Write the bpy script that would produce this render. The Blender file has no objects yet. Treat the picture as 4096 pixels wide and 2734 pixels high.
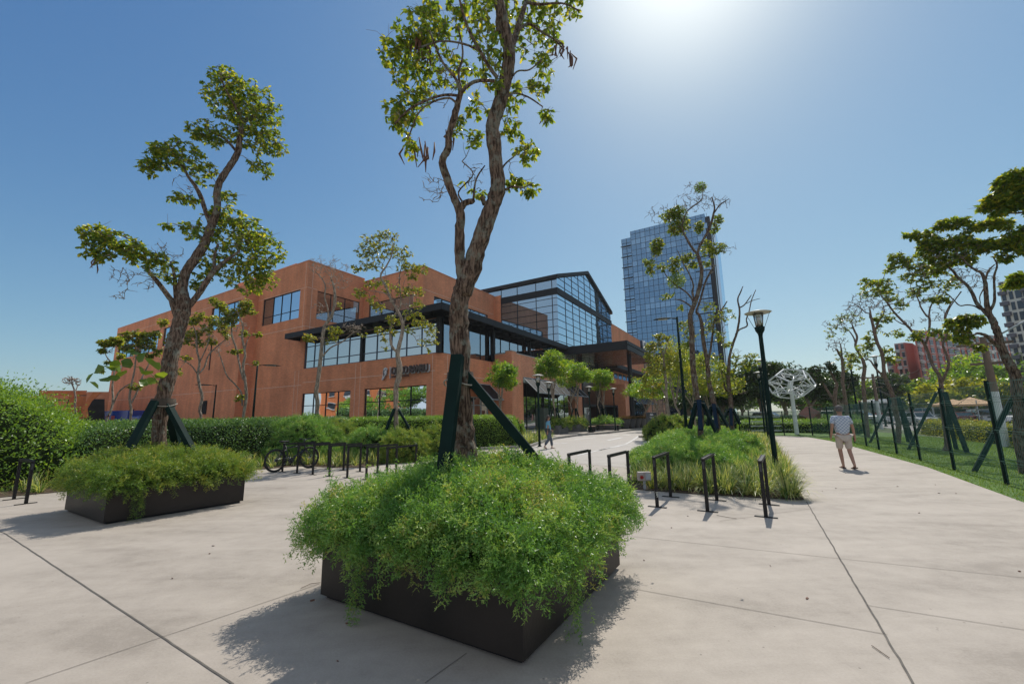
import bpy, bmesh, math, random
import numpy as np
from math import radians, sin, cos, tan, hypot, pi, atan2, sqrt
from mathutils import Vector, Matrix
random.seed(7); RNG = np.random.default_rng(7)
SC = bpy.context.scene
COL = SC.collection

# ------------------------------------------------------------ camera, world, sun, exposure
IW, IH = 4096, 2734
FPX, PITCH, ROLL, CH = 1687.8, radians(9.785), radians(0.94), 1.55
_c, _s = cos(PITCH), sin(PITCH)
C_F = np.array([0, _c, _s]); _r0 = np.array([1.0, 0, 0]); _u0 = np.array([0, -_s, _c])
C_R = cos(ROLL)*_r0 - sin(ROLL)*_u0
C_U = sin(ROLL)*_r0 + cos(ROLL)*_u0
cam = bpy.data.cameras.new('camera'); co = bpy.data.objects.new('camera', cam); COL.objects.link(co)
cam.sensor_width = 36; cam.lens = FPX/IW*36; cam.clip_start = 0.05; cam.clip_end = 3000
_m = Matrix(((C_R[0], C_U[0], -C_F[0], 0), (C_R[1], C_U[1], -C_F[1], 0), (C_R[2], C_U[2], -C_F[2], CH), (0, 0, 0, 1)))
co.matrix_world = _m
SC.camera = co

SUN_EL, SUN_AZ = radians(51.5), radians(28)
SKYK, SKYV = 0.16, 0.84
wd = bpy.data.worlds.new('World'); SC.world = wd; wd.use_nodes = True
_n = wd.node_tree.nodes; _l = wd.node_tree.links
_bg = _n['Background']; _bg.inputs[1].default_value = 0.15
_sk = _n.new('ShaderNodeTexSky'); _sk.sky_type = 'NISHITA'; _sk.sun_disc = False
_sk.sun_elevation = SUN_EL; _sk.sun_rotation = SUN_AZ
_sk.air_density = 1.0; _sk.dust_density = 0.6; _sk.ozone_density = 2.0; _sk.altitude = 0
# soft shoulder on the sky's own brightness, like the photograph's exposure: c / (1 + k c)
_k = _n.new('ShaderNodeVectorMath'); _k.operation = 'MULTIPLY_ADD'; _k.inputs[1].default_value = (SKYK,)*3; _k.inputs[2].default_value = (1, 1, 1)
_d = _n.new('ShaderNodeVectorMath'); _d.operation = 'DIVIDE'
_l.new(_sk.outputs[0], _k.inputs[0]); _l.new(_sk.outputs[0], _d.inputs[0]); _l.new(_k.outputs[0], _d.inputs[1])
_s3 = _n.new('ShaderNodeSeparateColor'); _c3 = _n.new('ShaderNodeCombineColor'); _l.new(_d.outputs[0], _s3.inputs[0])
for _i, (_a, _g) in enumerate(((0.345, 1.62), (0.50, 1.44), (0.79, 1.10))):
    _p = _n.new('ShaderNodeMath'); _p.operation = 'POWER'; _p.inputs[1].default_value = _g
    _q = _n.new('ShaderNodeMath'); _q.operation = 'MULTIPLY'; _q.inputs[1].default_value = _a*SKYV
    _l.new(_s3.outputs[_i], _p.inputs[0]); _l.new(_p.outputs[0], _q.inputs[0]); _l.new(_q.outputs[0], _c3.inputs[_i])
# added pale veil, unseen behind the viewer, brightens facades; mirrored by the glazing
_tc = _n.new('ShaderNodeTexCoord'); _sx = _n.new('ShaderNodeSeparateXYZ'); _l.new(_tc.outputs['Generated'], _sx.inputs[0])
_mr = _n.new('ShaderNodeMapRange'); _mr.interpolation_type = 'SMOOTHSTEP'; _mr.inputs['From Min'].default_value = .22; _mr.inputs['From Max'].default_value = -.35; _mr.inputs['To Min'].default_value = 0; _mr.inputs['To Max'].default_value = .85
_l.new(_sx.outputs['Y'], _mr.inputs['Value'])
_nz = _n.new('ShaderNodeTexNoise'); _nz.inputs['Scale'].default_value = 3.0; _nz.inputs['Detail'].default_value = 5; _l.new(_tc.outputs['Generated'], _nz.inputs['Vector'])
_m1 = _n.new('ShaderNodeMapRange'); _m1.inputs['From Min'].default_value = .3; _m1.inputs['From Max'].default_value = .6; _m1.inputs['To Min'].default_value = .7; _l.new(_nz.outputs['Fac'], _m1.inputs['Value'])
_m2 = _n.new('ShaderNodeMath'); _m2.operation = 'MULTIPLY'; _l.new(_mr.outputs[0], _m2.inputs[0]); _l.new(_m1.outputs[0], _m2.inputs[1])
_mx = _n.new('ShaderNodeMixRGB'); _l.new(_m2.outputs[0], _mx.inputs[0]); _l.new(_c3.outputs[0], _mx.inputs[1]); _mx.inputs[2].default_value = (2.2, 2.4, 2.7, 1)
# bright aureole round the sun
_vd = _n.new('ShaderNodeVectorMath'); _vd.operation = 'DOT_PRODUCT'; _l.new(_tc.outputs['Generated'], _vd.inputs[0])
_vd.inputs[1].default_value = (sin(SUN_AZ)*cos(SUN_EL), cos(SUN_AZ)*cos(SUN_EL), sin(SUN_EL))
_pa = _n.new('ShaderNodeMath'); _pa.operation = 'POWER'; _pa.inputs[1].default_value = 70; _pa.use_clamp = True; _l.new(_vd.outputs['Value'], _pa.inputs[0])
_va = _n.new('ShaderNodeVectorMath'); _va.operation = 'MULTIPLY_ADD'; _l.new(_pa.outputs[0], _va.inputs[0]); _va.inputs[1].default_value = (2.1, 2.0, 1.8); _l.new(_mx.outputs[0], _va.inputs[2])
_l.new(_va.outputs[0], _bg.inputs[0])
sl = bpy.data.lights.new('sun', 'SUN'); sl.energy = 2.35; sl.angle = radians(0.53); sl.color = (1.0, 0.955, 0.87)
so = bpy.data.objects.new('sun', sl); COL.objects.link(so)
so.rotation_euler = Vector((sin(SUN_AZ)*cos(SUN_EL), cos(SUN_AZ)*cos(SUN_EL), sin(SUN_EL))).to_track_quat('Z', 'Y').to_euler()
SC.view_settings.view_transform = 'Standard'; SC.view_settings.look = 'None'
SC.view_settings.exposure = 0.82; SC.view_settings.gamma = 1.0
SC.cycles.max_bounces = 8; SC.cycles.transparent_max_bounces = 16

# ------------------------------------------------------------ geometry of the place
def ray(x, y):
    d = (x-IW/2)*C_R - (y-IH/2)*C_U + FPX*C_F
    return d/hypot(d[0], d[1])
def G(x, y, z=0.0):            # a point at height z seen at photo pixel x, y
    d = ray(x, y); t = (z-CH)/d[2]; return Vector((d[0]*t, d[1]*t, z))
def at(x, y, dist):            # a point at a horizontal distance
    d = ray(x, y)*dist; return Vector((d[0], d[1], CH+d[2]))
OV = 1.74372
def ov(x, y): return x*OV, y*OV
def Go(x, y, z=0.0): return G(x*OV, y*OV, z)
def ato(x, y, dist): return at(x*OV, y*OV, dist)
AZP, AZQ = radians(-57.866), radians(29.553)
VP_ = Vector((sin(AZP), cos(AZP), 0)); VQ = Vector((sin(AZQ), cos(AZQ), 0))
C0 = Vector((-5.438, 31.533, 0))
def B(p, q, z=0.0): return C0 + VP_*p + VQ*q + Vector((0, 0, z))

# ------------------------------------------------------------ mesh helpers
def link(o, parent=None):
    COL.objects.link(o)
    if parent is not None:
        o.parent = parent
    return o
def wloc(o):
    v = Vector((0, 0, 0))
    while o is not None:
        v = v + o.location; o = o.parent
    return v
def tag(o, label=None, cat=None, group=None, kind=None):
    if label: o['label'] = label
    if cat: o['category'] = cat
    if group: o['group'] = group
    if kind: o['kind'] = kind
    return o
def thing(name, label, cat, loc=(0, 0, 0), rz=0.0, group=None):
    o = bpy.data.objects.new(name, None); o.empty_display_size = 0.2
    COL.objects.link(o); o.location = loc; o.rotation_euler = (0, 0, rz)
    return tag(o, label, cat, group)
def dup(root, loc, rz=None, label=None, scale=None):
    def cp(o, par):
        c = o.copy(); COL.objects.link(c)
        if par is not None: c.parent = par
        for ch in list(o.children): cp(ch, c)
        return c
    r = cp(root, None); r.location = loc
    if rz is not None: r.rotation_euler = (0, 0, rz)
    if scale is not None: r.scale = (scale,)*3 if not hasattr(scale, '__len__') else scale
    if label: r['label'] = label
    return r

class MB:
    def __init__(s): s.v = []; s.f = []
    def add(s, vs, fs):
        k = len(s.v); s.v += [tuple(p) for p in vs]; s.f += [tuple(i+k for i in f) for f in fs]; return s
    def quad(s, a, b, c, d): return s.add([a, b, c, d], [(0, 1, 2, 3)])
    def poly(s, pts): return s.add(pts, [tuple(range(len(pts)))])
    def box(s, c, hx, hy, hz):       # centre and half-vectors
        c = Vector(c); hx, hy, hz = Vector(hx), Vector(hy), Vector(hz)
        if hx.cross(hy).dot(hz) < 0: hx = -hx
        P = [c+a*hx+b*hy+d*hz for d in (-1, 1) for b in (-1, 1) for a in (-1, 1)]
        return s.add(P, [(0, 2, 3, 1), (4, 5, 7, 6), (0, 1, 5, 4), (2, 6, 7, 3), (0, 4, 6, 2), (1, 3, 7, 5)])
    def abox(s, x0, y0, z0, x1, y1, z1):
        return s.box(((x0+x1)/2, (y0+y1)/2, (z0+z1)/2), ((x1-x0)/2, 0, 0), (0, (y1-y0)/2, 0), (0, 0, (z1-z0)/2))
    def bbox(s, p0, p1, q0, q1, z0, z1):   # box in building axes
        return s.box(B((p0+p1)/2, (q0+q1)/2, (z0+z1)/2), VP_*((p1-p0)/2), VQ*((q1-q0)/2), (0, 0, (z1-z0)/2))
    def beam(s, a, b, w, h, up=(0, 0, 1)):
        a, b = Vector(a), Vector(b); d = (b-a); L = d.length; d = d/L
        u = Vector(up); x = d.cross(u)
        if x.length < 1e-3: x = d.cross(Vector((1, 0, 0)))
        x.normalize(); y = x.cross(d).normalized()
        return s.box((a+b)/2, x*(w/2), y*(h/2), d*(L/2))
    def tube(s, pts, rad, n=8, cap=True):
        pts = [Vector(p) for p in pts]
        if not hasattr(rad, '__len__'): rad = [rad]*len(pts)
        base = len(s.v); m = len(pts); prev = None
        for i, p in enumerate(pts):
            d = (pts[min(i+1, m-1)]-pts[max(i-1, 0)])
            d = d.normalized() if d.length > 1e-9 else Vector((0, 0, 1))
            if prev is None:
                x = d.cross(Vector((0, 0, 1)))
                if x.length < 0.05: x = d.cross(Vector((1, 0, 0)))
            else:
                x = prev - d*prev.dot(d)
                if x.length < 1e-4: x = d.cross(Vector((1, 0, 0)))
            x.normalize(); prev = x; y = d.cross(x)
            for k in range(n):
                a = 2*pi*k/n; q = p+(x*cos(a)+y*sin(a))*rad[i]; s.v.append(tuple(q))
        for i in range(m-1):
            for k in range(n):
                k2 = (k+1) % n
                s.f.append((base+i*n+k, base+i*n+k2, base+(i+1)*n+k2, base+(i+1)*n+k))
        if cap:
            s.f.append(tuple(base+k for k in range(n-1, -1, -1)))
            s.f.append(tuple(base+(m-1)*n+k for k in range(n)))
        return s
    def lathe(s, prof, n=16, c=(0, 0, 0)):
        base = len(s.v); c = Vector(c)
        for r, z in prof:
            for k in range(n):
                a = 2*pi*k/n; s.v.append((c.x+r*cos(a), c.y+r*sin(a), c.z+z))
        for i in range(len(prof)-1):
            for k in range(n):
                k2 = (k+1) % n
                s.f.append((base+i*n+k, base+i*n+k2, base+(i+1)*n+k2, base+(i+1)*n+k))
        s.f.append(tuple(base+k for k in range(n-1, -1, -1)))
        s.f.append(tuple(base+(len(prof)-1)*n+k for k in range(n)))
        return s
    def build(s, name, mat, parent=None, smooth=False, bevel=0, label=None, kind=None, local=False):
        me = bpy.data.meshes.new(name)
        off = Vector((0, 0, 0)) if (parent is None or local) else wloc(parent)
        vs = s.v if off.length == 0 else [(a-off.x, b-off.y, c-off.z) for a, b, c in s.v]
        me.from_pydata(vs, [], s.f)
        if isinstance(mat, (list, tuple)):
            for m_ in mat: me.materials.append(m_)
        elif mat is not None: me.materials.append(mat)
        uv = me.uv_layers.new(name='UVMap'); me.update()
        for p in me.polygons:
            nn = p.normal
            if abs(nn.z) < 0.75:
                t = Vector((-nn.y, nn.x, 0)).normalized()
                for li in p.loop_indices:
                    c = me.vertices[me.loops[li].vertex_index].co; uv.data[li].uv = (c.dot(t), c.z)
            else:
                for li in p.loop_indices:
                    c = me.vertices[me.loops[li].vertex_index].co; uv.data[li].uv = (c.x, c.y)
        if smooth:
            me.polygons.foreach_set('use_smooth', [True]*len(me.polygons))
        o = bpy.data.objects.new(name, me); link(o, parent)
        if bevel:
            b = o.modifiers.new('bevel', 'BEVEL'); b.width = bevel; b.segments = 2; b.limit_method = 'ANGLE'
        if label: o['label'] = label
        if kind: o['kind'] = kind
        return o

def np_mesh(name, V, F, mat, parent=None, rnd=None, smooth=False, local=False):
    """V (n,3), F (m,k) all faces with k corners; rnd one float per face"""
    V = np.asarray(V, dtype=np.float32); F = np.asarray(F, dtype=np.int32)
    if parent is not None and not local:
        V = V - np.array(wloc(parent), dtype=np.float32)
    me = bpy.data.meshes.new(name); k = F.shape[1]
    me.vertices.add(len(V)); me.vertices.foreach_set('co', V.ravel())
    me.loops.add(F.size); me.loops.foreach_set('vertex_index', F.ravel())
    me.polygons.add(len(F)); me.polygons.foreach_set('loop_start', np.arange(0, F.size, k, dtype=np.int32))
    try: me.polygons.foreach_set('loop_total', np.full(len(F), k, dtype=np.int32))
    except Exception: pass
    if smooth: me.polygons.foreach_set('use_smooth', np.ones(len(F), dtype=bool))
    if rnd is not None:
        a = me.attributes.new('rnd', 'FLOAT', 'FACE'); a.data.foreach_set('value', np.asarray(rnd, dtype=np.float32))
    me.update(calc_edges=True)
    if isinstance(mat, (list, tuple)):
        for m_ in mat: me.materials.append(m_)
    else: me.materials.append(mat)
    o = bpy.data.objects.new(name, me); return link(o, parent)

# ------------------------------------------------------------ materials
MATS = {}
def newmat(name):
    m = bpy.data.materials.new(name); m.use_nodes = True
    nt = m.node_tree; return m, nt.nodes, nt.links, nt.nodes['Principled BSDF']
def pm(name, c1, c2=None, scale=4.0, rough=0.6, metal=0.0, bump=0.0, bscale=None, detail=4, spec=0.5, rvar=0.0, coord='Object', stretch=None):
    if name in MATS: return MATS[name]
    m, N, L, b = newmat(name)
    b.inputs['Roughness'].default_value = rough; b.inputs['Metallic'].default_value = metal
    b.inputs['Specular IOR Level'].default_value = spec
    tc = N.new('ShaderNodeTexCoord'); src = tc.outputs[coord]
    if stretch:
        mp = N.new('ShaderNodeMapping'); mp.inputs['Scale'].default_value = stretch; L.new(src, mp.inputs[0]); src = mp.outputs[0]
    nz = N.new('ShaderNodeTexNoise'); nz.inputs['Scale'].default_value = scale; nz.inputs['Detail'].default_value = detail
    L.new(src, nz.inputs['Vector'])
    if c2 is None: c2 = tuple(x*0.8 for x in c1)
    r = N.new('ShaderNodeValToRGB'); r.color_ramp.elements[0].position = 0.32; r.color_ramp.elements[1].position = 0.68
    r.color_ramp.elements[0].color = (*c2, 1); r.color_ramp.elements[1].color = (*c1, 1)
    L.new(nz.outputs['Fac'], r.inputs[0]); L.new(r.outputs[0], b.inputs['Base Color'])
    if bump:
        n2 = N.new('ShaderNodeTexNoise'); n2.inputs['Scale'].default_value = bscale or scale*6; n2.inputs['Detail'].default_value = 5
        L.new(src, n2.inputs['Vector'])
        bp = N.new('ShaderNodeBump'); bp.inputs['Strength'].default_value = min(1, bump); bp.inputs['Distance'].default_value = 0.02
        L.new(n2.outputs['Fac'], bp.inputs['Height']); L.new(bp.outputs[0], b.inputs['Normal'])
    if rvar:
        mr = N.new('ShaderNodeMapRange'); mr.inputs['To Min'].default_value = rough-rvar; mr.inputs['To Max'].default_value = rough+rvar
        L.new(nz.outputs['Fac'], mr.inputs['Value']); L.new(mr.outputs[0], b.inputs['Roughness'])
    MATS[name] = m; return m

def brickmat(name, a, bcol, mortar, sx=0.24, sy=0.075, mott=0.24):
    m, N, L, b = newmat(name)
    uv = N.new('ShaderNodeUVMap'); uv.uv_map = 'UVMap'
    br = N.new('ShaderNodeTexBrick'); br.inputs['Scale'].default_value = 1.0
    br.inputs['Brick Width'].default_value = sx; br.inputs['Row Height'].default_value = sy
    br.inputs['Mortar Size'].default_value = 0.007; br.inputs['Mortar Smooth'].default_value = 0.3
    br.inputs['Color1'].default_value = (*a, 1); br.inputs['Color2'].default_value = (*bcol, 1); br.inputs['Mortar'].default_value = (*mortar, 1)
    L.new(uv.outputs[0], br.inputs['Vector'])
    nz = N.new('ShaderNodeTexNoise'); nz.inputs['Scale'].default_value = 0.35; nz.inputs['Detail'].default_value = 6
    nz.inputs['Roughness'].default_value = 0.6
    L.new(uv.outputs[0], nz.inputs['Vector'])
    # weathering streaks that run down the wall
    mp = N.new('ShaderNodeMapping'); mp.inputs['Scale'].default_value = (1.2, 0.12, 1); L.new(uv.outputs[0], mp.inputs[0])
    n3 = N.new('ShaderNodeTexNoise'); n3.inputs['Scale'].default_value = 0.8; n3.inputs['Detail'].default_value = 4; L.new(mp.outputs[0], n3.inputs['Vector'])
    ad = N.new('ShaderNodeMath'); ad.operation = 'ADD'; L.new(nz.outputs['Fac'], ad.inputs[0]); L.new(n3.outputs['Fac'], ad.inputs[1])
    mr = N.new('ShaderNodeMapRange'); mr.inputs['From Min'].default_value = 0.7; mr.inputs['From Max'].default_value = 1.3
    mr.inputs['To Min'].default_value = 1-mott; mr.inputs['To Max'].default_value = 1+mott*0.6
    L.new(ad.outputs[0], mr.inputs['Value'])
    mx = N.new('ShaderNodeVectorMath'); mx.operation = 'SCALE'; L.new(br.outputs['Color'], mx.inputs[0]); L.new(mr.outputs[0], mx.inputs['Scale'])
    L.new(mx.outputs[0], b.inputs['Base Color']); b.inputs['Roughness'].default_value = 0.85; b.inputs['Specular IOR Level'].default_value = 0.3
    bp = N.new('ShaderNodeBump'); bp.inputs['Strength'].default_value = 0.5; bp.inputs['Distance'].default_value = 0.01; bp.invert = True
    L.new(br.outputs['Fac'], bp.inputs['Height']); L.new(bp.outputs[0], b.inputs['Normal'])
    MATS[name] = m; return m

def glassmat(name, tint, refl=0.35, trans=True, rough=0.015, wav=0.0, body=(0.02, 0.03, 0.04)):
    m, N, L, b = newmat(name); N.remove(b)
    out = N['Material Output']
    g = N.new('ShaderNodeBsdfGlossy'); g.inputs['Roughness'].default_value = rough; g.inputs['Color'].default_value = (*tint, 1)
    if trans:
        t = N.new('ShaderNodeBsdfTransparent'); t.inputs['Color'].default_value = (*body, 1)
    else:
        t = N.new('ShaderNodeBsdfDiffuse'); t.inputs['Color'].default_value = (*body, 1)
    lw = N.new('ShaderNodeFresnel'); lw.inputs['IOR'].default_value = 1.5
    mr = N.new('ShaderNodeMapRange'); mr.inputs['To Min'].default_value = refl; mr.inputs['To Max'].default_value = 1.0
    L.new(lw.outputs[0], mr.inputs['Value'])
    mx = N.new('ShaderNodeMixShader'); L.new(mr.outputs[0], mx.inputs[0]); L.new(t.outputs[0], mx.inputs[1]); L.new(g.outputs[0], mx.inputs[2])
    L.new(mx.outputs[0], out.inputs[0])
    if wav:
        tc = N.new('ShaderNodeTexCoord'); nz = N.new('ShaderNodeTexNoise'); nz.inputs['Scale'].default_value = 0.5; nz.inputs['Detail'].default_value = 1
        L.new(tc.outputs['Object'], nz.inputs['Vector'])
        bp = N.new('ShaderNodeBump'); bp.inputs['Strength'].default_value = wav; bp.inputs['Distance'].default_value = 0.05
        L.new(nz.outputs['Fac'], bp.inputs['Height']); L.new(bp.outputs[0], g.inputs['Normal'])
    MATS[name] = m; return m

def leafmat(name, stops, trans=0.45, rough=0.45, spec=0.4):
    """stops: list of (pos, colour) over the per-leaf random value"""
    m, N, L, b = newmat(name)
    at_ = N.new('ShaderNodeAttribute'); at_.attribute_name = 'rnd'
    r = N.new('ShaderNodeValToRGB'); el = r.color_ramp.elements
    el[0].position = stops[0][0]; el[0].color = (*stops[0][1], 1); el[1].position = stops[-1][0]; el[1].color = (*stops[-1][1], 1)
    for p, c in stops[1:-1]:
        e = el.new(p); e.color = (*c, 1)
    L.new(at_.outputs['Fac'], r.inputs[0]); L.new(r.outputs[0], b.inputs['Base Color'])
    b.inputs['Roughness'].default_value = rough; b.inputs['Specular IOR Level'].default_value = spec
    tr = N.new('ShaderNodeBsdfTranslucent')
    hs = N.new('ShaderNodeMixRGB'); hs.blend_type = 'MULTIPLY'; hs.inputs[0].default_value = 1; hs.inputs[2].default_value = (1.5, 1.35, 0.5, 1)
    L.new(r.outputs[0], hs.inputs[1]); L.new(hs.outputs[0], tr.inputs['Color'])
    mx = N.new('ShaderNodeMixShader'); mx.inputs[0].default_value = trans
    L.new(b.outputs[0], mx.inputs[1]); L.new(tr.outputs[0], mx.inputs[2]); L.new(mx.outputs[0], N['Material Output'].inputs[0])
    MATS[name] = m; return m
# ------------------------------------------------------------ materials of the buildings
BRICK = brickmat('brick', (0.80, 0.29, 0.13), (0.66, 0.225, 0.10), (0.66, 0.38, 0.26))
BRICKL = brickmat('brick_pier', (0.80, 0.31, 0.16), (0.66, 0.235, 0.115), (0.70, 0.46, 0.34))
BLACKM = pm('black_metal', (0.014, 0.015, 0.018), (0.009, 0.010, 0.012), scale=1.2, rough=0.6, rvar=0.06, metal=0.0, spec=.3)
BLUEM = pm('blue_frame', (0.05, 0.075, 0.12), (0.035, 0.055, 0.09), scale=2, rough=0.4)
GREYM = pm('grey_frame', (0.42, 0.46, 0.48), (0.33, 0.36, 0.38), scale=2, rough=0.5)
SOFFIT = pm('soffit_wood', (0.16, 0.062, 0.032), (0.07, 0.028, 0.016), scale=1.0, rough=0.25, stretch=(1, 9, 1), rvar=0.1)
BLIND = pm('blind', (0.80, 0.84, 0.80), (0.74, 0.78, 0.75), scale=0.6, rough=0.9)
CURT = pm('curtain', (0.34, 0.33, 0.29), (0.2, 0.2, 0.18), scale=7, rough=0.95, stretch=(6, 6, 0.05))
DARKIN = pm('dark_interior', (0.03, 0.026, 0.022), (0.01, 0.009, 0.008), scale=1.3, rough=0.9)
CONCW = pm('pale_concrete', (0.48, 0.47, 0.45), (0.38, 0.37, 0.35), scale=2, rough=0.8, bump=0.2)
JOINT = pm('wall_joint', (0.80, 0.62, 0.50), (0.70, 0.52, 0.42), scale=3, rough=0.9)
GLS = glassmat('clear_glass', (0.50, 0.56, 0.56), refl=0.06, body=(0.93, 0.96, 0.96), wav=0.1)
GLD = glassmat('dark_glass', (0.85, 0.92, 1.0), refl=0.38, body=(0.30, 0.28, 0.25), wav=0.25)
GLM = glassmat('mirror_glass', (0.50, 0.66, 0.78), refl=0.62, trans=False, body=(0.05, 0.09, 0.12), wav=0.12)
GLM2 = glassmat('pale_mirror_glass', (0.62, 0.78, 0.90), refl=0.72, trans=False, body=(0.14, 0.22, 0.27), wav=0.10)
GLTW = glassmat('tower_glass', (0.19, 0.34, 0.50), refl=0.72, trans=False, body=(0.02, 0.05, 0.09), rough=0.03)
GLTW2 = glassmat('tower_glass_light', (0.26, 0.43, 0.60), refl=0.74, trans=False, body=(0.04, 0.08, 0.13), rough=0.03)

def grid_wall(mb, f, a0, a1, z0, z1, ops, depth=0.22):
    """wall face f(a, z, d) with openings (oa0, oa1, oz0, oz1) and their reveals"""
    A = sorted({a0, a1} | {o[0] for o in ops} | {o[1] for o in ops}); Z = sorted({z0, z1} | {o[2] for o in ops} | {o[3] for o in ops})
    A = [a for a in A if a0 <= a <= a1]; Z = [z for z in Z if z0 <= z <= z1]
    for i in range(len(A)-1):
        for j in range(len(Z)-1):
            am, zm = (A[i]+A[i+1])/2, (Z[j]+Z[j+1])/2
            if any(o[0] < am < o[1] and o[2] < zm < o[3] for o in ops): continue
            mb.quad(f(A[i], Z[j], 0), f(A[i+1], Z[j], 0), f(A[i+1], Z[j+1], 0), f(A[i], Z[j+1], 0))
    for o in ops:
        b0, b1, y0, y1 = o[:4]
        for (p, q) in (((b0, y0), (b0, y1)), ((b1, y0), (b1, y1)), ((b0, y0), (b1, y0)), ((b0, y1), (b1, y1))):
            mb.quad(f(p[0], p[1], 0), f(q[0], q[1], 0), f(q[0], q[1], depth), f(p[0], p[1], depth))

def fP(q):   # wall plane facing the camera side (-Q); depth runs to +Q
    return lambda a, z, d: B(a, q+d, z)
def fQ(p):   # wall plane facing right (-P); depth runs to +P
    return lambda a, z, d: B(p+d, a, z)

def window(parent, f, a0, a1, z0, z1, vm, hm, frame, glass, d=0.14, w=0.07, fw=None, back=None, backd=0.5, name='window', curtains=(), wins=None):
    """frame with mullions at vm and transoms at hm (> pane, blind, curtain)"""
    mb = MB()
    def bar(x0, x1, y0, y1, dd=0.0, t=0.08):
        P = [f(x0, y0, d-t/2-dd), f(x1, y0, d-t/2-dd), f(x1, y1, d-t/2-dd), f(x0, y1, d-t/2-dd), f(x0, y0, d+t/2), f(x1, y0, d+t/2), f(x1, y1, d+t/2), f(x0, y1, d+t/2)]
        mb.add(P, [(0, 1, 2, 3), (7, 6, 5, 4), (0, 4, 5, 1), (1, 5, 6, 2), (2, 6, 7, 3), (3, 7, 4, 0)])
    fw = fw or w
    bar(a0+.003, a0+fw, z0+.003, z1-.003); bar(a1-fw, a1-.003, z0+.003, z1-.003)
    bar(a0+fw, a1-fw, z0+.003, z0+fw); bar(a0+fw, a1-fw, z1-fw, z1-.003)
    for x in vm: bar(x-w/2, x+w/2, z0+fw, z1-fw, 0.002)
    for y in hm: bar(a0+fw, a1-fw, y-w/2, y+w/2, 0.0)
    o = mb.build(name, frame, parent)
    g = MB(); g.quad(f(a0+.01, z0+.01, d+.01), f(a1-.01, z0+.01, d+.01), f(a1-.01, z1-.01, d+.01), f(a0+.01, z1-.01, d+.01)); g.build('pane', glass, o)
    if back is not None:
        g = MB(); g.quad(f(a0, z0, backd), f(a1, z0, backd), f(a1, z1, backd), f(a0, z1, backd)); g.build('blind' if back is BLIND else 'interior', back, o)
    for (x0, x1) in curtains:
        g = MB(); n = max(4, int(abs(x1-x0)/0.09)); pts = [(x0+(x1-x0)*i/n, 0.36+(0.04 if i % 2 else -0.02)) for i in range(n+1)]
        for i in range(n):
            g.quad(f(pts[i][0], z0, pts[i][1]), f(pts[i+1][0], z0, pts[i+1][1]), f(pts[i+1][0], z0+(z1-z0)*.62, pts[i+1][1]), f(pts[i][0], z0+(z1-z0)*.62, pts[i][1]))
        g.build('curtain', CURT, o)
    return o

mall = thing('shopping_centre', 'large red brick shopping centre with black canopies and a glass gabled hall', 'building', B(0, 0, 0))
# ---- restaurant front, corner, left block and wing
W_A = (10.33, 17.57, 0.35, 3.88); W_B = (1.34, 8.50, 0.25, 3.92); W_R = (0.41, 17.66, 6.28, 9.02)
W_1 = (19.10, 26.17, 11.58, 14.58)
mb = MB()
grid_wall(mb, fP(0), 0.45, 17.93, -0.6, 9.02, [W_A, W_B, W_R])
grid_wall(mb, fP(0), 17.93, 27.24, -0.6, 17.42, [W_1])
mb.quad(B(17.93, 0, 9.02), B(17.93, 0, 17.42), B(17.93, 7.17, 17.42), B(17.93, 7.17, 9.02)) if False else None
grid_wall(mb, fQ(17.93), 0.0, 7.17, 9.02, 17.42, [(1.2, 6.62, 11.55, 14.53)])
mb.quad(B(17.93, 0, 17.42), B(17.93, 7.17, 17.42), B(28.0, 7.17, 17.42), B(28.0, 0, 17.42))
mb.build('brick_wall', BRICK, mall)
mb = MB()   # set-back upper block
grid_wall(mb, fP(7.17), 8.56, 17.93, 9.02, 17.1, [(9.98, 17.0, 11.0, 14.3)])
grid_wall(mb, fQ(8.56), 7.17, 21.05, 9.02, 17.1, [(8.9, 19.57, 12.9, 14.27)])
mb.quad(B(8.56, 21.05, 9.0), B(7.51, 21.05, 9.0), B(7.51, 21.05, 17.1), B(8.56, 21.05, 17.1))
mb.quad(B(7.51, 21.05, 9.0), B(7.51, 22.3, 9.0), B(7.51, 22.3, 17.1), B(7.51, 21.05, 17.1))
mb.quad(B(8.56, 7.17, 17.1), B(8.56, 30, 17.1), B(20, 30, 17.1), B(20, 7.17, 17.1))
mb.build('brick_wall', BRICK, mall)
mb = MB()   # left wing
wins = [(58.7, 65.7, 11.0, 13.95), (50.15, 56.9, 11.0, 13.9), (41.9, 48.6, 11.4, 13.9), (28.05, 35.0, 11.85, 14.6)]
grid_wall(mb, fP(-1.44), 27.24, 67.2, -0.6, 16.1, wins + [(55.0, 57.6, 0.6, 3.2)])
mb.quad(B(27.24, -1.44, -.6), B(27.24, 0.0, -.6), B(27.24, 0.0, 16.1), B(27.24, -1.44, 16.1))
mb.quad(B(67.2, -1.44, -.6), B(67.2, 25, -.6), B(67.2, 25, 16.1), B(67.2, -1.44, 16.1))
mb.quad(B(27.24, -1.44, 16.1), B(67.2, -1.44, 16.1), B(67.2, 25, 16.1), B(27.24, 25, 16.1))
mb.build('brick_wall', BRICK, mall)
mb = MB()   # plant room behind the roof
mb.bbox(26, 40, 3.4, 12, 16.0, 19.9); mb.build('brick_wall', BRICK, mall)
# parapet caps
mb = MB()
mb.bbox(17.90, 27.24, -0.03, 0.25, 17.42, 17.5); mb.bbox(17.88, 18.2, 0.25, 7.15, 17.42, 17.5)
mb.bbox(8.53, 17.87, 7.13, 7.4, 17.1, 17.18); mb.bbox(8.51, 8.8, 7.4, 21.0, 17.1, 17.18); mb.bbox(27.26, 67.22, -1.47, -1.2, 16.1, 16.18)
mb.build('coping', BRICKL, mall)
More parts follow.
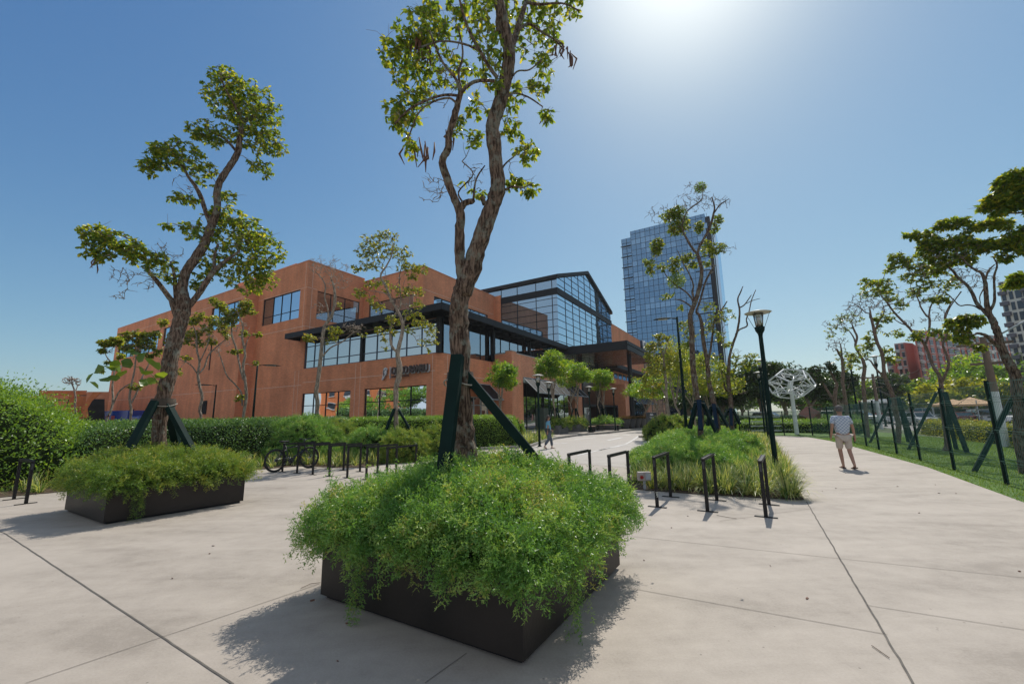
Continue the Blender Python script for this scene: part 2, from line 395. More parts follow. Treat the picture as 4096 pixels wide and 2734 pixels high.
# expansion joints in the brickwork
mb = MB()
def jh(q, p0, p1, z): mb.bbox(p0, p1, q-0.006, q-0.002, z-0.018, z+0.018)
def jv(q, p, z0, z1): mb.bbox(p-0.018, p+0.018, q-0.008, q-0.003, z0, z1)
for z in (14.62, 10.6): jh(0, 17.95, 27.2, z)
for z in (4.72, 1.15): jh(0, 17.8, 27.2, z)
for z in (4.95, 1.4): jh(0, 0.5, 17.6, z)
jh(-1.44, 27.3, 67.1, 4.66); jh(-1.44, 27.3, 67.1, 14.85); jh(-1.44, 27.3, 67.1, 1.2)
for p in (0.75, 9.1, 9.75, 18.35, 19.0): jv(0, p, 0, 6.2)
for z0, z1 in ((14.7, 17.3), (9.5, 14.5)):
    mb.bbox(17.922, 17.927, 0.55, 0.585, z0, z1); jv(0, 18.3, z0, z1)
for z in (14.62, 10.6): mb.bbox(17.922, 17.927, 0.02, 1.15, z-.018, z+.018)
for z in (14.62,): mb.bbox(8.552, 8.557, 7.2, 20.9, z-.018, z+.018)
for z in (4.7, 1.4): mb.bbox(-.008, -.003, .5, 7.2, z-.018, z+.018)
for q in (0.9, 6.9): mb.bbox(-.008, -.003, q-.018, q+.018, 0, 6.2)
mb.build('wall_joint', JOINT, mall)
# restaurant right face, chamfered corner
mb = MB()
grid_wall(mb, fQ(0), 0.45, 7.3, -0.6, 6.28, [(3.6, 6.75, 0.1, 3.1)])
mb.quad(B(0.45, 0, -.6), B(0, 0.45, -.6), B(0, 0.45, 6.28), B(0.45, 0, 6.28))
mb.build('brick_wall', BRICK, mall)
mb = MB(); mb.poly([B(0.45, 0.02, 6.27), B(0.02, 0.45, 6.27), B(0.02, 21, 6.27), B(17.6, 21, 6.27), B(17.6, .02, 6.27)]); mb.build('floor_slab', CONCW, mall)
# pavilion along the road
mb = MB(); O1 = (9.35, 22.0, 0.0, 4.95)
grid_wall(mb, fQ(-2.1), 8.15, 24.45, -0.6, 6.95, [O1], depth=0.5)
mb.quad(B(-2.1, 8.15, -.6), B(-2.1, 7.3, -.6), B(-2.1, 7.3, 7.1), B(-2.1, 8.15, 7.1))
mb.quad(B(-2.1, 8.15, 6.95), B(-2.1, 8.15, 7.1), B(-1.6, 8.15, 7.1), B(-1.6, 8.15, 6.95))
mb.quad(B(-2.1, 7.3, -.6), B(-1.45, 7.3, -.6), B(-1.45, 7.3, 7.1), B(-2.1, 7.3, 7.1))
mb.quad(B(-1.45, 7.3, -.6), B(0, 7.3, -.6), B(0, 7.3, 6.9), B(-1.45, 7.3, 6.9))
mb.quad(B(-2.1, 24.45, -.6), B(3, 24.45, -.6), B(3, 24.45, 6.95), B(-2.1, 24.45, 6.95))
mb.build('brick_wall', BRICKL, mall)
mb = MB(); mb.quad(B(-2.1, 7.3, 6.9), B(-2.1, 24.45, 6.9), B(1, 24.45, 6.9), B(1, 7.3, 6.9)); mb.build('roof', CONCW, mall)
mb = MB(); mb.bbox(-2.14, -1.75, 8.2, 24.4, 6.95, 7.02); mb.bbox(-2.14, -1.4, 7.25, 8.2, 7.1, 7.17); mb.bbox(-1.4, 0, 7.25, 7.5, 6.9, 6.97); mb.build('coping', CONCW, mall)
# windows
window(mall, fP(0), *W_A, (15.86, 13.94, 12.16), (2.71,), BLACKM, GLD, w=0.06, back=DARKIN, backd=1.2)
window(mall, fP(0), *W_B, (6.71, 4.87, 3.10), (2.80,), BLACKM, GLD, w=0.07, back=DARKIN, backd=1.2, curtains=((1.5, 2.2), (5.1, 5.9)))
mb = MB()
for x in (8.3, 6.55, 4.7, 2.95): mb.add([B(x, .23, .3), B(x-.22, .23, .3), B(x-.22, .23, 2.6), B(x, .23, 2.6)], [(0, 1, 2, 3)])
mb.quad(B(1.4, .235, 2.55), B(8.4, .235, 2.55), B(8.4, .235, 2.75), B(1.4, .235, 2.75)); mb.build('door_frame', GREYM, mall)
window(mall, fP(0), *W_R, (16.15, 14.66, 12.62, 10.92, 7.25, 5.47, 3.71, 2.05), (8.42, 6.98), BLUEM, GLS, w=0.07, back=BLIND, backd=0.22)
mb = MB(); mb.bbox(9.0, 9.3, -0.02, 0.3, 6.28, 9.02); mb.build('column', BLACKM, mall); mb = MB(); mb.bbox(0.12, 0.42, -0.03, 0.3, 6.28, 9.1); mb.build('column', BLACKM, mall)
window(mall, fP(0), *W_1, (24.2, 22.6, 20.9), (12.5,), BLACKM, GLM, w=0.05)
window(mall, fQ(17.93), 1.2, 6.62, 11.55, 14.53, (2.9, 4.7), (12.5,), BLACKM, GLD, w=0.05, back=DARKIN, backd=1.6)
window(mall, fP(7.17), 9.98, 17.0, 11.0, 14.3, (15.0, 12.9), (12.5,), BLACKM, GLM, w=0.05)
window(mall, fQ(8.56), 8.9, 19.57, 12.9, 14.27, (10.4, 12.2, 14.0, 15.8, 17.7), (), BLACKM, GLM2, w=0.05)
for (a0, a1, z0, z1) in wins:
    window(mall, fP(-1.44), a0, a1, z0, z1, tuple(a0+(a1-a0)*k/4 for k in (1, 2, 3)), (z0+1.0,), BLACKM, GLM2, w=0.05)
window(mall, fP(-1.44), 55.0, 57.6, 0.6, 3.2, (56.3,), (), BLACKM, GLD, w=0.06)
# right ribbon glazing (dark glass between posts)
window(mall, fQ(0), 0.5, 21.0, 6.30, 9.3, tuple(0.5+k*1.71 for k in range(1, 12)), (), BLACKM, GLD, w=0.035, back=DARKIN, backd=4.0)
for q in (7.25, 14.4, 20.6): mb = MB(); mb.bbox(-0.32, -0.02, q-0.15, q+0.15, 6.3, 9.2); mb.build('column', BLACKM, mall)
o = window(mall, fQ(0), 3.6, 6.75, 0.1, 3.1, (4.6, 5.7), (2.4,), GREYM, GLD, w=0.1, back=DARKIN, backd=1.0, curtains=((5.8, 6.6),))
# pavilion shopfront
window(mall, fQ(-2.1), *O1, (10.7, 12.6, 14.4, 16.2, 18.0, 19.8), (2.45,), BLACKM, GLD, d=0.42, w=0.06, back=DARKIN, backd=3.2, name='shopfront')
mb = MB()
for q in (10.55, 12.45, 14.3, 16.05, 17.9, 19.65, 20.8): mb.bbox(-1.63, -1.60, q, q+0.25, 0.1, 2.4)
mb.bbox(-1.66, -1.63, 9.4, 21.95, 2.42, 2.66); mb.build('pale_post', GREYM, mall)
mb = MB(); mb.bbox(-2.0, -1.7, 9.38, 21.98, -.3, 0.16); mb.build('sill', CONCW, mall)

# ---- canopies
def slat_awning(q0, q1, p_wall, z_wall, p_tip, z_tip, n):
    t = mall; mb = MB()
    a, b_ = Vector(B(p_wall, q0, z_wall)), Vector(B(p_tip, q0, z_tip)); run = (VQ*(q1-q0))
    N = 16
    for k in range(N+1):
        c = a.lerp(b_, k/N); mb.box(c+run/2, run/2, (b_-a).normalized()*0.05, Vector((0, 0, 0.012)))
    o = mb.build('awning', BLACKM, t)
    mb = MB()
    for k in range(n+1):
        s = VQ*((q1-q0)*k/n); mb.beam(a+s+Vector((0, 0, .03)), b_+s+Vector((0, 0, .03)), 0.05, 0.05)
    mb.beam(b_+Vector((0, 0, .03)), b_+run+Vector((0, 0, .03)), 0.06, 0.06); mb.beam(a+Vector((0, 0, .05)), a+run+Vector((0, 0, .05)), 0.06, 0.06)
    mb.build('awning_frame', GREYM, o)
slat_awning(9.4, 22.5, -2.12, 4.86, -3.62, 3.42, 8)
slat_awning(3.4, 6.9, -0.02, 4.14, -1.45, 2.8, 2)

mb = MB()
PC, QC = -1.44, -1.55      # outer corner of the long canopy
mb.bbox(PC, 18.65, QC, QC+0.18, 9.12, 9.62); mb.bbox(PC, PC+0.18, QC+0.18, 22.3, 9.12, 9.62); mb.bbox(18.47, 18.65, QC+.18, 0, 9.12, 9.62)
for p in np.arange(0.9, 18, 1.75): mb.bbox(p-.07, p+.07, QC+0.18, 0.05, 9.22, 9.55)
for q in np.arange(0.6, 22, 1.45): mb.bbox(PC+0.18, 0.05, q-.07, q+.07, 9.22, 9.55)
o = mb.build('canopy', BLACKM, mall)
mb = MB(); mb.poly([B(PC+.1, QC+.1, 9.56), B(18.5, QC+.1, 9.56), B(18.5, 7.1, 9.56), B(8.5, 7.1, 9.56), B(8.5, 22, 9.56), B(PC+.1, 22, 9.56)]); mb.build('canopy_deck', BLACKM, mall)
mb = MB()
for k, p in enumerate(np.arange(1.3, 18, 3.5)): mb.bbox(p, p+.5, -1.0, -0.9, 9.18, 9.21)
for k, q in enumerate(np.arange(0.2, 21, 1.45)): mb.bbox(-0.95, -0.6, q-.45, q-.15, 9.50, 9.53)
mb.build('light_fitting', GREYM, mall)

# entrance canopy
SP0, SP1, SQ0, SQ1 = -8.45, -1.44, 22.33, 38.2
mb = MB(); mb.bbox(SP0, 6.0, SQ0, SQ1, 8.55, 8.62); mb.build('canopy_soffit', SOFFIT, mall)
mb = MB()
mb.bbox(SP0-.02, PC-.003, SQ0-.16, SQ0-.003, 8.5, 9.5); mb.bbox(SP0-.16, SP0-.003, SQ0-.16, SQ1, 8.5, 9.02)
mb.bbox(SP0-.05, SP0-.003, SQ0, SQ1, 9.02, 9.14); mb.bbox(SP0-.16, SP0+.1, SQ0-.16, SQ1, 9.14, 9.52)
mb.bbox(SP0, 6.0, SQ0, SQ1, 8.625, 9.48); mb.build('canopy', BLACKM, mall)
for (p, q) in ((-7.55, 26.8), (-1.5, 32.4), (-1.9, 24.9)): mb = MB(); mb.tube([B(p, q, -.2), B(p, q, 8.55)], 0.26, 14); mb.build('column', BLACKM, mall)

# entrance recess
mb = MB(); f3 = fQ(1.2)
mb.bbox(1.2, 1.5, 24.46, 42.4, -.3, 6.95); mb.build('dark_cladding', pm('dark_cladding', (0.06, 0.03, 0.02), (0.035, 0.02, 0.015), scale=2, rough=0.3), mall)
window(mall, fQ(-0.3), 24.5, 42.4, 6.98, 8.5, tuple(24.5+k*2.2 for k in range(1, 8)), (), BLACKM, GLM2, w=0.06)
mb = MB(); mb.bbox(-1.4, 1.19, 24.9, 42.3, 2.5, 2.75); mb.bbox(-1.4, 1.19, 24.9, 25.3, -.2, 2.5); mb.bbox(-1.4, 1.19, 41.9, 42.3, -.2, 2.5); mb.build('entrance_portal', BLACKM, mall)
window(mall, fQ(-0.2), 27.5, 33.0, -0.1, 2.45, (29.3, 31.2), (), GREYM, GLD, w=0.08, back=DARKIN, backd=1.2, name='door')
mb = MB(); mb.bbox(-2.62, 4, 42.42, 44.7, -.3, 6.1); mb.build('brick_pier', BRICKL, mall)
mb = MB(); grid_wall(mb, fQ(-2.4), 44.7, 62.5, -.3, 4.3, [(45.1, 59.0, 0.0, 3.9)], depth=.4)
mb.build('brick_wall', BRICKL, mall)
window(mall, fQ(-2.4), 45.1, 59.0, 0.0, 3.9, tuple(45.1+1.55*k for k in range(1, 9)), (2.1,), BLACKM, GLD, w=0.07, d=.3, back=DARKIN, backd=2.5, name='shopfront')
slat_awning(45.0, 58.6, -2.42, 4.3, -4.3, 3.0, 6)
mb = MB()
for q in np.arange(45.5, 59, 1.55): mb.bbox(-1.95, -1.92, q, q+.3, 0.1, 2.1)
mb.build('pale_post', GREYM, mall)
window(mall, fQ(-1.0), 42.5, 66.0, 6.9, 8.3, tuple(42.5+k*2.6 for k in range(1, 9)), (), BRICKL, GLM2, w=0.25, d=0.1)
mb = MB(); mb.bbox(-1.0, 2, 42.5, 66, 4.4, 6.88); mb.build('brick_wall', BRICK, mall)
mb = MB(); mb.bbox(-2.8, 0.5, 38.3, 66, 8.32, 8.9); mb.build('canopy', BLACKM, mall)
mb = MB(); mb.bbox(-0.67, 20, 43.5, 66, 8.95, 16.3); mb.build('brick_wall', BRICK, mall)
mb = MB(); mb.bbox(-0.7, -0.4, 43.5, 66.02, 16.3, 16.38); mb.build('coping', BRICKL, mall)

# ---- glass hall
GQ0, GQ1, GP = 21.2, 43.45, -0.67; RQ = (GQ0+GQ1)/2
mb = MB(); mb.quad(B(7.5, GQ0, 9.5), B(GP, GQ0, 9.5), B(GP, GQ0, 17.9), B(7.5, GQ0, 17.9)); mb.quad(B(25, GQ0+.01, 16.6), B(7.5, GQ0+.01, 16.6), B(7.5, GQ0+.01, 17.9), B(25, GQ0+.01, 17.9))
hall = thing('x', None, None)
bpy.data.objects.remove(hall)
gw = mb.build('glass_wall', GLM, mall)
mb = MB()
mb.poly([B(GP, GQ0, 9.5), B(GP, GQ1, 9.5), B(GP, GQ1, 17.9), B(GP, RQ, 21.5), B(GP, GQ0, 17.9)]); gg = mb.build('glass_gable', GLM2, mall)
mb = MB()
for p in (7.48, 5.01, 2.27, 0.02): mb.bbox(p-.03, p+.03, GQ0-.05, GQ0-.003, 9.5, 17.8)
for z in (16.9-.6, 15.5, 14.6, 13.75, 12.85, 11.95, 11.05, 10.15): mb.bbox(GP, 7.48, GQ0-.045, GQ0-.004, z-.025, z+.025)
for p in (10, 12.6, 15.2, 17.8): mb.bbox(p-.03, p+.03, GQ0-.05, GQ0-.003, 17.1, 17.8)
mb.build('mullion', BLACKM, gw)
mb = MB()
for k in range(1, 9):
    q = GQ0+(GQ1-GQ0)*k/9*1.0; top = 17.9+3.6*(1-abs(q-RQ)/(RQ-GQ0)); mb.bbox(GP-.045, GP-.003, q-.025, q+.025, 9.5, top)
z = 10.15
while z < 21.2:
    if z < 17.9: qa, qb = GQ0, GQ1
    else:
        w_ = (RQ-GQ0)*(1-(z-17.9)/3.6); qa, qb = RQ-w_, RQ+w_
    mb.bbox(GP-.04, GP-.004, qa, qb, z-.025, z+.025); z += 0.88
mb.build('mullion', BLACKM, gg)
mb = MB(); mb.bbox(GP-.12, GP-.05, GQ0-.12, GQ1+.1, 15.95, 16.75); mb.bbox(GP-.05, 7.5, GQ0-.12, GQ0-.055, 15.95, 16.75); mb.build('dark_band', BLACKM, mall)
mb = MB()
e0, r_, e1 = 18.0, 21.65, 18.0
for (qa, za, qb, zb) in ((GQ0-.35, e0-.1, RQ, r_), (GQ1+.35, e1-.1, RQ, r_)):
    mb.add([B(GP-.3, qa, za), B(30, qa, za), B(30, qb, zb), B(GP-.3, qb, zb), B(GP-.3, qa, za+.45), B(30, qa, za+.45), B(30, qb, zb+.45), B(GP-.3, qb, zb+.45)],
           [(0, 1, 2, 3), (7, 6, 5, 4), (0, 4, 5, 1), (1, 5, 6, 2), (3, 2, 6, 7), (0, 3, 7, 4)])
mb.build('roof', BLACKM, mall)
mb = MB(); mb.quad(B(GP, GQ1, 9), B(25, GQ1, 9), B(25, GQ1, 18), B(GP, GQ1, 18)); mb.build('glass_wall', GLM2, mall)

# ---- lettering
def text_mesh(s, size, mat, parent, origin, dx, up, depth=0.06, font=None, name='lettering', shear=0, spacing=1.0, sx=1.0, off=0):
    cu = bpy.data.curves.new('t', 'FONT'); cu.body = s; cu.size = size; cu.extrude = depth/2; cu.space_character = spacing; cu.shear = shear; cu.offset = off
    o = bpy.data.objects.new('t', cu); COL.objects.link(o); bpy.context.view_layer.update()
    me = bpy.data.meshes.new_from_object(o.evaluated_get(bpy.context.evaluated_depsgraph_get()))
    COL.objects.unlink(o); bpy.data.objects.remove(o)
    dx = Vector(dx).normalized(); up = Vector(up).normalized(); nz = dx.cross(up)
    par = wloc(parent) if parent is not None else Vector((0, 0, 0))
    for v in me.vertices:
        c = v.co.copy(); v.co = Vector(origin)+dx*c.x*sx+up*c.y+nz*c.z-par
    me.materials.clear(); me.materials.append(mat); me.name = name
    t = bpy.data.objects.new(name, me); link(t, parent); return t

LETD = pm('letter_dark', (0.09, 0.055, 0.04), (0.06, 0.035, 0.03), scale=5, rough=0.45)
LETW = pm('letter_white', (0.62, 0.62, 0.62), (0.5, 0.5, 0.5), scale=5, rough=0.5)
sg = thing('restaurant_sign', 'dark raised COCO BAMBU restaurant lettering with a parrot on brick wall', 'sign', B(3.3, -0.15, 5))
dxs = -VP_
text_mesh('COCO BAMBU', 0.80, LETD, sg, B(5.0, -0.24, 4.93), dxs, (0, 0, 1), depth=.12, spacing=0.92, sx=0.80, off=0.018)
text_mesh('COCO BAMBU', 0.80, LETW, sg, B(4.90, -0.12, 4.87), dxs, (0, 0, 1), depth=.06, spacing=0.92, sx=0.80, off=0.022, name='letter_edge')
text_mesh('RESTAURANTE', 0.20, LETD, sg, B(5.0, -0.2, 4.66), dxs, (0, 0, 1), depth=.06, spacing=1.35, sx=1.15, off=.006, name='lettering')
mb = MB(); mb.bbox(5.18, 5.24, -.2, -.08, 4.6, 5.55); mb.build('bar', LETW, sg)
mb = MB(); par = [(0.0, 1.0), (0.16, 1.08), (0.30, 1.0), (0.34, 0.85), (0.26, 0.72), (0.30, 0.55), (0.24, 0.40), (0.10, 0.22), (-0.02, 0.02), (-0.14, -0.10), (-0.20, -0.02), (-0.12, 0.22), (-0.08, 0.45), (-0.10, 0.70), (-0.06, 0.88)]
P0 = [B(5.95-x*1.1, -0.2, 4.6+y*.88) for x, y in par]; P1 = [B(5.95-x*1.1, -0.08, 4.6+y*.88) for x, y in par]; n_ = len(par)
mb.poly(P0[::-1]); mb.poly(P1); [mb.quad(P0[i], P0[(i+1) % n_], P1[(i+1) % n_], P1[i]) for i in range(n_)]
em = mb.build('emblem', LETW, sg)
mb = MB(); par2 = [(0.02, .62), (.10, .78), (.06, .9), (-.02, .8), (-.05, .6), (-.04, .4), (.0, .25), (.12, .4), (.08, .5)]
mb.poly([B(5.95-x*1.1, -0.21, 4.6+y*.88) for x, y in par2]); mb.tube([B(5.72, -.205, 5.36), B(5.72, -.215, 5.36)], .05, 10); mb.build('wing', LETD, em)

sg2 = thing('roof_sign', 'tall slender white IGUATEMI letters standing on the entrance canopy', 'sign', B(SP0, 30, 9.52))
text_mesh('IGUATEMI', 1.75, LETW, sg2, B(-8.5, 30.5, 9.55), VQ, (0, 0, 1), depth=.1, spacing=1.05, sx=0.95)
text_mesh('IGUATEMI', 1.75, pm('letter_navy', (.02, .025, .05), (.012, .016, .03), rough=.4), sg2, B(-8.3, 30.42, 9.55), VQ, (0, 0, 1), depth=.28, spacing=1.05, sx=0.95, name='letter_side')
sg3 = thing('wall_sign', 'small grey raised lettering high on left end of brick wing', 'sign', B(64, -1.5, 10))
text_mesh('RCHILD', 1.15, LETW, sg3, B(66.1, -1.62, 9.15), dxs, (0, 0, 1), depth=.18, spacing=1.05, sx=0.85)

mb = MB()
for z0 in (2.0,): mb.bbox(33.6, 35.1, -1.5, -1.45, 2.2, 3.7)
for k in range(12): mb.bbox(33.65, 35.05, -1.54, -1.5, 2.25+k*.12, 2.31+k*.12)
mb.build('louvre', DARKIN, mall)
mb = MB(); mb.bbox(33.9, 34.15, -1.47, -1.442, 7.2, 10.2); mb.build('slot', DARKIN, mall)

# ---- office tower
NAVY = pm('navy_frame', (.02, .035, .06), (.014, .026, .045), rough=.6, spec=.2)
tw = thing('office_tower', 'tall blue glass office tower with stepped top rising behind the shopping centre', 'tower', (29.55, 105.96, 0))
T0 = Vector((29.547, 105.958, 0))
def T(p, q, z): return T0 + VP_*p + VQ*q + Vector((0, 0, z))
def tbox(mb, p0, p1, q0, q1, z0, z1): mb.box(T((p0+p1)/2, (q0+q1)/2, (z0+z1)/2), VP_*((p1-p0)/2), VQ*((q1-q0)/2), (0, 0, (z1-z0)/2))
mb = MB(); tbox(mb, -2.6, 0, 0, 22, 0, 46.93); mb.build('glass_body', GLTW, tw)
mb = MB(); tbox(mb, -20.5, -2.62, -1.0, 22.5, 0, 48.1); mb.build('glass_body', GLTW, tw)
rn = random.Random(3)
pw = 18.2/15; npane = 0
def pane4(*q):
    global npane
    if npane < 95: MB().quad(*q).build('window', GLTW2, tw)
    npane += 1
for i in range(15):
    for j in range(32):
        z = 47.2-j*1.46
        if z < 2: break
        lightrow = (j in (1, 7, 8, 13)) or (j % 6 == 3 and rn.random() < .3)
        if (lightrow and rn.random() < .65) or rn.random() < .06:
            a = -2.7-i*pw; pane4(T(a-.06, -1.02, z-1.36), T(a-pw+.06, -1.02, z-1.36), T(a-pw+.06, -1.02, z-.06), T(a-.06, -1.02, z-.06))
for i in range(2):
    for j in range(16):
        z = 45.2-j*2.86
        if rn.random() < .6: a = -.1-i*1.25; pane4(T(a-.05, -.02, z-1.4), T(a-1.15, -.02, z-1.4), T(a-1.15, -.02, z-.1), T(a-.05, -.02, z-.1))
mb = MB()
for i in range(16): a = -2.7-i*pw; tbox(mb, a-.035, a+.035, -1.05, -1.0, 1, 48.1)
for j in range(33): z = 47.2-j*1.46; tbox(mb, -20.5, -2.64, -1.04, -1.001, z-.035, z+.035) if z > 1 else None
for j in range(16): z = 44.8-j*2.9; tbox(mb, -2.5, .3, -.35, -.003, z-.12, z+.02) if z > 1 else None
for j in range(32): z = 45.6-j*1.45; tbox(mb, -2.5, .0, -.05, -.003, z-.05, z+.05) if z > 1 else None
for a in (0, -1.25, -2.45): tbox(mb, a-.05, a+.05, -.06, -.002, 1, 46.9)
for j in range(12): z = 41-j*3.4; tbox(mb, -20.5, -17.5, -1.3, -1.07, z-.12, z+.02) if z > 1 else None
mb.build('mullion', NAVY, tw)
mb = MB(); tbox(mb, -21.5, -20.53, -0.6, 1.6, 0, 47.4); mb.build('dark_corner', BLACKM, tw)
mb = MB(); tbox(mb, -22.3, -21.55, 1.7, 20, 0, 45.0); mb.build('glass_body', GLM2, tw)
# ------------------------------------------------------------ ground
def concmat(name, c1, c2, joint=None):
    m, N, L, b = newmat(name)
    tc = N.new('ShaderNodeTexCoord')
    def noise(s, d, stretch=None, rot=0, dist=0):
        src = tc.outputs['Object']
        if stretch:
            mp = N.new('ShaderNodeMapping'); mp.inputs['Scale'].default_value = stretch; mp.inputs['Rotation'].default_value = (0, 0, rot); L.new(src, mp.inputs[0]); src = mp.outputs[0]
        n = N.new('ShaderNodeTexNoise'); n.inputs['Scale'].default_value = s; n.inputs['Detail'].default_value = d; n.inputs['Roughness'].default_value = .62
        n.inputs['Distortion'].default_value = dist
        L.new(src, n.inputs['Vector']); return n.outputs['Fac']
    n1 = noise(0.55, 8, (1, 3.4, 1), 0.35, 0.5); n2 = noise(5.0, 8); n3 = noise(60, 3); n4 = noise(0.22, 3, None, 0, 1.0)
    def m2(op, a, b_):
        n = N.new('ShaderNodeMath'); n.operation = op
        for i, v in ((0, a), (1, b_)):
            if isinstance(v, (int, float)): n.inputs[i].default_value = v
            else: L.new(v, n.inputs[i])
        return n.outputs[0]
    s = m2('ADD', m2('MULTIPLY', n1, 0.42), m2('ADD', m2('MULTIPLY', n2, 0.22), m2('ADD', m2('MULTIPLY', n4, 0.25), m2('MULTIPLY', n3, 0.17))))
    r = N.new('ShaderNodeValToRGB'); e = r.color_ramp.elements; e[0].position = 0.42; e[0].color = (*c2, 1); e[1].position = 0.60; e[1].color = (*c1, 1)
    k = e.new(0.5); k.color = (*[(x+y)/2*1.02 for x, y in zip(c1, c2)], 1)
    L.new(s, r.inputs[0])
    # fine dark specks and small pits
    vo = N.new('ShaderNodeTexVoronoi'); vo.inputs['Scale'].default_value = 5.5; L.new(tc.outputs['Object'], vo.inputs['Vector'])
    sp = N.new('ShaderNodeMapRange'); sp.inputs['From Min'].default_value = 0.025; sp.inputs['From Max'].default_value = 0.05; sp.inputs['To Min'].default_value = .55; L.new(vo.outputs['Distance'], sp.inputs['Value'])
    mx = N.new('ShaderNodeVectorMath'); mx.operation = 'SCALE'; L.new(r.outputs[0], mx.inputs[0]); L.new(sp.outputs[0], mx.inputs['Scale'])
    L.new(mx.outputs[0], b.inputs['Base Color']); b.inputs['Roughness'].default_value = 0.75; b.inputs['Specular IOR Level'].default_value = 0.3
    bp = N.new('ShaderNodeBump'); bp.inputs['Strength'].default_value = 0.35; bp.inputs['Distance'].default_value = 0.004
    L.new(m2('ADD', n3, n2), bp.inputs['Height']); L.new(bp.outputs[0], b.inputs['Normal'])
    MATS[name] = m; return m
CONC = concmat("plaza_concrete", (0.42, 0.365, 0.31), (0.285, 0.245, 0.205))
ROADM = concmat('road_concrete', (0.42, 0.38, 0.34), (0.35, 0.315, 0.28))
ASPH = pm('asphalt', (0.30, 0.285, 0.27), (0.24, 0.225, 0.215), scale=.5, rough=.85, bump=.3)
SOIL = pm('soil', (0.12, 0.075, 0.045), (0.06, 0.038, 0.024), scale=5, rough=.95, bump=.8)
LAWN = pm('lawn', (0.11, 0.20, 0.022), (0.055, 0.12, 0.014), scale=2.2, rough=.9, bump=1.0, bscale=90, detail=8)
GROUNDM = pm('far_ground', (0.10, 0.13, 0.05), (0.07, 0.09, 0.035), scale=.1, rough=.95)
JNT = pm('joint_dark', (0.15, 0.135, 0.115), (0.09, 0.08, 0.07), scale=8, rough=.95)
JNTL = pm('joint_fine', (0.19, 0.165, 0.14), (0.13, 0.115, 0.10), scale=8, rough=.95)
PAINT = pm('road_paint', (0.62, 0.60, 0.57), (0.45, 0.43, 0.41), scale=3, rough=.7, bump=.2)
KERB = pm('kerb', (0.30, 0.28, 0.26), (0.2, 0.19, 0.17), scale=4, rough=.85, bump=.3)

FU = Vector((0.4695, 0.8829, 0)); FR = Vector((0.8829, -0.4695, 0))     # along and across the fence
F0 = Vector((9.98, 8.94, 0))
def hz(x, y):   # terrain: parking lies a little lower beyond the hedge
    d = (Vector((x, y, 0))-F0).dot(FR)
    if y < -30 or d < 5.3: return -0.03
    t = min(1, (d-5.3)/3.0); return -0.03-0.42*t
xs = np.concatenate([np.linspace(-1500, -120, 8), np.linspace(-100, 140, 121), np.linspace(160, 1500, 8)])
ys = np.concatenate([np.linspace(-400, -60, 6), np.linspace(-50, 180, 116), np.linspace(200, 2200, 9)])
V = [(x, y, hz(x, y)) for y in ys for x in xs]; nx = len(xs)
F = [(j*nx+i, j*nx+i+1, (j+1)*nx+i+1, (j+1)*nx+i) for j in range(len(ys)-1) for i in range(nx-1)]
g = np_mesh('ground', V, F, GROUNDM, smooth=True); tag(g, kind='structure')

def sheet(name, pts, z, mat, kind='structure', thick=None):
    mb = MB(); top = [Vector((p[0], p[1], z)) for p in pts]; mb.poly(top)
    if thick:
        bot = [Vector((p[0], p[1], z-thick)) for p in pts]; n = len(pts)
        for i in range(n): mb.quad(bot[i], bot[(i+1) % n], top[(i+1) % n], top[i])
    o = mb.build(name, mat)
    bm = bmesh.new(); bm.from_mesh(o.data)
    for f in bm.faces:
        if abs(f.normal.z) > .9 and f.normal.z < 0: f.normal_flip()
    bm.to_mesh(o.data); bm.free()
    return tag(o, kind=kind)

plaza = [(-60, -20), (30, -20), (22, -2.0), (8.36+3.0, 7.3-8.0), (4.0+4.36, 7.3), (11.0, 11.66), (14.25, 18.23), (16.0, 22.0), (17.1, 25.2), (16.9, 26.3), (16.39, 27.04), (14.5, 28.2),
         (9.6, 30.8), (8.6, 33.5), (-2, 33.5), (-30, 22), (-60, 14)]
plaza = [(-60, -20), (12, -20), (-1.3, -12), (1.5, -5.0), (5.0, 1.2), (8.36, 7.3), (11.0, 11.66), (14.25, 18.23), (16.0, 22.0), (17.1, 25.2), (16.9, 26.3), (16.39, 27.04), (14.5, 28.2),
         (12, 30), (12, 34), (-2, 34), (-30, 22), (-60, 14)]
sheet('plaza', plaza, 0.0, CONC)
sheet('service_road', [(-110, 20), (-60, 14.1), (-30, 22.1), (-2.1, 34.1), (-6, 31), (-80, 84), (-140, 84)], -0.02, ROADM)
LAWNP = [(-1.3, -12), (1.5, -5.0), (5.0, 1.2), (8.36, 7.3), (11.0, 11.66), (14.25, 18.23), (16.0, 22.0), (17.1, 25.2), (16.9, 26.3), (16.39, 27.04), (14.5, 28.2), (14.0, 29.5),
         (14, 44), (30, 50), (24.0, 26.0), (15.5, 8.5), (8.5, -5), (2, -18)]
sheet('lawn', LAWNP, -0.012, LAWN)
# parking asphalt
def fp(a, b, z=0): v = F0+FU*a+FR*b; return Vector((v.x, v.y, z))
sheet('parking_road', [fp(-30, 8.6), fp(90, 8.6), fp(90, 75), fp(-30, 75)], -0.44, ASPH)
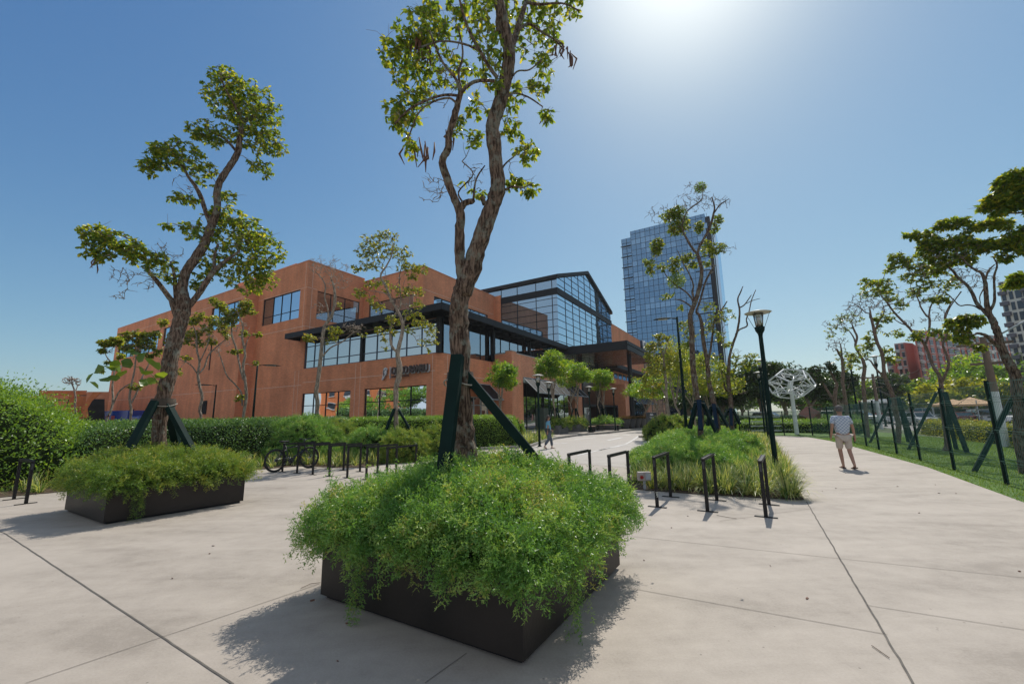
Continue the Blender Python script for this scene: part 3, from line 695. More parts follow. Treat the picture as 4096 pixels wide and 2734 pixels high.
# road in front of the entrance (slightly different concrete) and its kerbs
road = [(0.4, 15.5), (0.73, 20.65), (1.6, 24.0), (2.61, 27.03), (4.96, 31.15), (7.15, 33.16), (10.2, 37.6), (13.44, 42.4), (19, 50), (26, 62), (33, 62), (22, 45), (13.3, 33.0), (9.4, 28.6), (8.2, 26.0), (6.1, 19.5), (4.6, 15.2), (3.6, 12.2)]
sheet('road', road, 0.004, ROADM)
side = [(1.6, 24.0), (2.61, 27.03), (4.96, 31.15), (7.15, 33.16), (10.2, 37.6), (13.44, 42.4), (19, 50), (26, 62), (20, 66), (6, 44), (-1, 33)]
mb = MB()
def kerb(mb, pts, w=0.15, h=0.13):
    for i in range(len(pts)-1):
        a, b_ = Vector((*pts[i], h/2)), Vector((*pts[i+1], h/2)); d = (b_-a).normalized(); mb.beam(a-d*0.0, b_, w, h)
sheet('pavement', side, 0.12, CONC, thick=.15)
kerb(mb, side[:8], 0.14, 0.135); k_ = mb.build('kerb', KERB); tag(k_, kind='structure')
mb = MB(); kerb(mb, [(-1.5, 19.7), (0.73, 20.65), (1.6, 24.0)], .14, .12); tag(mb.build('kerb', KERB), kind='structure')
isl = [(7.9, 27.35), (8.4, 26.1), (9.6, 26.6), (12, 31), (10.6, 31.6)]
sheet('traffic_island', isl, 0.13, CONC, thick=.15)
# joints: sealed and fine saw cuts, as the photograph shows them
def jline(mb, pts, w, z, wob=0.0, n=1):
    P = []
    for i in range(len(pts)-1):
        for k in range(n): P.append(Vector(pts[i]).lerp(Vector(pts[i+1]), k/n))
    P.append(Vector(pts[-1]))
    rr = random.Random(5)
    for i in range(1, len(P)-1): P[i] += Vector((rr.uniform(-wob, wob), rr.uniform(-wob, wob), 0))
    for i in range(len(P)-1):
        d = (P[i+1]-P[i]).normalized(); s = Vector((-d.y, d.x, 0))*(w/2)
        mb.quad(P[i]-s+Vector((0, 0, z)), P[i+1]-s+Vector((0, 0, z)), P[i+1]+s+Vector((0, 0, z)), P[i]+s+Vector((0, 0, z)))
mb = MB()
jline(mb, [Go(1850, 1150), Go(2095, 1566), Go(2160, 1700)], 0.014, .004, .0035, 60)
jline(mb, [Go(-40, 1208), Go(10, 1222), Go(530, 1566), Go(640, 1650)], 0.012, .004, .002, 48)
tag(mb.build('sealed_joint', JNT), kind='structure')
mb = MB()
for pts in ([Go(-20, 1250), Go(560, 1155), Go(660, 1130)], [Go(60, 1566), Go(735, 1338)], [Go(1425, 1345), Go(2036, 1455)], [Go(1990, 1388), Go(2400, 1452)], [Go(975, 1566), Go(1070, 1498)], [Go(1430, 1228), Go(1900, 1278), Go(2400, 1330)],
            [Go(0, 1180), Go(150, 1172)], [Go(600, 1090), Go(850, 1085)], [Go(1650, 1195), Go(1870, 1165)], [Go(1850, 1110), Go(2400, 1178)]):
    jline(mb, pts, 0.0055, .004, .0008, 6)
tag(mb.build('saw_cut_joint', JNTL), kind='structure')
# road markings
mb = MB()
def rdp(x, y): return G(2050+x/3.614, 1500+y/3.614)
def mark(pts, w, z=.009): jline(mb, pts, w, z, 0, 1)
mark([rdp(940, 1160), rdp(1420, 1045), rdp(1640, 995), rdp(1740, 940), rdp(1820, 880)], 0.12)
mark([rdp(1250, 1085), rdp(1560, 1022), rdp(1960, 985)], 0.10)
for y in (918, 940, 962): mark([rdp(1780, y), rdp(2040, y-6)], .25)
mark([rdp(610, 935), rdp(1060, 870)], .12)
mark([rdp(890, 930), rdp(1210, 898)], .25); mark([rdp(1380, 942), rdp(1580, 900)], .25)
for x0, x1 in ((1100, 1200), (1270, 1370), (1430, 1540), (1600, 1700)): mark([rdp(x0, 866), rdp(x1, 868)], .5)
mark([rdp(590, 985), rdp(690, 992)], .22); mark([rdp(705, 988), rdp(790, 982)], .22); mark([rdp(250, 1050), rdp(480, 1012)], .1)
mark([rdp(1860, 838), rdp(1960, 828)], .5)
tag(mb.build('road_marking', PAINT), kind='structure')
# ------------------------------------------------------------ plant materials
def barkmat(name, a, b_, lich=(0.30, 0.31, 0.26), amount=0.5, sc=1.0, z=0.22):
    m, N, L, b = newmat(name); tc = N.new('ShaderNodeTexCoord')
    mp = N.new('ShaderNodeMapping'); mp.inputs['Scale'].default_value = (1, 1, z); L.new(tc.outputs['Object'], mp.inputs[0])
    n1 = N.new('ShaderNodeTexNoise'); n1.inputs['Scale'].default_value = 44*sc; n1.inputs['Detail'].default_value = 6; n1.inputs['Roughness'].default_value = .65; L.new(mp.outputs[0], n1.inputs['Vector'])
    vo = N.new('ShaderNodeTexVoronoi'); vo.inputs['Scale'].default_value = 30*sc; vo.distance = 'CHEBYCHEV' if False else 'EUCLIDEAN'; L.new(mp.outputs[0], vo.inputs['Vector'])
    r = N.new('ShaderNodeValToRGB'); r.color_ramp.elements[0].position = .42; r.color_ramp.elements[1].position = .60
    r.color_ramp.elements[0].color = (*b_, 1); r.color_ramp.elements[1].color = (*a, 1); L.new(n1.outputs['Fac'], r.inputs[0])
    n2 = N.new('ShaderNodeTexNoise'); n2.inputs['Scale'].default_value = 7*sc; n2.inputs['Detail'].default_value = 6; n2.inputs['Roughness'].default_value = .7; L.new(tc.outputs['Object'], n2.inputs['Vector'])
    mr = N.new('ShaderNodeMapRange'); mr.inputs['From Min'].default_value = .52; mr.inputs['From Max'].default_value = .60; mr.inputs['To Max'].default_value = amount; L.new(n2.outputs['Fac'], mr.inputs['Value'])
    mx = N.new('ShaderNodeMixRGB'); L.new(mr.outputs[0], mx.inputs[0]); L.new(r.outputs[0], mx.inputs[1]); mx.inputs[2].default_value = (*lich, 1)
    L.new(mx.outputs[0], b.inputs['Base Color']); b.inputs['Roughness'].default_value = .9; b.inputs['Specular IOR Level'].default_value = .2
    ad = N.new('ShaderNodeMath'); ad.operation = 'ADD'; L.new(n1.outputs['Fac'], ad.inputs[0]); L.new(vo.outputs['Distance'], ad.inputs[1])
    bp = N.new('ShaderNodeBump'); bp.inputs['Strength'].default_value = 1.0; bp.inputs['Distance'].default_value = .03/sc; L.new(ad.outputs[0], bp.inputs['Height']); L.new(bp.outputs[0], b.inputs['Normal'])
    return m
BARK = barkmat('bark_brown', (0.24, 0.165, 0.12), (0.045, 0.028, 0.020), lich=(.25, .26, .21), amount=.6, z=.16)
BARKG = barkmat('bark_grey', (0.46, 0.37, 0.29), (0.19, 0.145, 0.11), amount=.3, sc=.6)
TWIG = pm('twig', (0.25, 0.20, 0.155), (0.15, 0.115, 0.09), scale=6, rough=.85)
DEADTW = pm('dead_twig', (0.42, 0.33, 0.26), (0.28, 0.22, 0.18), scale=6, rough=.9)
POD = pm('seed_pod', (0.16, 0.07, 0.04), (0.08, 0.035, 0.02), scale=9, rough=.7)
L_A = leafmat('leaf_tree', [(0, (.10, .175, .035)), (.45, (.17, .26, .042)), (.8, (.33, .39, .055)), (1, (.56, .50, .07))], trans=.57, rough=.34, spec=.5)
L_Y = leafmat('leaf_yellow', [(0, (.13, .20, .035)), (.5, (.25, .32, .05)), (.85, (.46, .46, .07)), (1, (.58, .40, .07))], trans=.52, rough=.35, spec=.45)
L_DK = leafmat('leaf_dark', [(0, (0.022, 0.053, 0.017)), (.6, (0.049, 0.098, 0.022)), (1, (0.112, 0.168, 0.035))], trans=.3, rough=.35, spec=.5)
L_BR = leafmat('leaf_bright', [(0, (0.068, 0.162, 0.027)), (.5, (0.162, 0.311, 0.034)), (1, (0.432, 0.513, 0.054))], trans=.5, rough=.45)
L_HG = leafmat('leaf_hedge', [(0, (.055, .12, .04)), (.6, (.11, .22, .06)), (.9, (.20, .34, .10)), (1, (.32, .24, .17))], trans=.35, rough=.38, spec=.55)
L_HB = leafmat('leaf_hedge_bright', [(0, (0.090, 0.180, 0.030)), (.6, (0.180, 0.330, 0.045)), (1, (0.330, 0.480, 0.075))], trans=.4, rough=.4, spec=.5)
L_HY = leafmat('leaf_hedge_yellow', [(0, (.10, .15, .015)), (.5, (.27, .31, .03)), (1, (.52, .48, .05))], trans=.45, rough=.4)
L_FN = leafmat('fern_needles', [(0, (.07, .18, .045)), (.5, (.16, .33, .075)), (.88, (.32, .46, .13)), (.95, (.38, .38, .12)), (1, (.36, .22, .10))], trans=.42, rough=.38, spec=.5)
L_FY = leafmat('fern_needles_yellow', [(0, (.07, .15, .035)), (.5, (.16, .27, .05)), (.9, (.36, .40, .08)), (1, (.48, .38, .14))], trans=.45, rough=.4, spec=.45)
L_LI = leafmat('liriope_blades', [(0, (.06, .13, .035)), (.4, (.13, .23, .05)), (.46, (.42, .48, .17)), (.92, (.55, .57, .25)), (.95, (.44, .34, .18)), (1, (.46, .36, .2))], trans=.4, rough=.4, spec=.5)
CORE = pm('shaded_core', (0.022, 0.034, 0.012), (0.012, 0.018, 0.008), scale=9, rough=1.0, spec=0.0)  # near-black core in foliage: inner shade put into the colour, also blocks light

def nrm(a): return a/np.maximum(np.linalg.norm(a, axis=-1, keepdims=True), 1e-9)
def leaf_np(P, D, L, W, rng, up=None, droop=.15, fold=.22, six=False):
    n = len(P); D = nrm(D); R = rng.normal(size=(n, 3)) if up is None else up
    S = nrm(np.cross(D, R)); U = np.cross(S, D); L = L[:, None]; W = W[:, None]
    if not six:
        V = np.stack([P, P+D*L*.45+S*W*.5+U*W*fold, P+D*L-U*L*droop, P+D*L*.45-S*W*.5+U*W*fold], 1)
        return V.reshape(-1, 3), np.arange(n*4).reshape(n, 4)
    V = np.stack([P, P+D*L*.34+S*W*.36+U*W*fold, P+D*L*.74+S*W*.46+U*W*fold*.5-U*L*droop*.4, P+D*L-U*L*droop, P+D*L*.74-S*W*.46+U*W*fold*.5-U*L*droop*.4, P+D*L*.34-S*W*.36+U*W*fold], 1)
    b = np.arange(n)[:, None]*6
    F = np.concatenate([b+np.array([[0, 1, 2, 3]]), b+np.array([[0, 3, 4, 5]])], 0)
    return V.reshape(-1, 3), F

def cr(pts, k):      # catmull-rom through rows of an array
    P = np.vstack([2*pts[0]-pts[1], pts, 2*pts[-1]-pts[-2]]); out = []
    for i in range(1, len(P)-2):
        for j in range(k):
            t = j/k; a, b, c, d = P[i-1], P[i], P[i+1], P[i+2]
            out.append(.5*((2*b)+(-a+c)*t+(2*a-5*b+4*c-d)*t*t+(-a+3*b-3*c+d)*t**3))
    out.append(P[-2]); return np.array(out)

def tubes_np(paths, n=4):
    """paths: list of (points (k,3), radii (k,)) -> V, F quads"""
    VV, FF, o = [], [], 0
    for P, R in paths:
        k = len(P); T = np.gradient(P, axis=0); T = nrm(T); x = np.cross(T, np.array([.13, .31, .94])); bad = np.linalg.norm(x, axis=1) < .05
        x[bad] = np.cross(T[bad], np.array([1, 0, 0])); x = nrm(x); y = np.cross(T, x)
        a = np.arange(n)*2*pi/n
        V = P[:, None]+(x[:, None]*np.cos(a)[None, :, None]+y[:, None]*np.sin(a)[None, :, None])*R[:, None, None]
        VV.append(V.reshape(-1, 3)); i = np.arange(k-1)[:, None]*n; j = np.arange(n)[None]; j2 = (j+1) % n
        FF.append(np.stack([i+j, i+j2, i+n+j2, i+n+j], -1).reshape(-1, 4)+o); o += k*n
    return np.concatenate(VV), np.concatenate(FF)

class Tree:
    def __init__(s, name, label, base, z0=0.0, seed=1, bark=BARK, leaf=L_A, group=None, cat='tree', lean=None, dist=None, jit=1.0):
        s.base = Vector((base[0], base[1], z0)); s.rng = np.random.default_rng(seed)
        n = Vector((base[0], base[1])); s.D = n.length if dist is None else dist; s.n = (n/n.length); s.z0 = z0
        s.t = thing(name, label, cat, s.base, group=group); s.bark = bark; s.leaf = leaf
        s.nodes = np.zeros((0, 3)); s.dep = np.zeros(0); s.rad = np.zeros(0); s.paths = []; s.j = jit
    def px(s, x, y, off=0.0):
        d = ray(x*OV, y*OV); t = s.D/(d[0]*s.n.x+d[1]*s.n.y)+off; return np.array([d[0]*t, d[1]*t, CH+d[2]*t])
    def pr(s, p, r):
        v = p-np.array([0, 0, CH]); z = float(v@C_F); return r*OV/FPX*z*(z/max(z, hypot(v[0], v[1])))**1.0*.93
    def branch(s, pts, dz=0.0, k=5, base=False, name='branch'):
        """pts in overview pixels with a radius in the same pixels"""
        P0 = s.px(pts[0][0], pts[0][1]); d0 = 0.0
        if len(s.nodes):
            i = np.argmin(np.linalg.norm(s.nodes-P0, axis=1)); d0 = s.dep[i]
            # compare again in the picture plane so that depth offsets do not matter
            q = np.array([s.px(pts[0][0], pts[0][1], dd) for dd in np.unique(s.dep.round(2))]); dd = np.unique(s.dep.round(2))
            m = [np.min(np.linalg.norm(s.nodes-v, axis=1)) for v in q]; d0 = dd[int(np.argmin(m))]
        n = len(pts); A = []
        for i, p in enumerate(pts):
            off = d0+dz*(i/(n-1))**1.0; v = s.px(p[0], p[1], off); A.append([*v, s.pr(v, p[2]), off])
        A = np.array(A)
        if base: A = np.vstack([[s.base.x, s.base.y, s.z0-.15, A[0][3]*1.25, 0], A])
        A = cr(A, k); R = np.maximum(A[:, 3], .004); kk = len(R)
        wob = s.rng.normal(size=(kk, 3))*R[:, None]*.045*s.j; wob[0] = 0
        P = A[:, :3]+wob; R = R*(1+s.rng.normal(size=kk)*.03*s.j)
        s.paths.append((P, R)); s.nodes = np.vstack([s.nodes, P]); s.dep = np.append(s.dep, A[:, 4]); s.rad = np.append(s.rad, R)
        return s
    def finish(s, clusters, L=.13, W=.045, per=7, lk=.68, wk=.86, nk=1.45, ek=1.14, twig_r=.006, leafless=(), six=False, flat=.0, dsc=1.0, droop=.25, tw=TWIG, nt=10, pods=()):
        """clusters: (cx, cy, rx, ry, sprigs, depth offset)"""
        L, W = L*lk, W*wk
        big = [(P, R) for P, R in s.paths]
        V, F = tubes_np(big, nt); np_mesh('trunk', V, F, s.bark, s.t, smooth=True)
        rng = s.rng; pts, lv = [], []
        for ci, c in enumerate(list(clusters)+list(leafless)):
            cx, cy, rx, ry, n = c[:5]; off = c[5] if len(c) > 5 else 0.0; n = int(n*nk) if ci < len(clusters) else int(n*1.5); rx, ry = rx*ek, ry*ek*1.1
            ce = s.px(cx, cy, off); sx = s.pr(ce, rx); sy = s.pr(ce, ry); sd = .5*(sx+sy)*dsc
            u = nrm(rng.normal(size=(n, 3)))*(rng.random((n, 1))**(1/2.3))
            rgt = np.array([s.n.y, -s.n.x, 0]); fw = np.array([s.n.x, s.n.y, 0])
            p = ce+u[:, :1]*sx*rgt+u[:, 1:2]*sd*fw+u[:, 2:]*sy*np.array([0, 0, 1])
            pts.append(p); lv.append(np.full(n, ci < len(clusters)))
        if not pts: return s.t
        pts = np.concatenate(pts); lv = np.concatenate(lv)
        cut = s.rad < np.quantile(s.rad, .75)+1e-6
        N_ = s.nodes[cut]; nr = s.rad[cut]; NP = np.zeros((len(N_)+len(pts)*4+10, 3)); NP[:len(N_)] = N_; cnt = len(N_)
        d0 = np.array([np.min(np.linalg.norm(N_-p, axis=1)) for p in pts]); order = np.argsort(d0)
        paths = []; LP, LD = [], []; NR = np.full(len(NP), twig_r*1.6)
        for i in order:
            p = pts[i]; dd = np.linalg.norm(NP[:cnt]-p, axis=1); j = int(np.argmin(dd)); q = NP[j]; ln = dd[j]
            if ln < 1e-3: continue
            m1 = q+(p-q)*.35+np.array([0, 0, ln*.10])+rng.normal(size=3)*ln*.10; m2 = q+(p-q)*.7+np.array([0, 0, ln*.10])+rng.normal(size=3)*ln*.09
            r0 = min(twig_r*(1+ln*1.2), twig_r*2.4); pth = np.array([q, m1, m2, p]); paths.append((pth, np.array([r0, r0*.8, r0*.6, twig_r*.35])))
            NP[cnt:cnt+3] = pth[1:]; cnt += 3
            if rng.random() < .45:
                e = m1+rng.normal(size=3)*[1, 1, .7]*(.06+ln*.28)+[0, 0, .03]; paths.append((np.array([m1, (m1+e)/2+rng.normal(size=3)*.02, e]), np.array([r0*.5, r0*.4, twig_r*.3])))
            if lv[i]:
                dr = (p-m2)/max(1e-6, np.linalg.norm(p-m2)); k = max(3, int(per*rng.uniform(.6, 1.35)))
                LP.append(np.repeat(p[None], k, 0)-dr*rng.random((k, 1))*min(ln*.5, L*1.1)); dv = nrm(rng.normal(size=(k, 3)))*[1, 1, .6]+dr*.55-np.array([0, 0, droop]); LD.append(dv)
        if paths:
            V, F = tubes_np(paths, 4); np_mesh('twigs', V, F, tw, s.t, smooth=True)
        if LP:
            LP = np.concatenate(LP); LD = np.concatenate(LD); n = len(LP)
            LL = L*rng.uniform(.6, 1.25, n); WW = W*rng.uniform(.7, 1.2, n)
            V, F = leaf_np(LP, LD, LL, WW, rng, six=six, up=(rng.normal(size=(n, 3))*.7+[0, 0, 1]))
            rn = rng.random(n); rn = np.tile(rn, 2) if six else rn
            np_mesh('leaves', V, F, s.leaf, s.t, rnd=rn)
        for (x, y, ln, k, off) in pods:
            mb = MB(); c = s.px(x, y, off)
            for a in range(k):
                o_ = rng.normal(size=3)*ln*.13; q = c+o_*[1, 1, .3]; e = q+np.array([rng.normal()*ln*.14, rng.normal()*ln*.14, -ln*rng.uniform(.6, 1.1)]); mm = (q+e)/2+rng.normal(size=3)*ln*.12
                mb.tube([q, mm, e], [.006, .013, .004], 5)
            mb.build('seed_pods', POD, s.t, smooth=True)
        return s.t

def tri_sample(V, F, n, rng, keep=None):
    T = V[F[:, :3]]; 
    if F.shape[1] == 4: T = np.concatenate([V[F[:, [0, 1, 2]]], V[F[:, [0, 2, 3]]]])
    cr_ = np.cross(T[:, 1]-T[:, 0], T[:, 2]-T[:, 0]); A = np.linalg.norm(cr_, axis=1)/2; N = nrm(cr_)
    if keep is not None: A = A*keep(T.mean(1), N)
    i = rng.choice(len(T), size=n, p=A/A.sum()); u = rng.random((n, 2)); f = u.sum(1) > 1; u[f] = 1-u[f]
    P = T[i, 0]+(T[i, 1]-T[i, 0])*u[:, :1]+(T[i, 2]-T[i, 0])*u[:, 1:]; return P, N[i], A.sum()

def vnoise(P, s, seed=0):
    r = np.random.default_rng(seed+99); o = 0; amp = 1
    out = np.zeros(len(P))
    for k in range(3):
        for q in range(3):
            w = nrm(r.normal(size=(1, P.shape[1])))[0]*s*(1.9**k)*r.uniform(.8, 1.25); out += amp*np.sin(P@w+r.uniform(0, 6.28))*np.cos(P@(w[::-1]*.7)+r.uniform(0, 6.28))
        amp *= .55
    return out/4

def heightfield(x0, y0, x1, y1, hfun, step):
    nx_, ny_ = max(3, int((x1-x0)/step)+1), max(3, int((y1-y0)/step)+1)
    X, Y = np.meshgrid(np.linspace(x0, x1, nx_), np.linspace(y0, y1, ny_)); P = np.stack([X.ravel(), Y.ravel()], 1); Z = hfun(P)
    V = np.column_stack([P, Z]); i = np.arange(ny_-1)[:, None]*nx_+np.arange(nx_-1)[None]; F = np.stack([i, i+1, i+nx_+1, i+nx_], -1).reshape(-1, 4)
    ok = (V[F][:, :, 2] > .02).any(1); return V, F[ok]

def pdist(P, poly):     # signed distance to a polygon, positive inside
    poly = np.array(poly, float); n = len(poly); d = np.full(len(P), 1e9); ins = np.zeros(len(P), bool)
    for i in range(n):
        a, b = poly[i], poly[(i+1) % n]; ab = b-a; t = np.clip(((P-a)@ab)/(ab@ab), 0, 1); d = np.minimum(d, np.linalg.norm(P-a-t[:, None]*ab, axis=1))
        c = ((a[1] > P[:, 1]) != (b[1] > P[:, 1])); x = (b[0]-a[0])*(P[:, 1]-a[1])/((b[1]-a[1]) if b[1] != a[1] else 1e-9)+a[0]; ins ^= c & (P[:, 0] < x)
    return np.where(ins, d, -d)

def hedge(name, label, poly, hf, leaf, cat='hedge', dens=500, L=.05, W=.03, edge=.35, bump=.06, group=None, seed=3, step=.14, kind=None, spread=.05, loc=None, power=3.0, nz=2.2, aim=.8):
    """poly: plan outline, hf(P) -> top height; the sides round off towards the ground"""
    rng = np.random.default_rng(seed); pa = np.array(poly)
    def f(P):
        d = pdist(P, poly)+vnoise(P, nz, seed)*bump*1.5; t = np.clip(d/edge, 0, 1); s_ = (1-(1-t)**power)**(1/power)
        return (hf(P)+vnoise(P, nz*1.3, seed+4)*bump)*s_-(d < 0)*.1
    V, F = heightfield(pa[:, 0].min()-.3, pa[:, 1].min()-.3, pa[:, 0].max()+.3, pa[:, 1].max()+.3, f, step)
    t = thing(name, label, cat, (*(loc or pa.mean(0)), 0), group=group)
    if kind: t['kind'] = kind
    n = 10; _, _, area = tri_sample(V, F, n, rng); n = int(area*dens); P, N, _ = tri_sample(V, F, n, rng)
    N[N[:, 2] < 0] *= -1
    Vc = V.copy(); Vc[:, 2] -= .05+spread; np_mesh('stems', Vc, F, CORE, t, smooth=True)  # solid dark core under the leaves, inner shade painted in, not separate stems
    P = P+N*rng.normal(size=(n, 1))*spread+rng.normal(size=(n, 3))*spread*.4; D = N*aim*rng.random((n, 1))+rng.normal(size=(n, 3))*.7+[0, 0, .25]
    Vl, Fl = leaf_np(P, D, L*rng.uniform(.6, 1.3, n), W*rng.uniform(.7, 1.2, n), rng, up=N+rng.normal(size=(n, 3))*.6)
    np_mesh('foliage', Vl, Fl, leaf, t, rnd=np.clip(rng.random(n)*.8+.2*vnoise(P[:, :2], .9, seed+7)+.1, 0, 1))
    return t

def fern_mesh(P, D, rng, length=.32, steps=12, side=.05, needles=5, nl=.02, nw=.0035, grav=1.6):
    """arching plumes from points P in directions D; every stem carries short side sprays of needles"""
    n = len(P); Ls = length*rng.uniform(.55, 1.25, n); D = nrm(D); pos = P.copy(); d = D.copy(); pv, pf, rn = [], [], []; out = []
    rv = rng.random(n); o = 0; Vs, Fs, Rs = [], [], []
    for k in range(steps):
        st = (Ls/steps)[:, None]; d = nrm(d+np.array([0, 0, -1])*grav*st+rng.normal(size=(n, 3))*.06); pos = pos+d*st
        S = nrm(np.cross(d, rng.normal(size=(n, 3)))); U = np.cross(S, d); tap = .55+.9*sin(pi*min(1, (k+1.5)/steps*.85))
        for sg_ in range(2):
            a = rng.uniform(0, 2*pi, n)[:, None]; sd = nrm((S*np.cos(a)+U*np.sin(a))*1.0+d*.7); sl = side*tap*rng.uniform(.6, 1.2, n)[:, None]
            for m in range(needles):
                b = pos+sd*sl*((m+.5)/needles); nd = nrm(sd*.7+rng.normal(size=(n, 3))*.6); tip = b+nd*nl*rng.uniform(.7, 1.3, n)[:, None]; w = nrm(np.cross(nd, rng.normal(size=(n, 3))))*nw
                Vs.append(np.stack([b-w, tip, b+w], 1).reshape(-1, 3)); Fs.append(np.arange(n*3).reshape(n, 3)+o); o += 3*n
                Rs.append(np.clip(rv*.75+rng.random(n)*.15+(k/steps)*.12, 0, 1))
    return np.concatenate(Vs), np.concatenate(Fs), np.concatenate(Rs)

def liriope(name, label, clumps, seed=5, blades=34, L=.42, group=None, cat='border grass', dens=None, kind='stuff', wid=.011):
    rng = np.random.default_rng(seed); C_ = np.array(clumps); n = len(C_)*blades; c = np.repeat(C_, blades, 0); a = rng.uniform(0, 2*pi, n); tl = rng.uniform(.15, 1.25, n)
    H = np.stack([np.cos(a), np.sin(a), np.zeros(n)], 1); LL = L*rng.uniform(.55, 1.2, n); b0 = np.column_stack([c+H[:, :2]*rng.uniform(0, .05, (n, 1)), np.zeros(n)])
    S = np.stack([-np.sin(a), np.cos(a), np.zeros(n)], 1)*(wid*rng.uniform(.6, 1.2, n))[:, None]/2
    p = [b0]; ang = tl*.75; 
    for k in range(3):
        th = ang+tl*.62*k; p.append(p[-1]+(H*np.sin(th)[:, None]+np.array([0, 0, 1])*np.cos(th)[:, None])*(LL/3)[:, None])
    V = np.stack([p[0]-S, p[0]+S, p[1]-S, p[1]+S, p[2]-S*.8, p[2]+S*.8, p[3], p[3]+S*.1], 1).reshape(-1, 3); b = np.arange(n)[:, None]*8
    F = np.concatenate([b+np.array([[0, 1, 3, 2]]), b+np.array([[2, 3, 5, 4]]), b+np.array([[4, 5, 7, 6]])], 0)
    o = np_mesh(name, V, F, L_LI, rnd=np.tile(rng.random(n), 3)); tag(o, label, cat, group, kind); return o

def scatter(poly, dens, rng, mind=None):
    pa = np.array(poly); x0, y0 = pa.min(0); x1, y1 = pa.max(0); n = int((x1-x0)*(y1-y0)*dens); P = np.column_stack([rng.uniform(x0, x1, n), rng.uniform(y0, y1, n)])
    return P[pdist(P, poly) > 0]

def fern_mound(name, label, cen, rx, ry, h, n, leaf=L_FN, rot=0.0, seed=1, length=.32, z0=0.0, group=None, cat='fern bush', needles=4, nl=.03, nw=.006, steps=9, side=.07):
    """a rounded bush of arching ferny plumes"""
    rng = np.random.default_rng(seed); t = thing(name, label, cat, (cen[0], cen[1], z0), group=group)
    u = nrm(rng.normal(size=(n, 3))); u[:, 2] = np.abs(u[:, 2]); ph = np.arctan2(u[:, 1], u[:, 0]); lump = 1+.10*np.sin(3*ph+seed)+.07*np.sin(5*ph+2*seed+u[:, 2]*4)+.06*np.sin(9*u[:, 2]+seed)
    R = np.array([[cos(rot), -sin(rot), 0], [sin(rot), cos(rot), 0], [0, 0, 1]])
    P = (u*lump[:, None]*[rx*.86, ry*.86, h*.86])@R.T+[cen[0], cen[1], z0]; D = (u*[1, 1, 1.2])@R.T+[0, 0, .5]+rng.normal(size=(n, 3))*.25
    V, F, r = fern_mesh(P, D, rng, length=length, needles=needles, nl=nl, nw=nw, steps=steps, side=side, grav=5.0*.32/length)
    np_mesh('foliage', V, F, leaf, t, rnd=r)
    mb = MB(); prof = [(0.0, -.02)]; 
    k = 18; g_ = []
    for i in range(7):
        th = i/6*pi/2
        for j in range(k):
            a = 2*pi*j/k; lp = 1+.10*sin(3*a+seed)+.07*sin(5*a+2*seed+sin(th)*4); v = np.array([cos(th)*cos(a)*rx*.84*lp, cos(th)*sin(a)*ry*.84*lp, sin(th)*h*.84*lp])@R.T
            g_.append((cen[0]+v[0], cen[1]+v[1], z0+v[2]-.02))
    mb.v = g_
    for i in range(6):
        for j in range(k): mb.f.append((i*k+j, i*k+(j+1) % k, (i+1)*k+(j+1) % k, (i+1)*k+j))
    mb.build('stems', CORE, t, smooth=True); return t  # solid dark mound inside the plumes, its shade painted into the colour

def crown_tree(name, label, base, trunk_h, trunk_r, blobs, leaf, n, L=.16, W=.1, seed=1, z0=0.0, group=None, bark=BARKG, limbs=5, core=.0, cat='tree', clump=26, per=None, stems=1, open_=1.0):
    """trunk and limbs reaching into a crown of leaf clumps; blobs: (dx, dy, z, rx, ry, rz)"""
    rng = np.random.default_rng(seed); t = thing(name, label, cat, (base[0], base[1], z0), group=group); b = np.array([base[0], base[1], z0]); paths = []
    B_ = np.array(blobs); top = b+[rng.normal()*.1, rng.normal()*.1, trunk_h]
    for s_ in range(stems):
        o_ = np.array([rng.normal()*.12*(stems > 1), rng.normal()*.12*(stems > 1), 0]); tp = top+o_*2.2
        paths.append((cr(np.array([b+o_*.3-[0, 0, .2], b+o_+[0, 0, trunk_h*.35]+rng.normal(size=3)*.05, b+o_*1.6+[0, 0, trunk_h*.7]+rng.normal(size=3)*.06, tp]), 4), np.linspace(trunk_r, trunk_r*.7, 13)/sqrt(stems)))
        for i in range(limbs):
            bl = B_[rng.integers(len(B_))]; e = b+bl[:3]+rng.normal(size=3)*bl[3:6]*.45; m = tp+(e-tp)*.5+np.array([0, 0, .12])*trunk_h*.3+rng.normal(size=3)*.1
            P = cr(np.array([tp-[0, 0, .05], tp+(m-tp)*.5, m, e]), 3); paths.append((P, np.linspace(trunk_r*.55/sqrt(stems), trunk_r*.10, len(P))))
    V, F = tubes_np(paths, 8); np_mesh('trunk', V, F, bark, t, smooth=True)
    vol = np.array([x[3]*x[4]*x[5] for x in blobs])**.75; k = n//clump; bi = rng.choice(len(blobs), size=k, p=vol/vol.sum()); u = nrm(rng.normal(size=(k, 3)))*(rng.random((k, 1))**(1/4.5)); u[:, 2] = np.where(u[:, 2] < -.55, u[:, 2]*.6, u[:, 2])
    Cc = b+B_[bi, :3]+u*B_[bi, 3:6]; cs = (B_[bi, 3:6].mean(1)*.20*open_)[:, None, None]
    q = rng.normal(size=(k, clump, 3))*[1, 1, .55]*cs; P = (Cc[:, None]+q).reshape(-1, 3); n = len(P)
    D = np.repeat(u, clump, 0)*.5+rng.normal(size=(n, 3))*.8-[0, 0, .1]
    V, F = leaf_np(P, D, L*rng.uniform(.6, 1.3, n), W*rng.uniform(.7, 1.2, n), rng, up=rng.normal(size=(n, 3))*.6+[0, 0, 1])
    r = np.clip(np.repeat(rng.random(k), clump)*.6+rng.random(n)*.4, 0, 1); np_mesh('leaves', V, F, leaf, t, rnd=r); return t
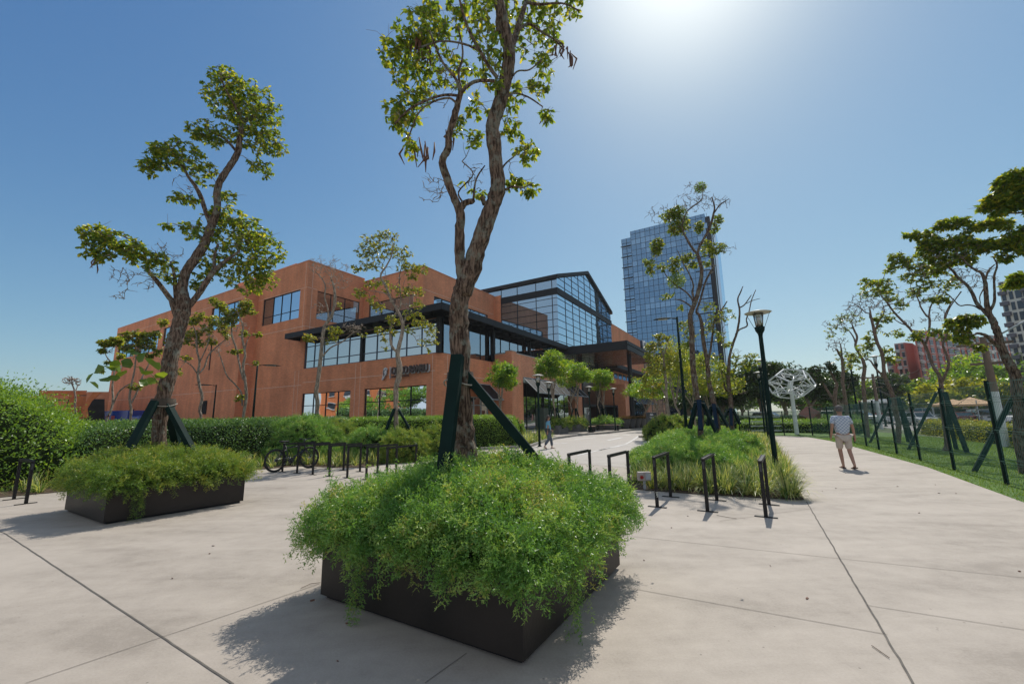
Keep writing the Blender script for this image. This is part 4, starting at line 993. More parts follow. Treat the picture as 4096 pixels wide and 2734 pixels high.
# ------------------------------------------------------------ steel planters with ferns and braced trees
STEEL = pm('weathered_steel', (0.034, 0.026, 0.022), (0.016, 0.013, 0.011), scale=1.6, rough=.5, rvar=.10, spec=.3, bump=.12, bscale=30)
GREEN = pm('dark_green_paint', (0.007, 0.024, 0.020), (0.0045, 0.015, 0.013), scale=3, rough=.7, rvar=.08, spec=.12, bump=.1, bscale=40)
BLUEG = pm('dark_blue_paint', (0.007, 0.024, 0.05), (0.005, 0.016, 0.035), scale=3, rough=.65, rvar=.08, spec=.15)
CLOTH = pm('old_cloth', (0.10, 0.075, 0.055), (0.05, 0.04, 0.03), scale=12, rough=.95, bump=.6)
ROPE = pm('rope', (0.42, 0.38, 0.33), (0.28, 0.25, 0.2), scale=30, rough=.9)

def planter(cen, near, left, right, label, seed, leaf, n, hang=(), top=.50, H=.50, group='square steel planters in the plaza'):
    A = Vector((left[0]-near[0], left[1]-near[1], 0)); Bv = Vector((right[0]-near[0], right[1]-near[1], 0)); la, lb = A.length, Bv.length; A.normalize(); Bv.normalize()
    c = Vector((near[0], near[1], 0))+A*la/2+Bv*lb/2
    pl = thing('planter_box', label, 'planter', c, group=group)
    mb = MB(); th = .012; z0, z1 = .035, H
    for (d, e, l1, l2) in ((A, Bv, la, lb), (Bv, A, lb, la)):
        for s in (-1, 1):
            mb.box(c+e*s*(l2/2-th/2)+Vector((0, 0, (z0+z1)/2)), d*(l1/2-(th if d == Bv else 0)), e*th/2, Vector((0, 0, (z1-z0)/2)))
            mb.box(c+e*s*(l2/2-.03)+Vector((0, 0, z1+.003)), d*(l1/2-(.06 if d == Bv else 0)), e*.03, Vector((0, 0, .003)))
    mb.build('side_panels', STEEL, pl, bevel=.003)
    mb = MB(); mb.box(c+Vector((0, 0, .022)), A*(la/2-.04), Bv*(lb/2-.04), Vector((0, 0, .018))); mb.build('base', BLACKM, pl)
    mb = MB(); mb.box(c+Vector((0, 0, H-.06)), A*(la/2-.015), Bv*(lb/2-.015), Vector((0, 0, .02))); mb.build('soil', SOIL, pl)
    # ferns
    rng = np.random.default_rng(seed); u = rng.uniform(-1, 1, (n*2, 2)); u = u[:n]; u = np.sign(u)*np.abs(u)**.85*.90
    An, Bn = np.array(A), np.array(Bv); cc = np.array(c); r8 = (np.abs(u[:, 0])**5+np.abs(u[:, 1])**5)**(1/5)
    lump = vnoise(u*[la, lb], 3.2, seed)*.16
    z = H-.02+top*(1-r8**5)*.95+lump*np.clip(1.3-r8, 0, 1); P = cc+An*(u[:, :1]*la/2*1.02)+Bn*(u[:, 1:]*lb/2*1.02)+np.array([[0, 0, 1]])*z[:, None]
    out = An*u[:, :1]+Bn*u[:, 1:]; D = out*(.25+1.25*r8[:, None]**4)+np.array([0, 0, 1])*(1.05-.5*r8[:, None]**4)+rng.normal(size=(n, 3))*.45
    fe = thing('fern_bush', 'dense '+('bright green' if leaf is L_FN else 'yellow green')+' feathery fern spilling over the rim of the '+('near' if leaf is L_FN else 'far left')+' planter', 'fern', (c.x, c.y, H-.06), group='ferns in the plaza planters')
    V, F, r = fern_mesh(P, D, rng, length=.26, steps=10, side=.055, needles=5, nl=.021, nw=.0042, grav=3.2)
    ns = int(n*.42); si = rng.integers(0, 4, ns); tt = rng.uniform(-1, 1, ns); ab = np.where((si == 0)[:, None], np.stack([np.ones(ns), tt], 1), np.where((si == 1)[:, None], np.stack([-np.ones(ns), tt], 1), np.where((si == 2)[:, None], np.stack([tt, np.ones(ns)], 1), np.stack([tt, -np.ones(ns)], 1))))
    zs = H+rng.uniform(-.01, top*.80, ns); inn = 1.05-.20*((zs-H)/top)**2; Ps = cc+An*(ab[:, :1]*la/2)*inn[:, None]+Bn*(ab[:, 1:]*lb/2)*inn[:, None]; Ps[:, 2] = zs+vnoise(ab*[la, lb], 3.2, seed)*.05
    on = nrm(np.sign(ab)*np.abs(ab)**4); Ds = (An*on[:, :1]+Bn*on[:, 1:])*.8+np.array([0, 0, 1])*(.35+.5*((zs-H)/top))[:, None]+rng.normal(size=(ns, 3))*.4
    Vs_, Fs_, rs_ = fern_mesh(Ps, Ds, rng, length=.23, steps=9, side=.055, needles=5, nl=.021, nw=.0042, grav=4.5)
    F = np.concatenate([F, Fs_+len(V)]); V = np.concatenate([V, Vs_]); r = np.concatenate([r, rs_])
    # hanging strands over the sides
    hp, hd = [], []
    for (a, b_, k, ln) in hang:
        for i in range(k): hp.append(cc+An*(a*la/2*1.06+rng.normal()*.05)+Bn*(b_*lb/2*1.06+rng.normal()*.05)+[0, 0, H+rng.uniform(-.02, .14)]); hd.append(An*a*(abs(a) > .98)+Bn*b_*(abs(b_) > .98)+np.array([0, 0, .1])+rng.normal(size=3)*.2)
    E = 55; s_ = rng.integers(0, 4, E); t_ = rng.uniform(-1, 1, E)
    for i in range(E):
        a, b_ = ((1, t_[i]), (-1, t_[i]), (t_[i], 1), (t_[i], -1))[s_[i]]
        hp.append(cc+An*(a*la/2*1.03)+Bn*(b_*lb/2*1.03)+[0, 0, H+rng.uniform(-.02, .1)]); hd.append(An*a*(abs(a) == 1)+Bn*b_*(abs(b_) == 1)+np.array([0, 0, .35])+rng.normal(size=3)*.3)
    V2, F2, r2 = fern_mesh(np.array(hp), np.array(hd), rng, length=.22, steps=10, side=.05, needles=5, nl=.02, nw=.0040, grav=7.0)
    if hang:
        Hk = np.array([h for h in hang]); q = []; qd = []
        for (a, b_, k, ln) in hang:
            if ln > .5:
                for i in range(14): q.append(cc+An*(a*la/2*1.08+rng.normal()*.03)+Bn*(b_*lb/2*1.08+rng.normal()*.03)+[0, 0, H-.02]); qd.append(An*a*(abs(a) > .98)*.4+Bn*b_*(abs(b_) > .98)*.4+np.array([0, 0, -.5])+rng.normal(size=3)*.15)
        if q:
            V3, F3, r3_ = fern_mesh(np.array(q), np.array(qd), rng, length=.45, steps=16, side=.035, needles=4, nl=.018, nw=.003, grav=9.0)
            F2 = np.concatenate([F2, F3+len(V2)]); V2 = np.concatenate([V2, V3]); r2 = np.concatenate([r2, r3_])
    vv_ = np.concatenate([V, V2]); rr0 = np.concatenate([r, r2]); cf = vv_[::3]; rr0 = np.clip(rr0+.22*vnoise(cf, 3.6, seed+3)+.10*vnoise(cf, 11.0, seed+5), 0, .955)
    sp_ = []
    for i in range(90):
        j = rng.integers(len(P)); b0 = P[j]; d0_ = nrm(D[j]+rng.normal(size=3)*.4); l_ = rng.uniform(.18, .42); sp_.append((np.array([b0, b0+d0_*l_*.5+[0, 0, .02], b0+d0_*l_-[0, 0, l_*.3]]), np.array([.0022, .0018, .001])))
    Vq, Fq = tubes_np(sp_, 3); np_mesh('dry_stems', Vq, Fq, DEADTW, fe)
    np_mesh('foliage', np.concatenate([V, V2]), np.concatenate([F, F2+len(V)]), leaf, fe, rnd=rr0)
    k = 22; g_ = np.linspace(-1, 1, k); X, Y = np.meshgrid(g_, g_); uu = np.stack([X.ravel(), Y.ravel()], 1); rr8 = (np.abs(uu[:, 0])**5+np.abs(uu[:, 1])**5)**(1/5)
    zz = H-.05+top*(1-np.minimum(1, rr8)**5)*.95+vnoise(uu*[la, lb], 3.2, seed)*.16*np.clip(1.3-rr8, 0, 1)-.02
    Vc = cc+An*(uu[:, :1]*la/2*.97)+Bn*(uu[:, 1:]*lb/2*.97)+np.array([[0, 0, 1]])*zz[:, None]; i = np.arange(k-1)[:, None]*k+np.arange(k-1)[None]
    np_mesh('stems', Vc, np.stack([i, i+1, i+k+1, i+k], -1).reshape(-1, 4), CORE, fe, smooth=True)  # dark sheet under the fronds stands in for the shaded inside
    return c, A, Bv

c1, A1, B1 = planter(None, (.04, 2.92), (-1.71, 4.00), (1.06, 4.61), 'near black steel square planter box with its corner towards the viewer', 11, L_FN, 4300,
                     hang=((-1, -.45, 10, .6), (-1, -.2, 6, .3), (-.6, -1, 8, .3), (.35, -1, 9, .55), (-.98, .6, 8, .3), (.9, -1, 5, .3)), top=.42)
c2, A2, B2 = planter(None, (-6.26, 6.77), (-7.96, 7.83), (-5.13, 8.36), 'farther black steel square planter box standing left of the open plaza', 23, L_FY, 2600,
                     hang=((-.8, -1, 8, .3), (-1, -.6, 9, .55), (-1, .3, 7, .3), (-1, .8, 5, .3)), top=.36)

def brace(name, label, legs, tie, w=.13, d=.07, mats=None, wrap=None, group='green timber braces propping the young trees', rope=None):
    """legs: list of (foot, head) points"""
    t = thing(name, label, 'tree brace', tie, group=group)
    for i, (a, b_) in enumerate(legs):
        mb = MB(); a, b_ = Vector(a), Vector(b_); mid = Vector((tie[0], tie[1], 0)); out = (Vector((a.x, a.y, 0))-mid); side = out.cross(Vector((0, 0, 1)))
        ww = w[i] if hasattr(w, '__len__') else w; mb.beam(a, b_, ww, d, up=side if False else out); mb.build('leg', (mats[i] if mats else GREEN), t, bevel=.004)
    if wrap:
        mb = MB(); mb.tube([Vector(tie)+Vector((0, 0, z)) for z in (-wrap[1], 0, wrap[1])], [wrap[0]*1.02, wrap[0]*1.08, wrap[0]], 14, cap=False); mb.build('cloth_wrap', CLOTH, t, smooth=True)
    if rope:
        mb = MB(); R_ = rope; mb.tube([Vector(tie)+Vector((R_*cos(a)*1.0, R_*sin(a), -.03+.03*sin(2*a))) for a in np.linspace(0, 2*pi, 22)], .008, 5); mb.build('rope', ROPE, t)
    return t

# ------------------------------------------------------------ tree in the near planter
t1 = Tree('planter_tree', 'tall twin-stemmed tree with flaking brown bark rising out of the near planter', (c1.x-.16, c1.y+.12), z0=.45, seed=4, bark=BARK, leaf=L_A)
t1.branch([(1063, 1040, 33), (1060, 960, 27), (1056, 880, 24), (1055, 800, 25), (1053, 740, 24), (1055, 690, 23), (1066, 655, 24), (1080, 620, 24), (1095, 570, 22), (1112, 520, 21), (1130, 470, 20), (1142, 430, 19), (1138, 380, 17), (1132, 320, 18), (1130, 290, 17), (1145, 240, 17), (1160, 180, 16), (1168, 130, 16), (1160, 80, 14), (1150, 30, 13), (1138, -30, 12), (1128, -110, 9)], dz=-.5, base=True)
t1.branch([(1062, 655, 12), (1056, 600, 13), (1054, 540, 12), (1056, 490, 11), (1040, 450, 10), (1022, 400, 10), (1015, 368, 9), (1028, 340, 9), (1030, 310, 8), (1043, 265, 8), (1052, 230, 7), (1058, 212, 6)], dz=-.45)
t1.branch([(1056, 480, 8), (1066, 466, 8), (1082, 462, 7), (1086, 458, 5)], dz=-.05)
t1.branch([(1112, 470, 6), (1105, 450, 5)], dz=-.05)
t1.branch([(1058, 212, 5), (1075, 195, 4.5), (1100, 185, 4), (1135, 186, 4)], dz=.0)
t1.branch([(1058, 214, 4), (1045, 180, 3.5), (1020, 150, 3), (1000, 110, 2.5), (985, 70, 2)], dz=-.3)
t1.branch([(1055, 220, 3.5), (1020, 218, 3), (985, 228, 3), (940, 250, 2.4), (905, 285, 2)], dz=.3)
t1.branch([(1050, 240, 3), (1030, 225, 2.6), (990, 235, 2.3), (960, 260, 2), (935, 320, 1.6)], dz=-.1)
t1.branch([(1060, 212, 3), (1052, 170, 3), (1062, 120, 2.3), (1050, 60, 2)], dz=.2)
t1.branch([(1140, 178, 5), (1120, 150, 4), (1100, 115, 4), (1080, 80, 3.5), (1062, 30, 3), (1050, -20, 2)], dz=-.4)
t1.branch([(1100, 115, 3), (1060, 100, 2.5), (1010, 95, 2), (960, 110, 1.6)], dz=-.3)
t1.branch([(1168, 120, 9), (1180, 90, 8), (1192, 50, 7), (1205, 10, 5), (1210, -40, 4)], dz=.3)
t1.branch([(1180, 80, 4), (1210, 55, 3.2), (1245, 75, 2.6), (1270, 90, 2), (1290, 110, 1.6)], dz=.3)
t1.branch([(1205, 5, 4), (1240, 10, 3), (1290, 8, 2), (1330, 25, 1.6)], dz=.1)
t1.branch([(1165, 110, 4), (1140, 60, 4), (1148, 10, 3)], dz=-.2)
t1.branch([(1155, 290, 3), (1185, 305, 2.4), (1205, 320, 2), (1245, 340, 1.5)], dz=.2) if False else None
t1.branch([(1150, 240, 3), (1175, 215, 2.2), (1210, 222, 2), (1245, 245, 1.5)], dz=.25)
t1.branch([(1160, 200, 3), (1185, 165, 2), (1215, 160, 1.8), (1245, 135, 1.4)], dz=-.2)
t1.branch([(1148, 392, 3), (1160, 375, 2.2), (1178, 360, 1.8)], dz=.1)
t1.branch([(1150, 440, 3.5), (1175, 428, 2.4), (1200, 430, 1.8), (1222, 420, 1.4)], dz=-.2)
t1.branch([(1086, 458, 3), (1090, 420, 2.4), (1098, 400, 2), (1112, 380, 1.5)], dz=.1)
t1.branch([(1066, 470, 2.5), (1052, 440, 2), (1085, 400, 1.6), (1060, 370, 1.3)], dz=.3)
cl1 = [(960, 90, 55, 55, 52), (905, 130, 32, 38, 26), (960, 165, 60, 45, 40), (920, 265, 45, 30, 38), (960, 225, 40, 24, 16), (945, 335, 18, 26, 10), (1000, 60, 40, 40, 24), (1060, 40, 45, 45, 26), (1110, 60, 35, 60, 26, -.4), (1130, 110, 35, 40, 18, -.5),
       (1040, 160, 40, 45, 18), (1090, 250, 30, 30, 9), (1050, 290, 22, 28, 10), (1090, 315, 16, 24, 9), (1180, 220, 20, 45, 15), (1175, 300, 24, 26, 15), (1205, 350, 26, 24, 16), (1180, 420, 22, 16, 12), (1215, 435, 20, 14, 12),
       (1240, 205, 30, 26, 13), (1255, 265, 12, 18, 8), (1245, 140, 30, 34, 16), (1255, 60, 45, 40, 30, .3), (1200, 30, 55, 40, 34, .2), (1300, 18, 55, 22, 22, .3), (1190, 100, 26, 30, 10, .2), (1000, 10, 30, 20, 10), (1150, 5, 60, 25, 20), (1060, 430, 20, 10, 2), (1100, 440, 20, 10, 3), (1080, 200, 30, 40, 8), (970, 28, 12, 14, 5), (1130, 180, 25, 25, 9, -.5)]
t1.finish(cl1, L=.105, W=.042, per=7, twig_r=.0045, six=True, leafless=[(1000, 435, 40, 38, 26), (1090, 400, 30, 30, 14), (1010, 190, 60, 50, 18), (1230, 110, 60, 50, 12)], pods=((968, 85, .34, 14, -.1), (985, 330, .3, 5, 0), (945, 320, .3, 4, 0), (1035, 300, .25, 3, 0), (1280, 95, .28, 7, .3), (1300, 120, .3, 5, .3), (1245, 245, .2, 2, .2), (930, 95, .25, 5, .1)), nt=14)
def P1(x, y, off=0.0): return Vector(t1.px(x, y, off))
tie1 = P1(1056, 872)
brace('tree_brace', 'dark green timber braces bound with cloth to the tree in the near planter',
      [(P1(1018, 1085, -.42), P1(1050, 815, -.17)), (P1(1262, 1092, -.1), P1(1068, 858, -.04)), (P1(1085, 1065, .5), P1(1058, 860, .14))], tie1, w=(.12, .165, .12), d=.09, wrap=(.135, .085), rope=.17)

# ------------------------------------------------------------ tree in the left planter
t2 = Tree('planter_tree', 'crooked tree leaning right with lichened bark standing in the left planter', (c2.x-.1, c2.y+.15), z0=.42, seed=9, bark=BARK, leaf=L_A)
t2.branch([(364, 1035, 22), (366, 980, 19), (372, 925, 20), (385, 870, 22), (392, 820, 21), (402, 775, 21), (415, 730, 20), (422, 700, 20), (418, 665, 14), (426, 625, 13), (450, 590, 13), (474, 550, 12), (484, 520, 11), (498, 480, 9), (498, 445, 9), (505, 415, 9), (525, 385, 8), (545, 350, 8), (550, 320, 7), (553, 292, 6), (552, 270, 4)], dz=-.2, base=True)
t2.branch([(410, 735, 11), (398, 700, 9), (394, 690, 8), (378, 668, 7), (356, 640, 6), (342, 625, 5)], dz=.3)
t2.branch([(342, 625, 5), (336, 600, 4), (325, 570, 3), (290, 545, 2.4), (250, 530, 2)], dz=.2)
t2.branch([(405, 690, 7), (402, 650, 6), (400, 630, 4), (392, 600, 3)], dz=-.1)
t2.branch([(430, 705, 9), (455, 675, 8), (472, 648, 8), (492, 620, 7), (515, 600, 5), (550, 575, 3)], dz=-.3)
t2.branch([(492, 620, 5), (492, 590, 4), (500, 560, 3)], dz=.1)
t2.branch([(482, 510, 7), (470, 480, 6), (462, 455, 6), (450, 430, 5), (432, 405, 4), (420, 380, 3)], dz=.2)
t2.branch([(552, 290, 5), (565, 275, 4), (585, 262, 2.5)], dz=.2)
t2.branch([(552, 270, 4), (535, 235, 3), (515, 200, 2.2), (505, 165, 1.6)], dz=-.2)
t2.branch([(420, 380, 3), (390, 375, 2.2), (350, 370, 1.8)], dz=.2)
t2.branch([(545, 350, 4), (515, 318, 3), (480, 300, 2)], dz=.3)
cl2 = [(520, 215, 52, 55, 130), (575, 235, 55, 50, 100), (610, 270, 42, 40, 60), (508, 165, 18, 18, 14), (590, 310, 60, 45, 70), (625, 330, 32, 26, 40), (600, 385, 30, 22, 26), (540, 300, 42, 36, 44), (480, 310, 48, 30, 54), (450, 305, 20, 12, 12),
       (425, 355, 55, 32, 62), (370, 355, 42, 32, 52), (345, 380, 34, 26, 30), (470, 395, 36, 36, 26), (420, 455, 38, 14, 22), (520, 455, 28, 24, 18),
       (230, 540, 48, 30, 62), (290, 565, 50, 34, 52), (220, 580, 42, 26, 34), (330, 590, 50, 26, 34), (370, 610, 34, 36, 26), (385, 520, 16, 10, 8), (445, 525, 34, 28, 28),
       (520, 500, 50, 30, 52), (560, 540, 60, 45, 90), (600, 580, 55, 50, 100), (560, 630, 60, 45, 84), (510, 570, 45, 50, 54), (600, 640, 36, 36, 46), (470, 620, 30, 30, 18), (450, 650, 20, 16, 8), (400, 640, 24, 26, 8)]
t2.finish(cl2, L=.13, W=.055, per=7, twig_r=.007, six=True, leafless=[(310, 640, 55, 40, 40), (280, 680, 40, 20, 8), (380, 580, 45, 30, 16), (430, 430, 40, 30, 8), (240, 600, 40, 40, 6)], pods=((225, 590, .3, 3, 0),), nt=12)
def P2(x, y, off=0.0): return Vector(t2.px(x, y, off))
tie2 = P2(374, 925)
brace('tree_brace', 'dark green timber braces roped to the crooked tree in the left planter',
      [(P2(285, 1050, -.5), P2(356, 920, -.16)), (P2(452, 1052, -.45), P2(384, 926, -.12)), (P2(412, 1045, .55), P2(384, 930, .15))], tie2, w=.13, d=.085, wrap=(.19, .09), rope=.22)
# sprout of big heart-shaped leaves growing out of the trunk
mb = MB(); sp = [P2(372, 895, -.18), P2(352, 862, -.3), P2(335, 848, -.4), P2(310, 840, -.45), P2(270, 838, -.5), P2(225, 850, -.5)]
mb.tube(sp, [.008, .007, .006, .005, .004, .003], 6); st_ = mb.build('sprout_stem', pm('green_stem', (.2, .2, .06), (.14, .15, .04), rough=.6), t2.t, smooth=True)
rng = np.random.default_rng(2); lp, ld = [], []
for (x, y) in ((215, 855), (240, 838), (262, 825), (285, 850), (300, 822), (318, 838), (330, 820), (345, 850), (320, 870), (350, 865), (255, 860), (232, 868), (205, 875), (290, 805), (275, 835), (335, 808), (310, 800), (360, 855), (225, 835), (345, 835)):
    lp.append(P2(x, y, -.45+rng.normal()*.12)); ld.append(rng.normal(size=3)*[.8, .8, .25]-[.1, 0, .45])
V, F = leaf_np(np.array(lp), np.array(ld), rng.uniform(.16, .26, len(lp)), rng.uniform(.16, .24, len(lp)), rng, up=rng.normal(size=(len(lp), 3))*.5+[0, 0, 1], six=True, fold=.1)
np_mesh('big_leaves', V, F, L_A, t2.t, rnd=np.tile(rng.random(len(lp))*.6, 2))
# ------------------------------------------------------------ bicycle racks
RACKM = pm('rack_steel', (0.018, 0.016, 0.016), (0.011, 0.010, 0.011), scale=5, rough=.5, rvar=.08, spec=.3)
def make_rack(label, a, b_):
    a, b_ = Vector((*a, 0)), Vector((*b_, 0)); L = (b_-a).length
    t = thing('bicycle_rack', label, 'bicycle rack', (a+b_)/2, atan2((b_-a).y, (b_-a).x), 'steel hoop bicycle racks in the plaza')
    h = .82
    for s in (-1, 1):
        mb = MB(); mb.abox(s*L/2-.02, -.026, .008, s*L/2+.02, .026, h-.046); mb.build('post', RACKM, t, bevel=.004, local=True)
        mb = MB(); mb.abox(s*L/2-.03, -.15, .001, s*L/2+.03, .15, .012)
        mb.build('foot_plate', RACKM, t, local=True)
    mb = MB(); mb.abox(-L/2-.021, -.030, h-.045, L/2+.021, -.024, h); mb.abox(-L/2-.021, .024, h-.045, L/2+.021, .030, h); mb.abox(-L/2-.021, -.024, h-.045, L/2+.021, .024, h-.012)
    mb.build('top_rail', RACKM, t, local=True)
    mb = MB(); mb.abox(-L/2-.0225, -.014, h-.17, -L/2-.0205, .014, h-.06); o = mb.build('sticker', pm('sticker_dark', (.05, .05, .055), (.04, .04, .045), rough=.5), t, local=True)
    tx = text_mesh('BIKE', .028, LETW, o, (-L/2-.0235, .010, h-.155), (0, 0, 1), (0, -1, 0), depth=.001, name='lettering', off=.001)
    return t
racks_r = [((2.37, 7.38), (2.90, 8.22)), ((3.03, 7.0), (3.59, 7.86)), ((3.71, 6.59), (4.25, 7.42)), ((1.70, 7.78), (2.24, 8.60)), ((1.03, 8.17), (1.57, 9.02))]
lab_r = ['black hoop bicycle rack just right of the electric socket box', 'middle black hoop bicycle rack of the three standing on open concrete', 'rightmost black hoop bicycle rack beside the point of the striped grass',
         'black hoop bicycle rack peeping over right end of the near fern planter', 'black hoop bicycle rack mostly hidden behind top of the near fern planter']
rk0 = make_rack(lab_r[0], *racks_r[0])
def place_rack(a, b_, lab):
    a, b_ = Vector((*a, 0)), Vector((*b_, 0)); return dup(rk0, (a+b_)/2, atan2((b_-a).y, (b_-a).x), lab)
for (a, b_), lab in list(zip(racks_r, lab_r))[1:]: place_rack(a, b_, lab)
lab_m = ['black hoop bicycle rack the bicycle leans on', 'black hoop bicycle rack next to the one with the bicycle', 'third black hoop bicycle rack from the bicycle end of its row', 'middle black hoop bicycle rack of the row behind the near planter',
         'fifth black hoop bicycle rack counted from the parked bicycle', 'sixth black hoop bicycle rack counted from the parked bicycle', 'black hoop bicycle rack at the end of its row farthest from the bicycle']
for k in range(7):
    a = (-6.86+.625*k, 12.92-.375*k); place_rack(a, (a[0]+.53, a[1]+.86), lab_m[k])
place_rack((-9.51, 8.59), (-10.30, 9.08), 'lone black hoop bicycle rack at far left beside the big shrub')

# ------------------------------------------------------------ bicycle
TYRE = pm('tyre_rubber', (0.02, 0.02, 0.02), (0.012, 0.012, 0.012), scale=20, rough=.8)
ALU = pm('aluminium', (0.55, 0.55, 0.57), (0.4, 0.4, 0.42), scale=8, rough=.3, metal=1.0)
BFR = pm('bike_paint', (0.03, 0.03, 0.038), (0.02, 0.02, 0.024), scale=4, rough=.25)
def make_bike(loc, rz):
    t = thing('bicycle', 'black mountain bicycle with silver trim parked against first rack', 'bicycle', loc, rz)
    r = .335; W0, W1 = (-.54, 0, r), (.54, 0, r)
    for c, nm in ((W0, 'wheel'), (W1, 'wheel')):
        mb = MB(); N_ = 40
        pts = [Vector((c[0]+(r-.025)*cos(a), 0, c[2]+(r-.025)*sin(a))) for a in np.linspace(0, 2*pi, N_+1)]; mb.tube(pts, .025, 8, cap=False); w = mb.build(nm, TYRE, t, smooth=True, local=True)
        mb = MB(); mb.tube([Vector((c[0]+(r-.055)*cos(a), 0, c[2]+(r-.055)*sin(a))) for a in np.linspace(0, 2*pi, N_+1)], .011, 6, cap=False); mb.build('rim', BFR, w, smooth=True, local=True)
        mb = MB()
        for k in range(28):
            a = 2*pi*k/28; mb.tube([Vector((c[0]+.02*cos(a+.6), (-1)**k*.02, c[2]+.02*sin(a+.6))), Vector((c[0]+(r-.06)*cos(a), 0, c[2]+(r-.06)*sin(a)))], .0012, 3)
        mb.tube([Vector((c[0], -.05, c[2])), Vector((c[0], .05, c[2]))], .02, 10); mb.build('spokes', ALU, w, local=True)
    bb = Vector((-.10, 0, .30)); st = Vector((-.25, 0, .72)); hd = Vector((.36, 0, .72)); hb = Vector((.40, 0, .60)); ra = Vector((-.54, 0, r)); fa = Vector((.54, 0, r))
    mb = MB(); mb.tube([bb, hb], .024, 8); mb.tube([bb, st], .018, 8); mb.tube([st-Vector((0, 0, .05)), hd], .018, 8); mb.tube([hd+Vector((-.01, 0, .04)), hb-Vector((-.01, 0, .05))], .023, 8)
    for s in (-1, 1): mb.tube([bb+Vector((0, .03*s, 0)), ra+Vector((0, .055*s, 0))], .010, 6); mb.tube([st+Vector((.02, .012*s, -.08)), ra+Vector((0, .055*s, 0))], .009, 6)
    mb.build('frame', BFR, t, smooth=True, local=True)
    mb = MB()
    for s in (-1, 1): mb.tube([hb+Vector((.005, .045*s, -.04)), Vector((.47, .05*s, .50)), fa+Vector((0, .05*s, 0))], .015, 8)
    mb.tube([hb+Vector((.005, -.05, -.04)), hb+Vector((.005, .05, -.04))], .018, 6); mb.build('fork', BFR, t, smooth=True, local=True)
    mb = MB(); mb.tube([hd, Vector((.35, 0, .86)), Vector((.42, 0, .90))], .015, 8); mb.tube([Vector((.38, -.29, .92)), Vector((.41, -.12, .90)), Vector((.42, 0, .90)), Vector((.41, .12, .90)), Vector((.38, .29, .92))], .012, 8)
    h = mb.build('handlebar', BFR, t, smooth=True, local=True)
    mb = MB(); mb.tube([Vector((.38, -.31, .92)), Vector((.385, -.19, .915))], .018, 8); mb.tube([Vector((.38, .31, .92)), Vector((.385, .19, .915))], .018, 8); mb.build('grips', TYRE, h, smooth=True, local=True)
    mb = MB(); mb.tube([st-Vector((-.01, 0, .02)), Vector((-.285, 0, .84))], .013, 8); mb.build('seat_post', ALU, t, local=True)
    mb = MB(); ring = []
    for (x, w, z) in ((-.44, .02, .885), (-.42, .07, .885), (-.36, .075, .88), (-.28, .045, .872), (-.20, .022, .87), (-.14, .014, .865)):
        ring.append([Vector((x, w*cos(a), z+(.022 if sin(a) > 0 else .035)*sin(a))) for a in np.linspace(0, 2*pi, 11)[:-1]])
    for i in range(5):
        for k in range(10): mb.quad(ring[i][k], ring[i][(k+1) % 10], ring[i+1][(k+1) % 10], ring[i+1][k])
    mb.poly(ring[0]); mb.poly(ring[-1][::-1]); mb.build('saddle', TYRE, t, smooth=True, local=True)
    mb = MB(); mb.tube([bb+Vector((0, -.075, 0)), bb+Vector((0, -.06, 0))], .085, 18); mb.tube([bb+Vector((0, -.09, 0)), bb+Vector((.05, -.09, -.16))], .011, 6); mb.tube([bb+Vector((0, .09, 0)), bb+Vector((-.05, .09, .16))], .011, 6)
    mb.tube([ra+Vector((0, -.06, 0)), ra+Vector((0, -.045, 0))], .045, 14); mb.tube([ra+Vector((0, -.06, -.02)), ra+Vector((.03, -.06, -.13))], .012, 6)
    k_ = mb.build('drivetrain', BFR, t, local=True)
    for s in (-1, 1): mb = MB(); e = bb+Vector((-.05*s, .12*s, .16*s)); mb.box(e, (.045, 0, 0), (0, .04, 0), (0, 0, .01)); mb.build('pedal', TYRE, k_, local=True)
    mb = MB(); mb.tube([bb+Vector((0, -.066, .085)), ra+Vector((0, -.05, .045))], .004, 4); mb.tube([bb+Vector((0, -.066, -.085)), ra+Vector((.03, -.055, -.13))], .004, 4); mb.build('chain', ALU, k_, local=True)
    return t
bk0, bk1 = Vector((-7.02, 12.82, 0)), Vector((-6.45, 13.74, 0))
bk = make_bike((bk0+bk1)/2, atan2((bk1-bk0).y, (bk1-bk0).x)); bk.rotation_euler = (radians(-3), 0, bk.rotation_euler[2])

# ------------------------------------------------------------ planting beds
bedB = [(2.25, 9.22), (2.44, 9.06), (3.46, 8.44), (5.04, 7.72), (8.7, 14.0), (14.6, 24.2), (14.5, 28.0), (11.5, 30), (8.9, 25.0), (5.6, 17.6)]
sheet('bed_soil', bedB, .018, SOIL)
E_ = [G(-900, 2085), G(-400, 2020), G(0, 1989), G(207, 1970), Vector((-7.88, 13.61, 0)), Vector((-7.10, 14.32, 0)), G(1000+1100/2.936, 1650+648/2.936), G(1000+1400/2.936, 1650+640/2.936), G(1700, 1822), G(1790, 1802), Vector((-1.4, 19.75, 0))]
bedA = [(v.x, v.y) for v in E_]+[(0.73, 20.7), (1.6, 24.0), (2.61, 27.03), (2.2, 30.5), (-3, 31), (-12, 36), (-40, 52), (-40, 12)]
sheet('bed_soil', bedA, .014, SOIL)
rg_ = np.random.default_rng(12)
def strip(poly, inner, dens): P = scatter(poly, dens, rg_); d = pdist(P, poly); return P[d < inner]
SB = scatter(bedB, 11, rg_); dB = pdist(SB, bedB)
